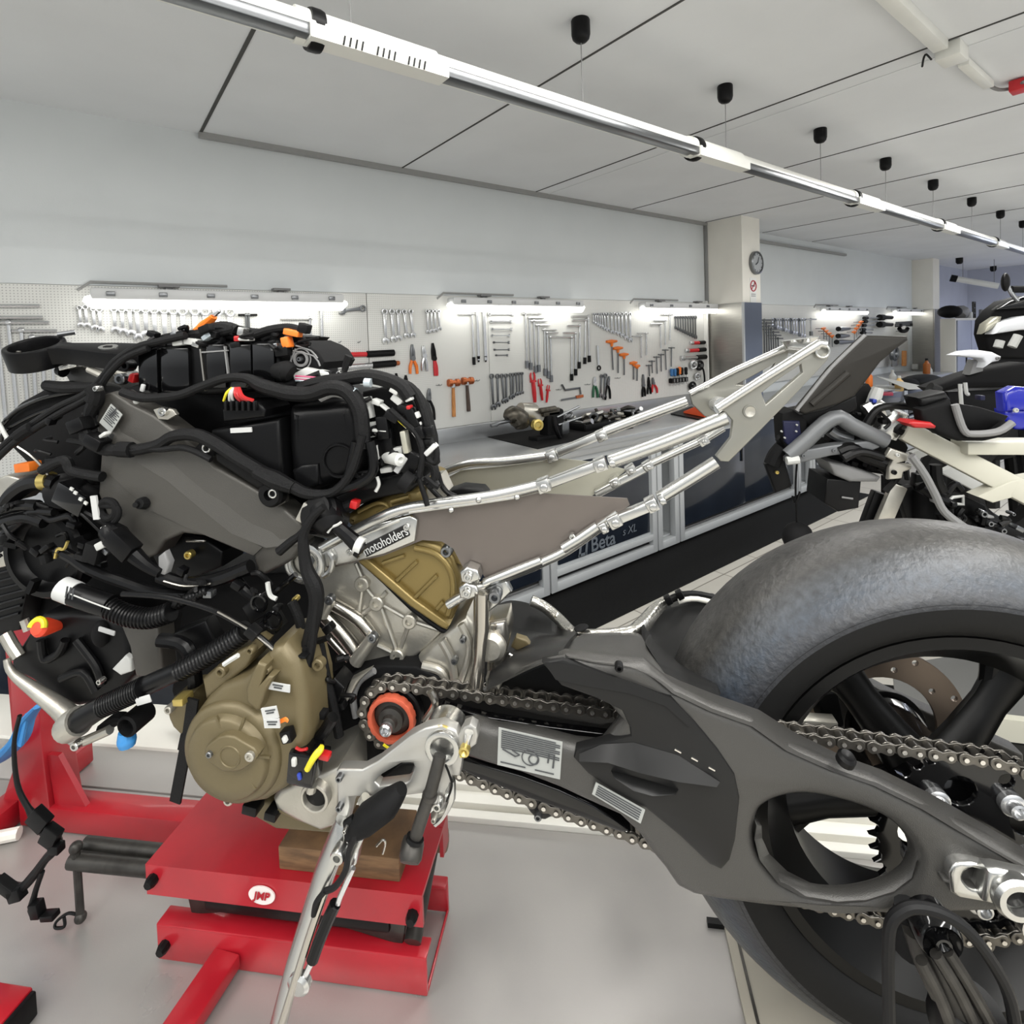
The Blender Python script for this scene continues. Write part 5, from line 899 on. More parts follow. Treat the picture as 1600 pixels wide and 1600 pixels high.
b = MB(); b.plate([[(-.006, -.003), (.007, -.002), (.005, .003), (-.004, .002)]], (c+n1*.0145+u1*.125, u1, v1, -n1), .001); b.build('badge_mark', 'black', yb)
sl('steering_head', [(96, 580), (108, 566), (124, 568), (150, 584), (190, 600), (215, 590), (222, 612), (180, 640), (150, 640), (126, 622), (110, 604)], .765, .05, 'cast', bev=.006); rbox('foil_piece', 113, 567, .755, 28, 16, .02, 10, 'foil'); b = MB(); b.tube(pp([(100, 580), (92, 578)], .755), [.010, .008], 12); b.build('head_bolt', 'black', bike)
for x0, y0, x1, y1 in ((140, 577, 172, 592), (178, 578, 205, 588)): hose('head_bracket', [(x0, y0, .74), (x1, y1, .735)], 0, .006, 'alud', sm=0)
bolt(203, 571, .70, 8, 'black', h=.01); rbox('red_connector', 210, 590, .70, 9, 13, .012, -20, 'redp'); rbox('white_connector', 207, 583, .70, 8, 6, .012, -10, 'clamp'); bolt(191, 592, .70, 8, 'chromed'); rbox('white_tag', 223, 606, .675, 6, 11, .004, -20, 'wlabel'); b = MB(); b.sph(P(213, 627, .665), .004); b.build('white_dot', 'clamp', bike)
# upper left black cowl
sl('cowl_panel', [(0, 655), (30, 628), (70, 606), (84, 597), (110, 603), (150, 606), (172, 612), (160, 650), (152, 700), (150, 760), (100, 762), (40, 725), (5, 690)], .735, .04, 'blackm', bev=.008)
hose('cowl_roll', [(72, 602, .735), (100, 606, .73), (128, 606, .73), (160, 604, .73)], 0, [.008, .010, .009, .007], 'tape')
hose('cowl_edge', [(0, 668, .73), (28, 640, .728), (70, 622, .728), (120, 612, .728)], 0, .0035, 'blackg'); hose('cowl_edge', [(2, 690, .73), (10, 672, .728), (60, 645, .728), (110, 630, .728)], 0, .003, 'blackg')
hose('white_pipe', [(-5, 655, .72), (4, 672, .72), (12, 686, .72)], 0, .003, 'clamp')
# --- wiring
def loom(l, d, r, m='tape', **k): return hose('wiring_loom', l, d, r, m, **k)
loom([(-10, 712), (20, 684), (45, 667), (90, 637), (135, 615), (162, 588), (180, 565), (214, 543), (247, 534), (290, 524)], .672, .0052)
loom([(-10, 722), (22, 692), (50, 673), (95, 645), (138, 622), (158, 602), (170, 585), (195, 560), (232, 544)], .668, .0045)
loom([(147, 612), (152, 622), (143, 640), (140, 655), (148, 668)], .662, [.007, .010, .007, .006]); hose('loom_clip', [(145, 604), (150, 616), (146, 628)], .657, .0105, 'blackm'); bolt(154, 607, .648, 4, 'alu')
hose('loom_sleeve', [(28, 682), (42, 672), (50, 668)], .668, .0085, 'blackm')
loom([(118, 660), (132, 674), (137, 689), (164, 701), (202, 704), (245, 696), (270, 682), (304, 679), (337, 693), (374, 717), (419, 743), (452, 758), (480, 771), (511, 772), (533, 760), (550, 735), (560, 705), (566, 680)], .652, [.006, .008, .008, .0075, .009, .009, .008, .006, .006, .005])
loom([(137, 695), (168, 708), (205, 700), (250, 702), (290, 700), (330, 718)], .649, .0042); hose('tape_wrap', [(186, 702), (206, 703)], .650, .0105, 'blackm', sm=0); loom([(400, 736), (430, 750), (458, 762)], .650, [.009, .012, .008])
rbox('loom_connector', 126, 664, .65, 24, 18, .02, 20, 'plast'); rbox('loom_connector', 152, 690, .648, 26, 16, .02, -30, 'plast'); rbox('loom_clip', 164, 679, .648, 12, 5, .01, 30, 'clamp')
loom([(191, 612), (214, 620), (236, 622), (281, 617), (315, 604), (353, 591), (385, 591), (407, 602), (434, 610), (457, 615), (486, 615), (515, 606), (538, 609), (554, 624), (563, 645), (566, 672), (568, 700)], .660, [.006, .006, .006, .006, .006, .0095, .010, .010, .010, .0105, .010, .009])
loom([(468, 606), (497, 598), (542, 592), (576, 588), (610, 596), (628, 606), (640, 622)], .672, [.007, .009, .0095, .0095, .009]); loom([(380, 600), (420, 590), (470, 588), (520, 590)], .69, .009)
loom([(430, 604), (455, 600), (480, 592), (500, 584)], .68, .005); hose('taped_bulb', [(428, 580), (446, 580), (455, 584)], .672, [.009, .0145, .011], 'blackm')
for x, y, w_, h, a in ((456, 615, 11, 17, -5), (545, 613, 19, 17, -25), (575, 598, 10, 11, -5)): 
    sb_ = pxs(x, y, .66); a_ = R(a); u = BS*math.cos(a_)+UP*math.sin(a_); MB().cyl(P(x, y, .661)-u*(w_*sb_/2), P(x, y, .661)+u*(w_*sb_/2), h*sb_*.62, 16).build('silver_band', 'silv', bike)
for i, (m_, dx) in enumerate((('yellow', -8), ('clamp', -3), ('clamp', 0), ('redp', 6), ('redp', 10), ('redp', 14), ('redp', 18))): hose('coloured_wire', [(366+dx*.4, 606, .652), (362+dx, 614+i, .648), (364+dx*1.8, 626, .654)], 0, .0024 if m_ == 'redp' else .0018, m_, n=6)
# top clutter of the airbox
for i, (l, r_, m_) in enumerate((([(232, 540), (260, 528), (300, 522), (340, 520), (366, 514)], .006, 'tape'), ([(300, 530), (330, 516), (352, 512), (370, 518)], .009, 'tape'), ([(372, 516), (392, 520), (412, 522), (440, 530)], .007, 'tape'), ([(392, 526), (420, 516), (450, 512), (468, 516)], .006, 'tape'), ([(410, 530), (440, 520), (465, 524), (480, 538)], .004, 'tape'), ([(350, 524), (380, 528), (420, 532), (450, 540)], .0045, 'tape'), ([(260, 545), (300, 538), (350, 530)], .004, 'tape'), ([(462, 522), (476, 534), (486, 552)], .0035, 'hoseb'))):
    loom(l, .69+.004*(i % 3), r_, m_)
for x, y, w_, h, a, m_ in ((282, 536, 16, 7, 5, 'clamp'), (303, 534, 22, 9, -8, 'clamp'), (326, 526, 14, 7, 30, 'silv'), (310, 538, 12, 8, -20, 'alu'), (285, 520, 10, 6, 20, 'black'), (380, 518, 10, 12, -15, 'alu'), (382, 530, 24, 5, -3, 'clamp'), (374, 529, 9, 8, 0, 'redp'), (476, 513, 15, 14, -20, 'black'), (458, 520, 24, 9, -14, 'orange'), (449, 535, 12, 16, 10, 'orange'), (432, 542, 12, 10, 10, 'chromed'), (443, 548, 20, 16, 5, 'black')):
    rbox('airbox_connector', x, y, .682, w_, h, .014, a, m_)
b = MB(); b.tube(pp([(312, 518), (322, 506), (334, 495)], .70), [.013, .011, .0075], 10, flat=.5); b.build('orange_tag', 'orange', bike); rbox('tag_clip', 338, 489, .70, 12, 6, .006, 40, 'chrome')
b = MB(); slab(b, [(456, 585), (476, 574), (510, 582), (520, 592), (500, 596), (460, 598)], .68, .02, bev=.003); b.build('clear_bag', 'clamp', bike)
for i, m_ in enumerate(('redp', 'clamp', 'redp', 'silv')): hose('loose_wire', [(462, 588+2*i), (490, 590+2*i), (508, 594+i)], .674, .0018, mat('pink_wire', (168, 60, 96), .4) if m_ == 'redp' else m_, n=6)
b = MB(); b.tube(pp([(536, 588), (540, 572), (545, 556)], .68), [.005, .0075, .0085], 10, flat=.5); b.build('rubber_strap', 'tape', bike); bolt(532, 583, .675, 4, 'alu'); hose('grey_hose', [(500, 622), (520, 614), (540, 617)], .664, .0055, 'grey')
# right connector cluster
sl('relay_bracket', [(566, 612), (600, 604), (636, 612), (655, 640), (668, 690), (672, 735), (648, 762), (600, 775), (570, 770), (562, 720)], .70, .05, 'blackm')
for x, y, w_, h, a, m_ in ((574, 637, 15, 32, 8, 'clamp'), (569, 666, 28, 10, 5, 'clamp'), (575, 679, 26, 9, 8, 'clamp'), (594, 661, 26, 6, 6, 'clamp'), (596, 672, 24, 5, -4, 'clamp'), (618, 610, 14, 9, -30, 'clamp'), (630, 613, 26, 9, 6, 'clamp'), (622, 624, 18, 11, -40, 'clamp'), (590, 628, 14, 8, -20, 'clamp'), (619, 704, 24, 10, 8, 'clamp'), (606, 733, 19, 8, 8, 'clamp'), (628, 725, 9, 28, -35, 'wlabel'), (674, 702, 8, 22, -48, 'wlabel'), (634, 690, 9, 34, 8, 'shieldi'), (592, 706, 5, 22, 5, 'clamp'), (600, 668, 18, 34, 5, 'plast'), (604, 690, 22, 40, 4, 'plast'), (614, 650, 22, 14, -30, 'black'), (634, 640, 24, 14, -20, 'black'), (646, 655, 14, 34, 20, 'plast'), (656, 676, 14, 20, 20, 'plast'), (668, 674, 18, 16, 5, 'plast'), (664, 690, 22, 9, 0, 'black'), (640, 722, 28, 34, -30, 'plast'), (580, 755, 30, 14, 10, 'black'), (653, 648, 4, 10, 20, 'clamp'), (657, 662, 5, 7, 10, 'clamp'), (640, 624, 10, 5, 20, 'clamp'), (606, 640, 26, 3, -40, 'clamp'), (648, 676, 3, 26, 35, 'clamp'), (632, 662, 18, 4, -45, 'alu'), (640, 636, 6, 6, 0, 'redp')):
    rbox('wiring_connector', x, y, .672+.003*((x+y) % 4), w_, h, .014, a, m_)
b = MB(); b.lathe(P(618, 717, .665), -BD*.6+BS*.8, [(.008, -.02), (.008, .01), (.004, .012), (.0001, .006)], 16); b.build('white_plug', 'clamp', bike)
loom([(606, 604), (630, 600), (648, 612), (660, 640), (668, 670)], .685, .006); loom([(610, 640), (632, 660), (652, 680), (660, 710), (655, 745)], .668, .004); hose('yellow_wire', [(622, 656), (628, 662), (636, 668)], .668, .0014, 'yellow', n=6)
loom([(672, 690), (682, 704), (680, 722), (668, 716), (666, 700)], .672, .004); loom([(660, 720), (676, 726), (680, 744), (672, 760)], .675, .0055); loom([(652, 740), (662, 770), (668, 790)], .67, .0035); hose('corrugated_tube', [(578, 690), (583, 715), (582, 738), (565, 753), (540, 763), (505, 775)], .655, .0062, 'hoseb'); hose('corrugated_tube', [(554, 690), (548, 720), (540, 748), (520, 768), (500, 784), (488, 800)], .652, .0045, 'hoseb')
sl('intake_rail', [(500, 782), (560, 758), (600, 745), (650, 735), (662, 752), (640, 770), (580, 782), (540, 800), (505, 806)], .69, .05, 'black', bev=.006)
rbox('red_clip', 555, 787, .665, 11, 12, .014, -15, 'redp'); hose('injector_stub', [(530, 796), (552, 788)], .668, .008, 'blackm', sm=0); hose('pipe_stub', [(628, 748), (642, 758)], .665, .013, 'blackm', sm=0, n=14); hose('white_hook', [(589, 745), (592, 757), (587, 768)], .664, .0022, 'clamp', n=6)
for l in ([(684, 738), (690, 758), (700, 770), (712, 776)], [(660, 748), (676, 766), (690, 780)]): hose('coolant_tube', l, .70, .0035, 'hoseb')
sl('coolant_fitting', [(662, 770), (672, 745), (688, 742), (700, 768), (690, 784), (668, 784)], .715, .03, 'alud', bev=.004); sl('tray_edge', [(690, 772), (720, 762), (752, 765), (760, 774), (700, 782)], .74, .03, 'black')
# --- gold and silver engine castings
sl('rear_cam_cover', [(541, 806), (575, 790), (612, 770), (640, 760), (658, 764), (666, 780), (660, 796), (620, 806), (575, 826), (545, 824)], .705, .12, 'goldd', bev=.012, seg=3, k=2)
hose('cam_cover_rib', [(560, 800), (590, 786), (606, 792), (590, 802)], .703, .003, 'goldd'); hose('cam_cover_rib', [(612, 784), (640, 776)], .703, .004, 'goldd', sm=0)
cy = sl('cylinder_block', [(494, 905), (505, 888), (540, 876), (566, 872), (600, 902), (645, 945), (692, 976), (697, 982), (672, 1010), (651, 1026), (618, 1042), (580, 1052), (556, 1060), (549, 1036), (520, 1000), (500, 968), (492, 930)], 0.72, .13, 'alud', bev=.006, seg=3)
for a, e in (((567, 912), (590, 940)), ((590, 940), (641, 969)), ((641, 969), (690, 985)), ((641, 969), (622, 1023)), ((596, 950), (622, 1023)), ((622, 1023), (590, 1008)), ((590, 940), (560, 965)), ((567, 912), (560, 962)), ((567, 905), (556, 880)), ((590, 940), (604, 925))): hose('casting_rib', [a, e], 0.718, .0032, 'alud', cy, sm=0, n=8)
for x, y in ((567, 911), (590, 941), (641, 969), (622, 1023)): bolt(x, y, 0.717, 11, 'alud', cy, h=.007, name='boss_bolt')
for l, r_ in (([(515, 940), (560, 968), (586, 1000)], .009), ([(508, 962), (535, 990), (560, 1022)], .010), ([(505, 985), (525, 1008), (546, 1030)], .006)): hose('cylinder_barrel', l, 0.712, r_, 'titan', cy, n=14)
for l in ([(515, 938), (502, 960)], [(583, 994), (556, 1034)]): hose('barrel_clamp', l, 0.702, [.008, .010], 'alud', cy, sm=0, n=14)
for x, y in ((516, 936), (583, 995)): bolt(x, y, 0.692, 7, 'chromed', cy)
hose('dark_gasket', [(566, 876), (602, 908), (645, 950), (692, 984), (700, 980)], 0.716, .0045, 'black', sm=2)
cc = sl('front_cam_cover', [(563, 872), (585, 852), (620, 846), (660, 840), (690, 850), (708, 875), (717, 905), (716, 935), (708, 962), (701, 979), (692, 974), (645, 940), (602, 902)], 0.702, .10, 'goldd', bev=.012, seg=4)
sl('cover_lip', [(556, 876), (564, 866), (604, 900), (648, 938), (694, 970), (702, 978), (698, 985), (688, 981), (640, 948), (598, 912)], 0.694, .03, 'goldd', cc, bev=.003)
for a, e in (((652, 877), (620, 907)), ((683, 899), (648, 934)), ((693, 940), (683, 951)), ((632, 868), (598, 880))): hose('cover_rib', [a, e], 0.7, .0028, 'goldd', cc, sm=0, n=8)
hose('cover_arch', [(648, 856), (682, 866), (704, 893), (708, 930), (700, 960)], 0.699, .004, 'goldd', cc); bolt(700, 858, 0.71, 9, 'chromed', cc, h=.012); sl('cover_ear', [(676, 846), (700, 848), (722, 868), (722, 885), (708, 880)], 0.712, .03, 'goldd', cc)
# bracket with swirls behind the cover and gearbox casting
for i, (x, y) in enumerate(((732, 900), (730, 925))): sl('mount_lug', [(x-14, y-6), (x-2, y-14), (x+14, y-8), (x+18, y+6), (x+2, y+13), (x-12, y+10)], .672, .02, 'alu', bev=.003); bolt(x, y, .670, 7, 'alu')
gb = sl('gearbox_casting', [(651, 1030), (675, 1008), (700, 985), (728, 962), (738, 975), (750, 1000), (746, 1060), (738, 1086), (700, 1082), (664, 1070)], 0.705, .10, 'alud', bev=.010, seg=3)
for l, r_ in (([(690, 1000), (705, 1030), (712, 1075)], .006), ([(720, 975), (734, 1010), (722, 1060), (708, 1084)], .005), ([(660, 1040), (690, 1050), (700, 1080)], .006)): hose('casting_web', l, 0.701, r_, 'alud', gb)
for x, y in ((724, 998), (711, 1031)): bolt(x, y, 0.695, 5, 'chromed', gb)
sl('rear_casting', [(762, 975), (790, 970), (795, 1000), (784, 1050), (772, 1078), (758, 1080), (760, 1020)], .695, .05, 'titan', bev=.010); b = MB(); b.lathe(P(766, 1012, .69), -BD, [(.020, -.01), (.020, 0), (.014, .006), (.001, .006)], 24); b.build('casting_cap', 'alud', bike); sl('small_lug', [(758, 1062), (772, 1055), (786, 1066), (780, 1080), (760, 1082)], .68, .02, 'alud'); bolt(774, 1060, .678, 6, 'chromed'); sl('brown_tab', [(798, 1012), (806, 995), (822, 1000), (828, 1008), (808, 1018)], .74, .01, 'gold')
hose('bracket_wire', [(795, 1022), (806, 1030), (816, 1046)], .71, .0022, 'titan')
# alternator cover
ac = sl('alternator_cover', [(292, 1160), (298, 1122), (320, 1092), (345, 1070), (380, 1058), (405, 1036), (420, 1014), (440, 1010), (462, 1036), (476, 1090), (480, 1150), (470, 1195), (446, 1236), (412, 1258), (386, 1262), (350, 1256), (318, 1238), (300, 1210)], .592, .07, 'gold', bev=.014, seg=4)
s_ = pxs(363, 1172, .58); b = MB(); b.lathe(P(366, 1172, .594), -BD, [(76*s_, -.012), (76*s_, .002), (73*s_, .007), (68*s_, .0095), (63*s_, .0100), (60.5*s_, .0155), (57*s_, .0185), (40*s_, .0195), (.0001, .020)], 64); dm = b.build('cover_dome', 'gold', ac, sharp=50)
for a in (0, 68, 112, 180, 235, 305): a_ = R(a); c = P(363, 1178, .5765); d_ = BS*math.cos(a_)+UP*math.sin(a_); MB().bar(c+d_*(38*s_), c+d_*(58*s_), .0028, .003, BD).build('dome_rib', 'gold', dm)
bd_ = sl('oval_cap', [(318, 1178), (322, 1166), (342, 1152), (354, 1150), (366, 1152), (396, 1170), (403, 1180), (398, 1190), (378, 1204), (366, 1207), (346, 1206), (326, 1192)], .5645, .014, 'gold', dm, bev=.0025); bolt(328, 1178, .5640, 4.5, 'chromed', dm, h=.003); bolt(391, 1181, .5635, 7, 'alud', dm, h=.003); b = MB(); b.torus(P(359, 1183, .5645), BD, 15*s_, .0012, 28, 6); b.build('cap_ring', 'gold', dm)
sl('cover_block', [(383, 1078), (392, 1054), (402, 1036), (416, 1040), (410, 1062), (406, 1070), (418, 1056), (428, 1058), (416, 1078), (406, 1110), (400, 1112), (384, 1098)], .578, .03, 'gold', ac, bev=.004)
sl('cover_ear', [(314, 1062), (340, 1040), (370, 1018), (388, 1010), (400, 1018), (385, 1044), (350, 1072), (320, 1096)], .600, .04, 'gold', ac, bev=.006); bolt(348, 1047, .598, 8, 'gold', ac); bolt(394, 1014, .598, 6, 'gold', ac); bolt(420, 1045, .59, 5, 'gold', ac); sl('cover_ear', [(258, 1108), (268, 1092), (296, 1088), (302, 1130), (292, 1162), (268, 1138), (262, 1125)], .615, .05, 'gold', ac, bev=.006); bolt(267, 1106, .612, 6, 'alud', ac); rbox('hose_clip', 286, 1091, .60, 16, 10, .02, 5, 'brass', ac); bolt(499, 1036, .62, 9, 'gold'); bolt(360, 1247, .60, 7, 'alud')
hose('white_strip', [(350, 1038), (362, 1030), (372, 1024)], .58, .003, 'clamp', n=6)
# lower castings and sump
sl('lower_casting', [(424, 1250), (440, 1232), (462, 1222), (490, 1214), (530, 1196), (534, 1290), (500, 1302), (462, 1286), (430, 1268)], .615, .10, 'alud', bev=.008)
b = MB(); washer(b, 490, 1250, .604, 22, 17, .02); b.build('drain_ring', 'alud', bike); b = MB(); b.lathe(P(490, 1250, .612), -BD, [(17*s_, 0), (.0001, .001)], 24, cap=False); b.build('drain_hole', 'black', bike); hose('drain_lug', [(488, 1226), (486, 1236)], .604, .006, 'alud', sm=0)
sl('sump', [(372, 1250), (420, 1252), (470, 1272), (532, 1282), (532, 1306), (430, 1298), (392, 1276)], .635, .16, 'gold', bev=.006); hose('case_ribs', [(436, 1262), (470, 1278), (520, 1284)], .622, .004, 'gold'); rbox('sump_slot', 396, 1258, .62, 22, 14, .02, -10, 'black'); rbox('sump_slot', 428, 1268, .62, 18, 12, .02, -12, 'black')
sl('sprocket_case', [(540, 1062), (556, 1050), (600, 1040), (650, 1042), (690, 1060), (704, 1084), (690, 1100), (640, 1180), (570, 1200), (540, 1180), (530, 1120)], .695, .05, 'blackm'); hose('case_edge', [(556, 1120), (552, 1090), (562, 1064), (585, 1048)], .684, .0045, 'grey'); hose('case_rib', [(672, 1080), (680, 1100), (664, 1126)], .65, .005, 'titan'); sl('case_fin', [(536, 1090), (548, 1062), (580, 1046), (560, 1066), (544, 1094), (534, 1108)], .668, .01, 'alud')
# --- lower left: round housing, hoses, duct
b = MB(); s2 = pxs(75, 862, .68); b.lathe(P(76, 862, .70), -BD, [(64*s2, -.02), (64*s2, .006), (60*s2, .012), (52*s2, .013), (50*s2, .004), (44*s2, -.002), (.0001, -.003)], 48); rh = b.build('round_housing', 'plast', bike)
for a in (20, 95, 170, 240, 310): a_ = R(a); d_ = BS*math.cos(a_)+UP*math.sin(a_); MB().bar(P(76, 862, .686)+d_*(46*s2), P(76, 862, .684)+d_*(66*s2), .008, .012, BD).build('housing_lug', 'plast', rh)
hose('breather_hose', [(96, 862), (115, 872), (135, 886), (165, 900), (191, 909), (243, 926), (300, 930)], .665, .0078, 'hoseb'); hose('spring_clip', [(86, 872), (90, 858), (100, 858), (106, 846)], .657, .0022, 'brass', n=6)
hose('coolant_hose', [(98, 921), (130, 933), (173, 947)], .64, .0150, 'hoseb', n=16); hose('hose_stripe', [(110, 928, .624), (140, 940, .624), (172, 952, .624)], 0, .0009, 'clamp', n=5)
b = MB(); b.cyl(P(97, 919.5, .64), P(118, 928, .64), .0156, 18); hl_ = b.build('hose_label', 'wlabel', bike)
for i in range(3): rbox('label_bars', 104+5*i, 925+1.5*i, .6235, 2, 16, .001, -15, 'print', hl_, bev=0)
def corr(l, d, r, per=.0052): 
    pts = cr(pp(l, d), 10); cu_ = [0]
    for i in range(1, len(pts)): cu_.append(cu_[-1]+(pts[i]-pts[i-1]).length)
    n = int(cu_[-1]/per*4); out = []; rs = []; j = 0
    for i in range(n):
        s = cu_[-1]*i/(n-1)
        while j < len(cu_)-2 and cu_[j+1] < s: j += 1
        out.append(lerp(pts[j], pts[j+1], (s-cu_[j])/max(1e-9, cu_[j+1]-cu_[j]))); rs.append(r*(1, 1, .86, .86)[i % 4])
    return MB().tube(out, rs, 14).build('corrugated_hose', 'hoseb', bike)
corr([(172, 950), (200, 962), (235, 966), (268, 956)], .638, .0135); corr([(262, 952), (292, 936), (326, 921)], .648, .0075); corr([(384, 985), (360, 1002), (325, 1024), (282, 1048)], .605, .0125)
hose('radiator_hose', [(284, 1046), (240, 1066), (200, 1086), (157, 1106), (118, 1130)], .61, [.011, .012, .0125, .0135, .0155], 'hoseb', n=16); corr([(225, 1074), (195, 1088), (160, 1104)], .605, .0138, .004); rbox('hose_label', 224, 1094, .594, 24, 11, .002, 18, 'wlabel')
b = MB(); b.tube(pp([(124, 1126), (112, 1133), (104, 1140)], .61), [.0185, .019, .0175], 18); b.build('hose_flange', 'alud', bike); hose('flange_pipe', [(106, 1148), (122, 1160), (150, 1150), (172, 1140)], .62, .006, 'alud'); bolt(121, 1163, .612, 6, 'alu')
b = MB(); b.lathe(P(200, 1134, .615), -BD, [(.014, -.03), (.014, .002), (.011, .004), (.010, -.01), (.0001, -.01)], 20); b.build('hose_stub', 'blackm', bike); hose('stub_hose', [(160, 1140), (185, 1122), (200, 1128)], .63, .008, 'blackm'); hose('blue_plug', [(196, 1142, .62), (198, 1156, .622), (199, 1166, .622)], 0, [.008, .0115, .009], 'cloth')
hose('clutch_cable', [(191, 928), (230, 930), (270, 935), (326, 951), (360, 967), (385, 982), (412, 1000), (440, 1028), (460, 1052)], .60, .0032, 'hoseb'); hose('cable_highlight', [(340, 956), (385, 982), (430, 1018), (458, 1050)], .598, .0015, 'titan', n=6); rbox('cable_clamp', 396, 987, .597, 18, 14, .014, -40, 'black')
sl('down_tube', [(186, 976), (214, 968), (246, 970), (252, 1050), (238, 1066), (210, 1058), (200, 1010)], .69, .03, 'frame', bev=.006)
du = sl('air_duct', [(14, 1036), (30, 1010), (62, 962), (110, 958), (160, 962), (200, 985), (206, 1056), (170, 1096), (120, 1106), (92, 1100), (50, 1066), (18, 1050)], .715, .05, 'black', bev=.01)
hose('duct_rim', [(10, 1030), (20, 1052), (60, 1082), (100, 1112), (116, 1132)], .70, [.004, .006, .010, .014, .017], 'alud', n=12); hose('duct_post', [(8, 990), (18, 1008), (30, 1026)], .71, .009, 'alud', sm=0); hose('duct_post', [(38, 968), (44, 985)], .71, .006, 'alud', sm=0)
for l in ([(64, 1000), (70, 1030), (92, 1020), (102, 1000)], [(120, 1000), (150, 1040), (160, 1070)], [(96, 1060), (130, 1050), (150, 1080)]): hose('duct_rib', l, .708, .006, 'black', du)
b = MB(); b.sph(P(158, 990, .71), .02, sc=(.6, .5, 1)); b.build('duct_bulb', 'blackm', du); sl('white_rag', [(174, 1046), (195, 1024), (204, 1030), (205, 1050), (188, 1056)], .706, .008, 'clamp', du); rbox('paper_tag', 167, 986, .69, 26, 7, .003, -14, 'wlabel'); bolt(159, 1063, .70, 4, 'alu')
b = MB(); b.lathe(P(66, 980, .69), -BD*.9+UP*.4, [(.006, -.03), (.013, -.005), (.0135, .004), (.010, .009), (.0001, .010)], 20); cap_ = b.build('filler_cap', mat('cap_red', (224, 70, 40), .4), bike); b = MB(); b.tube([P(66, 980, .69)+((UP*.9+BD*.4)*math.sin(a)+BS*math.cos(a))*.0115+(-BD*.9+UP*.4)*.008 for a in [math.pi*i/10 for i in range(11)]], .0042, 8); b.build('cap_rim', 'yellow', cap_)
# left middle: pump, connectors
b = MB(); b.lathe(P(104, 768, .69), -BD*.7+BS*.5+UP*.3, [(.024, -.03), (.027, 0), (.025, .012), (.015, .016), (.0001, .016)], 28); b.build('sensor_housing', 'plast', bike)
rbox('sensor_block', 122, 776, .665, 46, 30, .03, -28, 'blackg'); 
for x, y in ((112, 764), (118, 770), (126, 780), (134, 786)): rbox('block_mark', x, y, .649, 5, 4, .002, -28, 'clamp', bev=0)
rbox('white_tag', 149, 793, .645, 9, 33, .003, 5, 'wlabel', bev=0); b = MB(); b.torus(P(169, 796, .65), BD, .012, .005, 20, 8); b.build('bracket_ring', 'blackm', bike); hose('bracket_arm', [(160, 790), (182, 792), (185, 806), (176, 818)], .65, .004, 'blackm')
hose('solenoid_lead', [(166, 826), (180, 836), (205, 862), (230, 884), (250, 896)], .648, [.012, .016, .011, .008, .006], 'plast', sm=2); rbox('white_clip', 160, 851, .645, 14, 10, .012, 25, 'clamp'); rbox('lead_clip', 166, 824, .644, 10, 6, .01, 20, 'clamp'); rbox('lead_tab', 150, 862, .66, 22, 26, .02, -20, 'blackm'); rbox('connector_block', 192, 850, .642, 40, 26, .02, -42, 'plast')
hose('throttle_hose', [(8, 792), (22, 772), (45, 756), (68, 752), (90, 756)], .68, .012, 'hoseb'); b = MB(); b.cyl(P(68, 752, .68), P(80, 751, .68), .013, 16); b.build('hose_band', 'brass', bike); rbox('orange_block', 44, 729, .70, 24, 12, .02, 5, 'orange'); sl('throttle_body', [(-10, 750), (10, 742), (30, 748), (34, 768), (14, 786), (-10, 790)], .69, .04, 'alud'); hose('steel_line', [(28, 698), (46, 710), (62, 725), (75, 742)], .66, .0018, 'titan', n=6); hose('brake_line', [(66, 735), (90, 722), (104, 720), (112, 735), (140, 742), (160, 745)], .66, .007, 'tape')
for l, r_ in (([(-5, 820), (20, 812), (45, 808), (70, 816)], .009), ([(0, 840), (25, 820), (50, 800), (85, 800)], .006), ([(60, 800), (80, 812), (110, 806), (118, 822)], .005), ([(-5, 800), (30, 790), (60, 790)], .008)): loom(l, .672, r_, 'hoseb')
sl('headlamp_bracket', [(-10, 870), (8, 858), (18, 866), (14, 884), (-10, 890)], .70, .03, 'alud'); sl('side_block', [(-10, 810), (18, 800), (28, 812), (10, 832), (-10, 838)], .695, .03, 'plast')
# --- middle: servo and vertical loom
b = MB(); b.lathe(P(507, 806, .655), -BD*.8-BS*.2+UP*.5, [(.024, -.02), (.026, 0), (.026, .012), (.022, .015), (.021, .02), (.0001, .021)], 32); b.build('throttle_servo', 'plast', bike); b = MB(); b.lathe(P(512, 816, .642), -BD*.5+BS*.4-UP*.5, [(.019, -.02), (.019, .004), (.014, .010), (.009, .014)], 28); b.build('servo_nozzle', 'black', bike)
hose('servo_hose', [(526, 822), (540, 834), (553, 846), (562, 856)], .640, [.0085, .0085, .0095, .0098], 'hoseb'); b = MB(); b.cyl(P(557, 851, .640), P(567, 855, .640), .0108, 16); b.build('hose_clamp', 'clamp', bike); hose('hose_end', [(559, 857), (566, 862)], .640, .010, 'black', sm=0); hose('white_clip', [(512, 832), (518, 824), (527, 820), (533, 816)], .632, .0018, 'clamp', n=6); rbox('grey_clip', 476, 800, .65, 12, 30, .01, -30, 'alud'); rbox('grey_clip', 483, 793, .652, 12, 8, .01, -20, 'titan')
loom([(506, 792), (490, 806), (477, 828), (474, 850), (479, 888), (492, 918), (494, 946), (485, 992), (474, 1028), (463, 1072), (458, 1110), (450, 1150)], .622, [.0045, .0055, .006, .0075, .010, .009, .008, .008, .0065, .006])
loom([(494, 936), (490, 975), (486, 1010), (478, 1050), (474, 1100), (470, 1160)], .618, [.005, .006, .006, .005]); loom([(478, 1010), (470, 1040), (462, 1080), (456, 1130), (455, 1160)], .614, .0035); loom([(456, 940), (468, 970), (472, 1000), (468, 1030)], .64, .006)
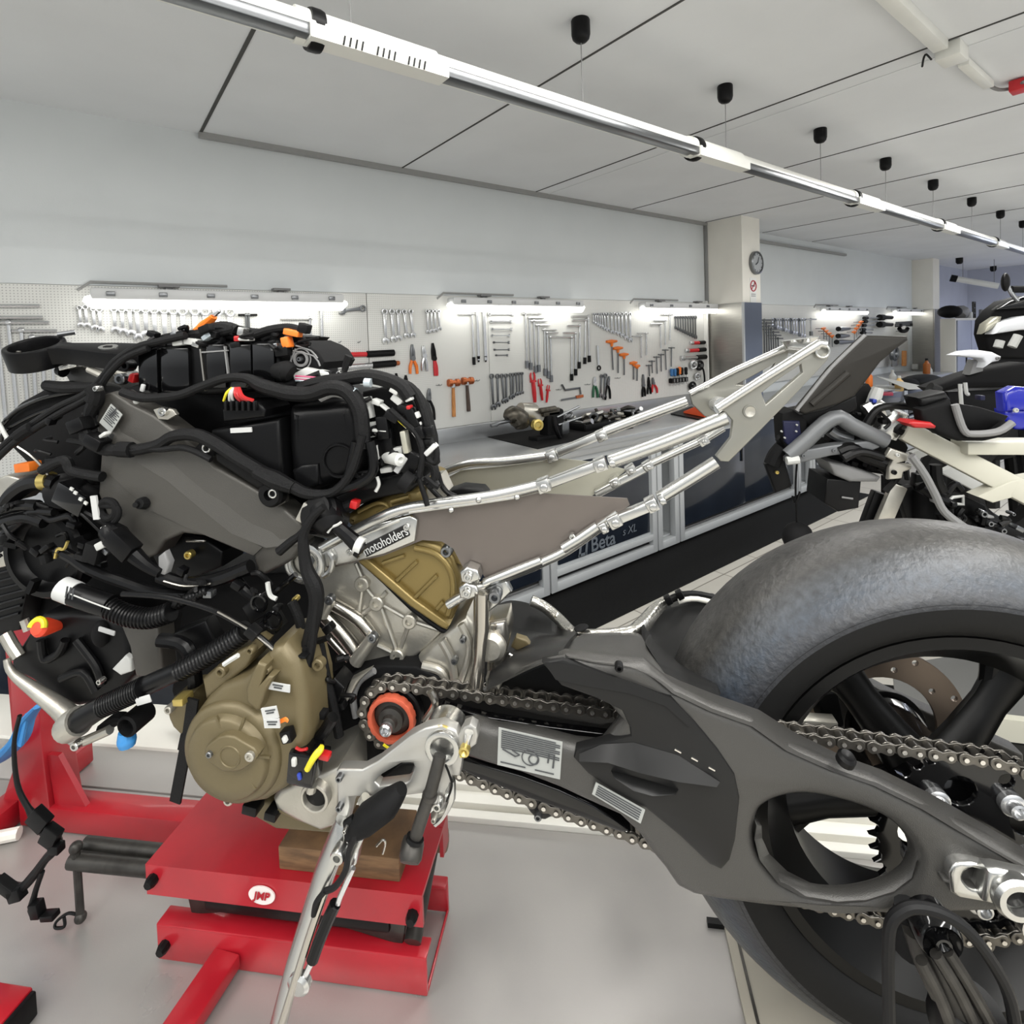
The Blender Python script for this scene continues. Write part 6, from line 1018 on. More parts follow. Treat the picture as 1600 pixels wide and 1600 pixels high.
hose('sleeve_end', [(494, 800), (472, 832), (455, 846), (436, 862)], .628, [.003, .0045, .0055, .006], 'tape'); 
for y in (1020, 1062, 1074): rbox('cable_tie', 474-(y-1020)*.25, y, .612, 20, 4, .02, -8, 'black')
rbox('paper_flag', 434, 1073, .585, 38, 11, .0015, -6, 'wlabel', bev=0); rbox('paper_flag', 422, 1114, .568, 24, 17, .002, 12, 'wlabel', bev=0); rbox('paper_flag', 425, 1130, .567, 24, 13, .002, 4, 'wlabel', bev=0)
for i in range(3): hose('yellow_wire', [(437, 1126+2*i), (446, 1122+2*i), (450, 1126+i)], .572, .0011, 'orange', n=5)
for x, y, d_, a_ in ((434, 1073, .5835, -6), (422, 1112, .5665, 12), (425, 1130, .5655, 4), (176, 646, .6585, 38)):
    for k in range(2): rbox('flag_print', x, y-2+4*k, d_, 16-4*k, 1.6, .0008, a_, 'print', bev=0)
rbox('black_plug', 450, 1148, .585, 16, 18, .012, 15, 'black'); rbox('white_tip', 446, 1154, .578, 6, 9, .008, 20, 'clamp')
pk = rbox('loom_plug', 478, 1190, .600, 40, 50, .03, -8, 'blackg', bev=.004); hose('yellow_lead', [(480, 1202, .582), (490, 1184, .580), (500, 1172, .584), (502, 1168, .59)], 0, [.0035, .0042, .0035], 'yellow', n=8); rbox('red_lead', 508, 1180, .59, 16, 9, .01, -10, 'redp'); rbox('blue_pin', 468, 1213, .584, 6, 10, .004, 10, 'bluep', pk); rbox('white_pin', 460, 1190, .584, 7, 12, .006, 0, 'clamp', pk); hose('red_wire', [(462, 1168), (470, 1172), (480, 1170)], .59, .0018, 'redp', n=6)
loom([(520, 1120), (505, 1145), (485, 1162), (468, 1170)], .62, .0075, 'hoseb'); loom([(498, 1000), (510, 1060), (520, 1100), (530, 1150)], .65, .006); sl('dark_pod', [(500, 1075), (522, 1060), (538, 1076), (526, 1110), (508, 1108)], .655, .03, 'plast'); bolt(510, 1083, .652, 5, 'grey'); bolt(488, 1100, .65, 6, 'grey')
rbox('solenoid', 405, 948, .655, 22, 26, .03, 30, 'black'); rbox('solenoid', 424, 976, .652, 26, 24, .03, 30, 'black'); b = MB(); b.torus(P(405, 942, .638), BD, .010, .0025, 18, 6); b.torus(P(426, 970, .635), BD, .011, .0025, 18, 6); b.build('solenoid_ring', 'blackg', bike); hose('white_tie', [(418, 910), (420, 924), (424, 932), (432, 936)], .632, .003, 'clamp', n=6); hose('front_lever', [(430, 925), (462, 898)], .65, .004, 'blackg', sm=0); bolt(463, 935, .65, 4, 'brass'); sl('bracket_plate', [(270, 990), (320, 970), (340, 1010), (300, 1060), (276, 1050)], .66, .02, 'plast'); loom([(250, 1000), (290, 1010), (305, 1060), (300, 1100)], .64, .009, 'hoseb'); loom([(360, 890), (380, 920), (400, 935)], .66, .007, 'hoseb'); hose('under_frame_hose', [(250, 900), (290, 912), (340, 905), (392, 885)], .655, .009, 'hoseb'); hose('under_frame_line', [(256, 908), (290, 916), (330, 912)], .645, .0015, 'titan', n=6); sl('hose_cap', [(246, 870), (256, 862), (264, 880), (258, 900), (246, 904)], .65, .01, 'grey')
# belt hanging below
b = MB(); hs = pp([(302, 1092), (294, 1150), (289, 1174), (284, 1200), (274, 1253)], .60)
for i in range(4): b.bar(hs[i], hs[i+1], .0145 if i != 1 else .019, .003, BD)
b.build('hanging_strap', 'tape', bike)
# front loom dangling to the table at the left
dl_ = [(31, 1118), (22, 1162), (27, 1225), (44, 1262), (60, 1284), (78, 1303), (88, 1322), (70, 1344), (54, 1366), (30, 1388), (-5, 1376)]
hose('dangling_loom', dl_, .69, [.003, .003, .0035, .004, .008, .009, .008, .006, .007, .007, .008], 'cable'); hose('dangling_branch', [(66, 1362), (54, 1398), (52, 1424), (84, 1428)], .69, [.0035, .004, .006, .005], 'cable')
for x, y, w_, h, a in ((62, 1280, 26, 24, -40), (80, 1306, 22, 26, -30), (88, 1324, 16, 12, 0), (26, 1396, 20, 16, 20), (58, 1420, 14, 20, 10), (10, 1385, 30, 14, -30), (78, 1430, 20, 8, 10)): rbox('dangling_plug', x, y, .685, w_, h, .014, a, 'black')
rn3 = random.Random(23)
for n_, (xa, xb, ya, yb, da, db) in ((26, (-5, 170, 770, 890, .655, .675)), (16, (225, 480, 512, 545, .672, .69)), (22, (380, 540, 905, 1190, .622, .66)), (10, (70, 190, 645, 720, .66, .70)), (16, (560, 670, 620, 760, .668, .682)), (12, (250, 400, 890, 960, .64, .66))):
    for i in range(n_):
        x, y, d_ = rn3.uniform(xa, xb), rn3.uniform(ya, yb), rn3.uniform(da, db); k = rn3.uniform(8, 34)
        if i % 3: hose('small_cable', [(x, y, d_), (x+rn3.uniform(-k, k), y+rn3.uniform(-.3, .6)*k, d_-.004), (x+rn3.uniform(-1.4, 1.4)*k, y+rn3.uniform(-.3, .9)*k, d_+.004)], 0, rn3.uniform(.0016, .0042), ('hoseb', 'tape', 'black')[i % 3], n=7)
        else: rbox('small_connector', x, y, d_, rn3.uniform(7, 18), rn3.uniform(6, 12), .012, rn3.uniform(-45, 45), ('black', 'plast', 'blackm', 'chromed', 'plast')[i//3 % 5])
# --- rearset bracket, side stand, peg, shift rod
rs = sl('rearset_plate', [(525, 1206), (530, 1202), (566, 1203), (590, 1190), (640, 1150), (664, 1138), (690, 1133), (712, 1142), (716, 1150), (724, 1136), (734, 1132), (744, 1138), (747, 1150), (744, 1164), (736, 1170), (724, 1170), (722, 1190), (718, 1214), (706, 1212), (702, 1240), (690, 1252), (668, 1240), (632, 1244), (545, 1246), (548, 1262), (542, 1290), (530, 1310), (524, 1290), (527, 1250)], .592, .014, 'satin', holes=[[(585, 1223), (596, 1211), (627, 1193), (645, 1193), (648, 1200), (640, 1220), (634, 1224), (592, 1229)], circ(0, 0, 0, 3) and [(690+17*math.cos(a*math.pi/12), 1173+17*math.sin(a*math.pi/12)) for a in range(24)]], bev=.0025, seg=2, hk=1)
b = MB(); washer(b, 690, 1172, .586, 27, 18, .02); b.build('pivot_ring', 'alu', rs); b = MB(); b.lathe(P(694, 1150, .62), -BD, [(30*s_, -.02), (30*s_, .02), (27*s_, .024), (.0001, .024)], 32); b.build('pivot_collar', 'alu', rs); hose('collar_groove', [(672, 1140), (692, 1134), (712, 1146)], .594, .0018, 'brass', rs, n=6)
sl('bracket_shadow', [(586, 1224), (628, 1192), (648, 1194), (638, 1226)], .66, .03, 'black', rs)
for x, y in ((532, 1213), (532, 1259)): bolt(x, y, .590, 5, 'chromed', rs)
hose('brake_screw', [(733, 1144), (730, 1158), (727, 1172)], .585, [.005, .003, .0062], 'chrome', rs, sm=0, n=10); b = MB(); b.lathe(P(726, 1172, .580), -BD, [(.006, -.004), (.006, .004), (.004, .005), (.0001, .001)], 12); b.build('screw_end', 'brass', rs); hose('paint_dab', [(719, 1181), (728, 1180)], .585, .0018, 'yellow', rs, sm=0, n=6)
hose('peg_arm', [(702, 1215, .60), (700, 1240, .598), (690, 1268, .596), (678, 1280, .596)], 0, [.010, .012, .008, .008], 'alu', rs, flat=.6); bolt(685, 1254, .586, 7, 'alu', rs, h=.008); bolt(679, 1277, .588, 4, 'alud', rs); hose('thin_lead', [(696, 1195), (702, 1210), (706, 1228), (698, 1252)], .586, .0013, 'black', rs, n=6)
sr = MB(); sr.tube(pp([(688, 1180, .585), (675, 1230, .575), (655, 1290, .565), (645, 1322, .562)]), .0072, 12); sr = sr.build('lock_rod', 'steelb', bike); b = MB(); b.lathe(P(643, 1330, .562), -BD*.8-UP*.6, [(.011, -.012), (.0125, -.006), (.0125, .006), (.010, .010), (.0001, .011)], 20); b.build('rod_end', 'steelb', sr); b = MB(); b.tube(pp([(647, 1314, .562), (649, 1308, .563)]), .010, 14); b.build('rod_collar', 'black', sr); b = MB(); b.tube(pp([(672, 1240, .573), (671, 1246, .573)]), .0085, 14); b.build('rod_collar', 'steelb', sr); b = MB(); b.lathe(P(690, 1175, .600), -BD, [(17*s_, 0), (.0001, .001)], 20, cap=False); b.build('pivot_bore', 'black', rs)
peg = MB(); peg.tube(pp([(550, 1300, .575), (575, 1278, .572), (605, 1256, .572), (628, 1232, .575)]), [.012, .021, .020, .010], 14, sm=4, flat=.75); peg = peg.build('foot_guard', 'blackm', bike); sl('guard_flap', [(534, 1288), (548, 1278), (560, 1300), (548, 1310), (536, 1304)], .562, .006, 'black', peg); bolt(541, 1294, .560, 3, 'alu', peg); hose('peg_bolt', [(566, 1254), (572, 1246)], .585, .006, 'alud', sm=0)
kl = MB(); kl.tube(pp([(534, 1282, .585), (526, 1316, .582), (508, 1362, .578), (482, 1440, .57), (455, 1525, .56), (425, 1640, .55)]), [.010, .016, .0165, .0145, .0130, .0135], 18, sm=4, flat=.6); st_ = kl.build('side_stand', 'alu', bike)
hose('stand_groove', [(512, 1380, .569), (488, 1448, .558), (462, 1530, .547), (440, 1600, .54)], 0, .0045, 'titan', st_); bolt(532, 1330, .566, 11, 'alu', st_, h=.010, name='stand_pivot'); sl('stand_fork', [(540, 1318), (568, 1312), (560, 1330), (556, 1352), (545, 1366), (536, 1358)], .572, .012, 'alu', st_)
b = MB(); b.tube(pp([(552, 1356, .566), (532, 1400, .563), (528, 1412, .562)]), .0032, 8); b.build('spring_rod', 'chrome', st_); b = MB(); b.tube(pp([(524, 1412, .562), (512, 1438, .56), (498, 1472, .555), (488, 1500, .552)]), .0068, 10); b.build('spring_sleeve', 'hoseb', st_); b = MB(); b.tube(pp([(488, 1500, .552), (474, 1530, .55), (466, 1544, .55)]), .0035, 8); b.build('spring_hook', 'chrome', st_)
b = MB(); b.lathe(P(468, 1536, .55), -BD, [(.013, -.004), (.013, .003), (.009, .006), (.0001, .006)], 18); b.build('spring_boss', 'alu', st_)
loom([(560, 1296), (545, 1330), (540, 1360), (524, 1385), (508, 1392)], .558, .0035, 'cable'); loom([(508, 1392), (494, 1410), (490, 1430)], .556, .003, 'cable'); hose('exhaust_spring', [(588, 1322), (598, 1312), (602, 1318), (598, 1334)], .60, .0014, 'titan', n=6)
# --- black stand with hose under the swingarm, bottom right
t = thing('wheel_stand', 'black stand arm with round bolt and looping cable below the axle plate', 'stand', P(1480, 1600, .55)); 
MB().tube(pp([(1440, 1448, .56), (1462, 1500, .555), (1500, 1570, .55), (1560, 1690, .55)]), [.017, .020, .022, .026], 14, sm=3).build('stand_arm', 'steelb', t)
for l in ([(1440, 1500, .536), (1470, 1560, .532), (1500, 1640, .53)], [(1462, 1490, .534), (1498, 1550, .53), (1540, 1640, .53)], [(1480, 1486, .536), (1520, 1550, .532), (1570, 1640, .53)]): hose('arm_rib', l, 0, .0055, 'steelb', t)
MB().tube(pp([(1428, 1424, .575), (1424, 1452, .575), (1425, 1482, .575)]), .017, 14).build('pivot_sleeve', 'blackm', t)
rl = MB(); rl.lathe(P(1465, 1462, .545), -BD, [(.0195, -.02), (.0195, .004), (.017, .008), (.015, .006), (.0075, .004), (.007, .010), (.0045, .010), (.0001, .006)], 28); rl.build('roller_bolt', 'blackg', t)
hose('looping_cable', [(1390, 1620), (1388, 1540), (1388, 1480), (1392, 1442), (1408, 1424), (1432, 1417), (1470, 1426), (1510, 1452), (1548, 1500), (1578, 1560), (1590, 1640)], .525, .0052, 'cable', t)
rbox('pale_label', 1425, 1428, .557, 15, 9, .003, -8, 'labelm', t); MB().lathe(P(1515, 1592, .54), -BD*.5+UP*.8, [(.026, -.03), (.030, 0), (.026, .012), (.0001, .012)], 24).build('pivot_boss', 'black', t)
# ------------------------------------------------------------------ things on the worktop
def mpp(p): return (V(p)-CC).dot(CF)/FPX                     # metres per photo pixel at a point
def wb(x, y): return onp(x, y, UP, BT)
c = [onp(x, y, UP, BT+.004) for x, y in ((752, 680), (840, 701), (990, 668), (900, 652))]
b = MB(); b.add([p+UP*.0 for p in c]+[p-UP*.004 for p in c], [(0, 1, 2, 3), (4, 7, 6, 5), (0, 4, 5, 1), (1, 5, 6, 2), (2, 6, 7, 3), (3, 7, 4, 0)]); o = b.build('rubber_mat', 'plate', None); tag(o, 'black rubber mat on the steel worktop under the gearbox', 'mat')
gy = wb(850, 686).y
def G(x, y, o=0.0): return onp(x, y, (0, 1, 0), gy+o)
t = thing('gearbox', 'greasy dismantled gearbox with brass pulley on the black mat', 'gearbox', wb(848, 688))
greasy = mat('greasy_metal', (74, 70, 62), .38, .6, var=.4, vscale=30); M['greasy'] = greasy
g0 = G(850, 685)
b = MB(); b.tube([G(767, 665), G(775, 663), G(779, 661), G(800, 656)], [.012, .018, .013, .015], 12); b.build('drive_shaft', 'chromed', t)
b = MB(); b.tube([G(793, 655), G(800, 648), G(812, 655), G(816, 668)], [.035, .06, .07, .045], 12, sm=3); b.build('shaft_housing', 'greasy', t)
b = MB(); b.tube([G(812, 640, .05), G(828, 645, .05), G(840, 656, .04)], [.05, .075, .07], 12); b.build('casing', 'alud', t)
b = MB(); b.lathe(G(841, 664, -.09), V((-.25, -1, .1)), [(.035, -.05), (.038, -.03), (.030, -.02), (.038, -.006), (.037, .004), (.024, .006), (.017, -.004), (.0001, -.004)], 28); b.build('brass_pulley', 'brass', t)
b = MB(); b.box(G(862, 660), (.16, .10, .19)); b.build('black_casing', 'blackm', t, bev=.02)
b = MB(); b.box(G(855, 643), (.15, .10, .05)); b.cyl(G(843, 642, -.05), G(868, 638, -.05), .02, 10); b.build('top_cover', 'greasy', t, bev=.006)
for a, e in (((870, 652), (905, 635)), ((872, 664), (908, 652))): b = MB(); b.cyl(G(*a, -.05), G(*e, -.05), .009, 8); b.build('stud_rod', 'chromed', t)
b = MB(); b.box(G(878, 668, -.02), (.07, .09, .09)); b.build('side_block', 'chromed', t, bev=.012); b = MB(); b.tube([G(865, 650, -.1), G(868, 670, -.1), G(878, 690, -.09)], [.016, .018, .01], 8, sm=3); b.build('lever_arm', 'black', t)
b = MB(); b.box(G(850, 683), (.20, .10, .03)); b.build('foot', 'blackm', t, bev=.008)
# tray of small parts
ty_ = wb(925, 672).y+.12
def T_(x, y, o=0.0): return onp(x, y, (0, 1, 0), ty_+o)
tc_ = T_(940, 664); t = thing('parts_tray', 'black plastic tray full of loose metal parts on the worktop', 'tray', V((tc_.x, tc_.y, BT)))
x0, x1 = T_(892, 668).x, T_(992, 650).x
b = MB(); b.box(((x0+x1)/2, ty_, BT+.006), (x1-x0, .30, .012)); b.box(((x0+x1)/2, ty_-.15, BT+.025), (x1-x0, .012, .05)); b.box(((x0+x1)/2, ty_+.15, BT+.03), (x1-x0, .012, .06)); b.box((x0, ty_, BT+.03), (.012, .30, .06)); b.box((x1, ty_, BT+.03), (.012, .30, .06)); b.build('tray_shell', 'black', t, bev=.003)
rn = random.Random(5); kinds = ('short bolt', 'bent bracket', 'ring', 'dark lever', 'shiny sleeve', 'small cover')
wh = ('front left', 'front middle', 'front right', 'middle left', 'centre', 'middle right', 'back left', 'back middle', 'back right')
for i in range(27):
    gx, gyy = i % 9 % 3, i % 9//3; layer = i//9
    p = V((lerp(x0+.07, x1-.07, (gx+.5*rn.random())/2.5), ty_-.10+.1*gyy+rn.uniform(-.02, .02), BT+.032+.03*layer)); k = (i*5+layer) % 6; m_ = ('chrome', 'greasy', 'chromed', 'steelb', 'alu', 'alud')[k]
    b = MB(); d = V((rn.uniform(-1, 1), rn.uniform(-1, 1), rn.uniform(-.2, .5))).normalized()
    if k == 0: b.tube([p-d*.045, p+d*.03, p+d*.031, p+d*.045], [.009, .009, .018, .018], 8)
    elif k == 1: b.bar(p-d*.05, p, .03, .012); b.bar(p, p+V((d.y, -d.x, .5))*.04, .03, .012)
    elif k == 2: b.torus(p, d, .03, .010, 18, 6)
    elif k == 3: b.tube([p-d*.06, p+V((0, 0, .012)), p+d*.06], [.012, .02, .009], 8, sm=3)
    elif k == 4: b.tube([p-d*.035, p+d*.035], .02, 12)
    else: b.box(p, (.07, .05, .02), (d, *frame(d)[:2]))
    o = b.build('loose_part', m_, None, bev=.001 if k in (1, 5) else 0); tag(o, '%s lying %s in the black parts tray, %s' % (kinds[k], wh[i % 9], ('bottom layer', 'middle layer', 'on top')[layer]), 'machine part', 'loose parts in the black tray')
# folders
c = [wb(1048, 648), wb(1098, 658), wb(1125, 645), wb(1080, 637)]; b = MB(); b.add([p+UP*.012 for p in c]+[p for p in c], [(0, 1, 2, 3), (4, 7, 6, 5), (0, 4, 5, 1), (1, 5, 6, 2), (2, 6, 7, 3), (3, 7, 4, 0)]); o = b.build('black_folder', 'black'); tag(o, 'flat black folder under the orange one on the worktop', 'folder')
of = mat('bright_orange', (240, 92, 44), .5); c2 = [wb(1068, 648)+UP*.016, wb(1101, 655)+UP*.016, wb(1122, 645)+UP*.016, wb(1085, 641)+UP*.016]; b = MB(); hi = [UP*.012, UP*.11, UP*.12, UP*.012]
b.add([p+h for p, h in zip(c2, hi)]+c2, [(0, 1, 2, 3), (4, 7, 6, 5), (0, 4, 5, 1), (1, 5, 6, 2), (2, 6, 7, 3), (3, 7, 4, 0)]); o = b.build('orange_folder', of); tag(o, 'bright orange wedge shaped folder behind the subframe tail', 'folder')
# clutter on the far worktop
def bottle(x, y, h, r, m, label, name='bottle', cap='black', body='body'):
    p = wb(x, y); s = mpp(p); t = thing(name, label, name.replace('_', ' '), p); H, R_ = h*s, r*s
    MB().lathe(p, UP, [(R_*.9, 0), (R_, .01), (R_, H*.62), (R_*.45, H*.78), (R_*.4, H*.86)], 16).build(body, m, t); MB().cyl(p+UP*H*.86, p+UP*H, R_*.42, 12).build('cap', cap, t); return t
amber = mat('amber_bottle', (150, 84, 28), .25); tan = mat('tan_jar', (214, 178, 112), .45); M['amber'] = amber; M['tan'] = tan
bottle(1448, 584, 24, 5, 'amber', 'amber bottle at the far end of the worktop by the far pillar'); bottle(1405, 611, 24, 6, 'tan', 'tan bottle standing on papers on the far worktop', cap='clamp'); bottle(1358, 604, 26, 5, 'orange', 'orange spray bottle behind the grey tail section'); bottle(1395, 602, 24, 5, 'clamp', 'white bottle next to the tan bottle', cap='clamp'); bottle(1454, 584, 10, 2.5, 'clamp', 'tiny white bottle right of the amber bottle', cap='clamp')
def paperbox(x, y, w_, h, d, m, label, name, cat, rot=0):
    p = wb(x, y); s = mpp(p); a = R(rot); ax = (V((math.cos(a), math.sin(a), 0)), V((-math.sin(a), math.cos(a), 0)), UP); o = MB().box(p+UP*(h*s/2), (w_*s, d, h*s), ax).build(name, m, None, bev=.003); return tag(o, label, cat)
paperbox(1430, 577, 6, 8, .08, 'clamp', 'small white box against the far pillar', 'small_box', 'box'); paperbox(1377, 617, 22, 4, .2, mat('magenta_cover', (140, 34, 60), .5), 'dark red booklet on the far worktop', 'booklet', 'booklet', 20)
for i, (x, y, r_) in enumerate(((1390, 610, 10), (1418, 612, 50))):
    p = wb(x, y); s = mpp(p); a = R(r_); b = MB(); u = V((math.cos(a), math.sin(a), 0)); v = V((-math.sin(a), math.cos(a), 0)); p = p+UP*.02*i; pts = [p-u*.25-v*.12+UP*.03, p+u*.25-v*.12+UP*.032, p+u*.28+v*.16+UP*(.036+.10*i), p-u*.25+v*.16+UP*.034]
    b.add(pts+[q-UP*.004 for q in pts], [(0, 1, 2, 3), (4, 7, 6, 5), (0, 4, 5, 1), (1, 5, 6, 2), (2, 6, 7, 3), (3, 7, 4, 0)]); o = b.build('paper_sheet', 'clamp'); tag(o, ('flat white paper under the tan bottle', 'white paper with a raised corner on the far worktop')[i], 'paper')
p = wb(1440, 603); b = MB(); b.sph(p+UP*.05, .28, sc=(1.4, .7, .30)); b.sph(p+V((.35, 0, .03)), .2, sc=(1.3, .8, .25)); b.sph(p+V((-.3, .05, .04)), .18, sc=(1.2, .8, .4)); o = b.build('black_jacket', 'blackm'); tag(o, 'crumpled black jacket on the far worktop', 'jacket')
# ------------------------------------------------------------------ grey locker and the far corner
q = onp(1493, 585, (0, 1, 0), 2.55); top = onp(1493, 497, (0, 1, 0), 2.55).z; xr = onp(1536, 540, (0, 1, 0), 2.55).x; yl = onp(1469, 540, (1, 0, 0), q.x).y
t = thing('steel_locker', 'grey blue steel locker beyond the far pillar', 'locker', V(((q.x+xr)/2, (2.55+yl)/2, 0)))
MB().box(((q.x+xr)/2, (2.55+yl)/2, top/2), (xr-q.x, yl-2.55, top)).build('locker_body', mat('locker_cream', (186, 184, 176), .5), t, bev=.005)
for i in range(2): 
    d_ = MB().box((lerp(q.x, xr, .26+.48*i), 2.54, top/2), ((xr-q.x)*.46, .02, top*.96)).build('locker_door', mat('locker_blue', (132, 138, 156), .45), t, bev=.004); MB().box((lerp(q.x, xr, .30+.40*i), 2.525, top*.6), (.03, .02, .2)).build('door_handle', 'black', d_)
for i, (x, y, w_, h, m_, n_, lb, ct) in enumerate(((1484, 496, 26, 20, 'blackm', 'black_bag', 'black bag on the left of the locker top', 'bag'), (1502, 496, 14, 13, 'grey', 'grey_part', 'grey bodywork part beside the black bag on the locker', 'part'), (1515, 497, 8, 10, 'clamp', 'white_can', 'white can on the locker', 'can'), (1522, 497, 10, 26, 'steelb', 'dark_frame', 'dark wire frame standing on the locker', 'frame'), (1533, 497, 6, 14, 'grey', 'grey_can', 'grey can at the right end of the locker', 'can'))):
    p = onp(x, y, (0, 1, 0), 2.72); p.z = top+.004; s = mpp(p)
    if n_ == 'black_bag': o = MB().sph(p+UP*h*s*.52, 1, sc=(w_*s/2, .16, h*s*.5)).build(n_, m_)
    elif 'can' in n_: o = MB().lathe(p, UP, [(w_*s/2, 0), (w_*s/2, h*s*.9), (w_*s*.4, h*s)], 14).build(n_, m_)
    elif n_ == 'dark_frame':
        b = MB(); W2 = w_*s/2
        for k in range(4): b.bar(p+V((-W2, 0, h*s*k/3.2)), p+V((W2, 0, h*s*k/3.2)), .02, .02)
        b.bar(p+V((-W2, 0, 0)), p+V((-W2*1.2, 0, h*s)), .025, .025); b.bar(p+V((W2, 0, 0)), p+V((W2*.8, 0, h*s)), .025, .025); o = b.build(n_, m_)
    else: o = MB().tube([p+V((-w_*s/2, 0, .04)), p+V((0, 0, h*s*.7)), p+V((w_*s/2, 0, h*s*.5))], [.08, .12, .06], 10, sm=3).build(n_, m_)
    tag(o, lb, ct)
# ------------------------------------------------------------------ second motorcycle with its bodywork off, on a white lift
D2 = 2.30
tailm = mat('grey_tail_plastic', (42, 40, 37), .5, var=.06, vscale=12); midg = mat('grey_bracket', (104, 106, 108), .45, .3); creamw = mat('cream_lift', (186, 184, 170), .45); navy = mat('navy_part', (32, 34, 58), .4); M.update(tailm=tailm, midg=midg, creamw=creamw, navy=navy)
b2 = thing('partial_motorcycle', 'second motorcycle stripped to its tail, grey tail panel raised', 'motorcycle', P(1380, 850, D2)*1.0)
def sl2(name, pix, d, th, m, bev=.006, parent=None, **kw): return sl(name, pix, d, th, m, parent or b2, bev=bev, **kw)
def hz2(name, l, d, r, m, parent=None, **kw): return hose(name, l, d, r, m, parent or b2, **kw)
tl = sl2('tail_panel', [(1246, 641), (1262, 622), (1300, 575), (1353, 524), (1419, 525), (1420, 532), (1398, 548), (1377, 566), (1356, 594), (1337, 619), (1310, 632), (1280, 641), (1258, 648)], D2-.1, .045, 'tailm', bev=.012)
hz2('panel_rib', [(1268, 632), (1296, 608), (1325, 583)], D2-.105, .012, 'tailm', tl); hz2('panel_edge', [(1245, 642), (1262, 621), (1300, 574), (1352, 524)], D2-.09, .008, 'grey', tl)
sl2('tail_underside', [(1250, 648), (1290, 640), (1338, 618), (1340, 640), (1300, 660), (1262, 664)], D2-.05, .2, 'black')
sl2('lamp_bracket', [(1222, 646), (1240, 640), (1262, 656), (1256, 700), (1244, 720), (1232, 712), (1224, 690), (1222, 664)], D2-.05, .10, 'blackm'); sl2('navy_plate', [(1224, 658), (1250, 658), (1254, 690), (1240, 704), (1226, 690)], D2-.06, .03, 'navy')
for x, y in ((1245, 664), (1244, 674), (1221, 674), (1246, 688), (1241, 694), (1226, 684)): bolt(x, y, D2-.065, 1.5, 'clamp', b2)
sl2('number_holder', [(1196, 726), (1226, 718), (1238, 760), (1212, 770)], D2-.02, .03, 'black'); hz2('holder_arm', [(1222, 700), (1212, 712), (1206, 726)], D2-.03, .03, 'blackm'); bolt(1214, 738, D2-.03, 3, 'brass', b2)
hz2('side_frame', [(1232, 712), (1262, 686), (1290, 660), (1312, 652), (1330, 664), (1384, 690)], D2-.08, .029, 'midg', n=12, sm=2); sl2('lower_bar', [(1228, 716), (1240, 706), (1300, 696), (1380, 686), (1388, 694), (1360, 706), (1300, 712), (1250, 724), (1230, 724)], D2-.09, .05, 'midg')
hz2('bar_end', [(1229, 720), (1248, 718)], D2-.10, .016, 'clamp', sm=0); bolt(1255, 712, D2-.095, 3, 'midg', b2); bolt(1303, 704, D2-.095, 3, 'midg', b2); hz2('foot_peg', [(1296, 672), (1308, 680), (1330, 686)], D2-.04, .022, 'chromed')
sl2('shock_mass', [(1296, 690), (1330, 664), (1400, 664), (1420, 700), (1400, 745), (1340, 735), (1300, 720)], D2+.02, .2, 'blackm'); hz2('pipe_bundle', [(1310, 706), (1330, 700), (1350, 712), (1385, 725)], D2-.08, .024, 'hoseb'); hz2('pipe_bundle', [(1318, 716), (1345, 706), (1380, 715)], D2-.1, .016, 'hoseb')
sl2('undertray', [(1294, 722), (1320, 726), (1350, 736), (1378, 746), (1372, 754), (1330, 754), (1306, 744)], D2-.06, .15, 'grey', bev=.015); sl2('battery_box', [(1292, 748), (1346, 752), (1342, 794), (1310, 800), (1288, 786)], D2-.04, .18, 'black'); rbox('box_strip', 1324, 778, D2-.045, 18, 3, .006, -8, 'grey', b2)
sl2('silver_bracket', [(1392, 700), (1421, 710), (1418, 720), (1402, 724), (1426, 726), (1424, 734), (1412, 738), (1410, 748), (1388, 750), (1390, 730), (1396, 720), (1384, 714)], D2-.12, .02, 'alud'); bolt(1397, 738, D2-.125, 4, 'black', b2); bolt(1402, 711, D2-.125, 3, 'clamp', b2)
rz = MB(); rz.lathe(P(1390, 660, D2), BS*.4+UP*.9-BD*.2, [(.035, -.06), (.05, -.05), (.05, .02), (.04, .04), (.04, .055), (.0001, .055)], 20); rz.build('silver_can', 'alu', b2); hz2('white_neck', [(1362, 632), (1368, 618), (1372, 606)], D2, [.022, .024, .02], 'clamp'); hz2('silver_elbow', [(1352, 644), (1372, 636), (1380, 648)], D2-.02, .03, 'alu'); rbox('blue_clip', 1364, 626, D2-.03, 6, 6, .03, 0, 'bluep', b2)
sl2('front_mass', [(1336, 610), (1358, 600), (1366, 612), (1356, 640), (1420, 650), (1400, 690), (1360, 672), (1332, 650)], D2+.05, .15, 'blackm'); hz2('curved_hose', [(1352, 664), (1370, 640), (1400, 634), (1440, 638)], D2-.05, .014, 'hoseb'); hz2('cable', [(1424, 712), (1444, 740), (1460, 770), (1476, 800), (1510, 826)], D2-.15, .014, 'grey', n=8)
sl2('engine_mass', [(1440, 772), (1470, 766), (1510, 790), (1560, 820), (1610, 830), (1610, 905), (1500, 880), (1440, 850)], D2-.02, .3, 'blackm', bev=.03); sl2('side_cover', [(1482, 784), (1505, 774), (1540, 790), (1550, 812), (1520, 830), (1490, 812)], D2-.06, .05, 'plast'); b = MB(); b.tube(pp([(1505, 775), (1489, 777), (1484, 781), (1489, 787), (1505, 788)], D2-.075), .006, 6, closed=True); b.build('pale_outline', 'clamp', b2)
for x, y, r_ in ((1530, 800, 6), (1540, 815, 5), (1575, 800, 3), (1512, 824, 4), (1560, 826, 5), (1590, 850, 3)): bolt(x, y, D2-.09, r_, 'chromed', b2, h=.03)
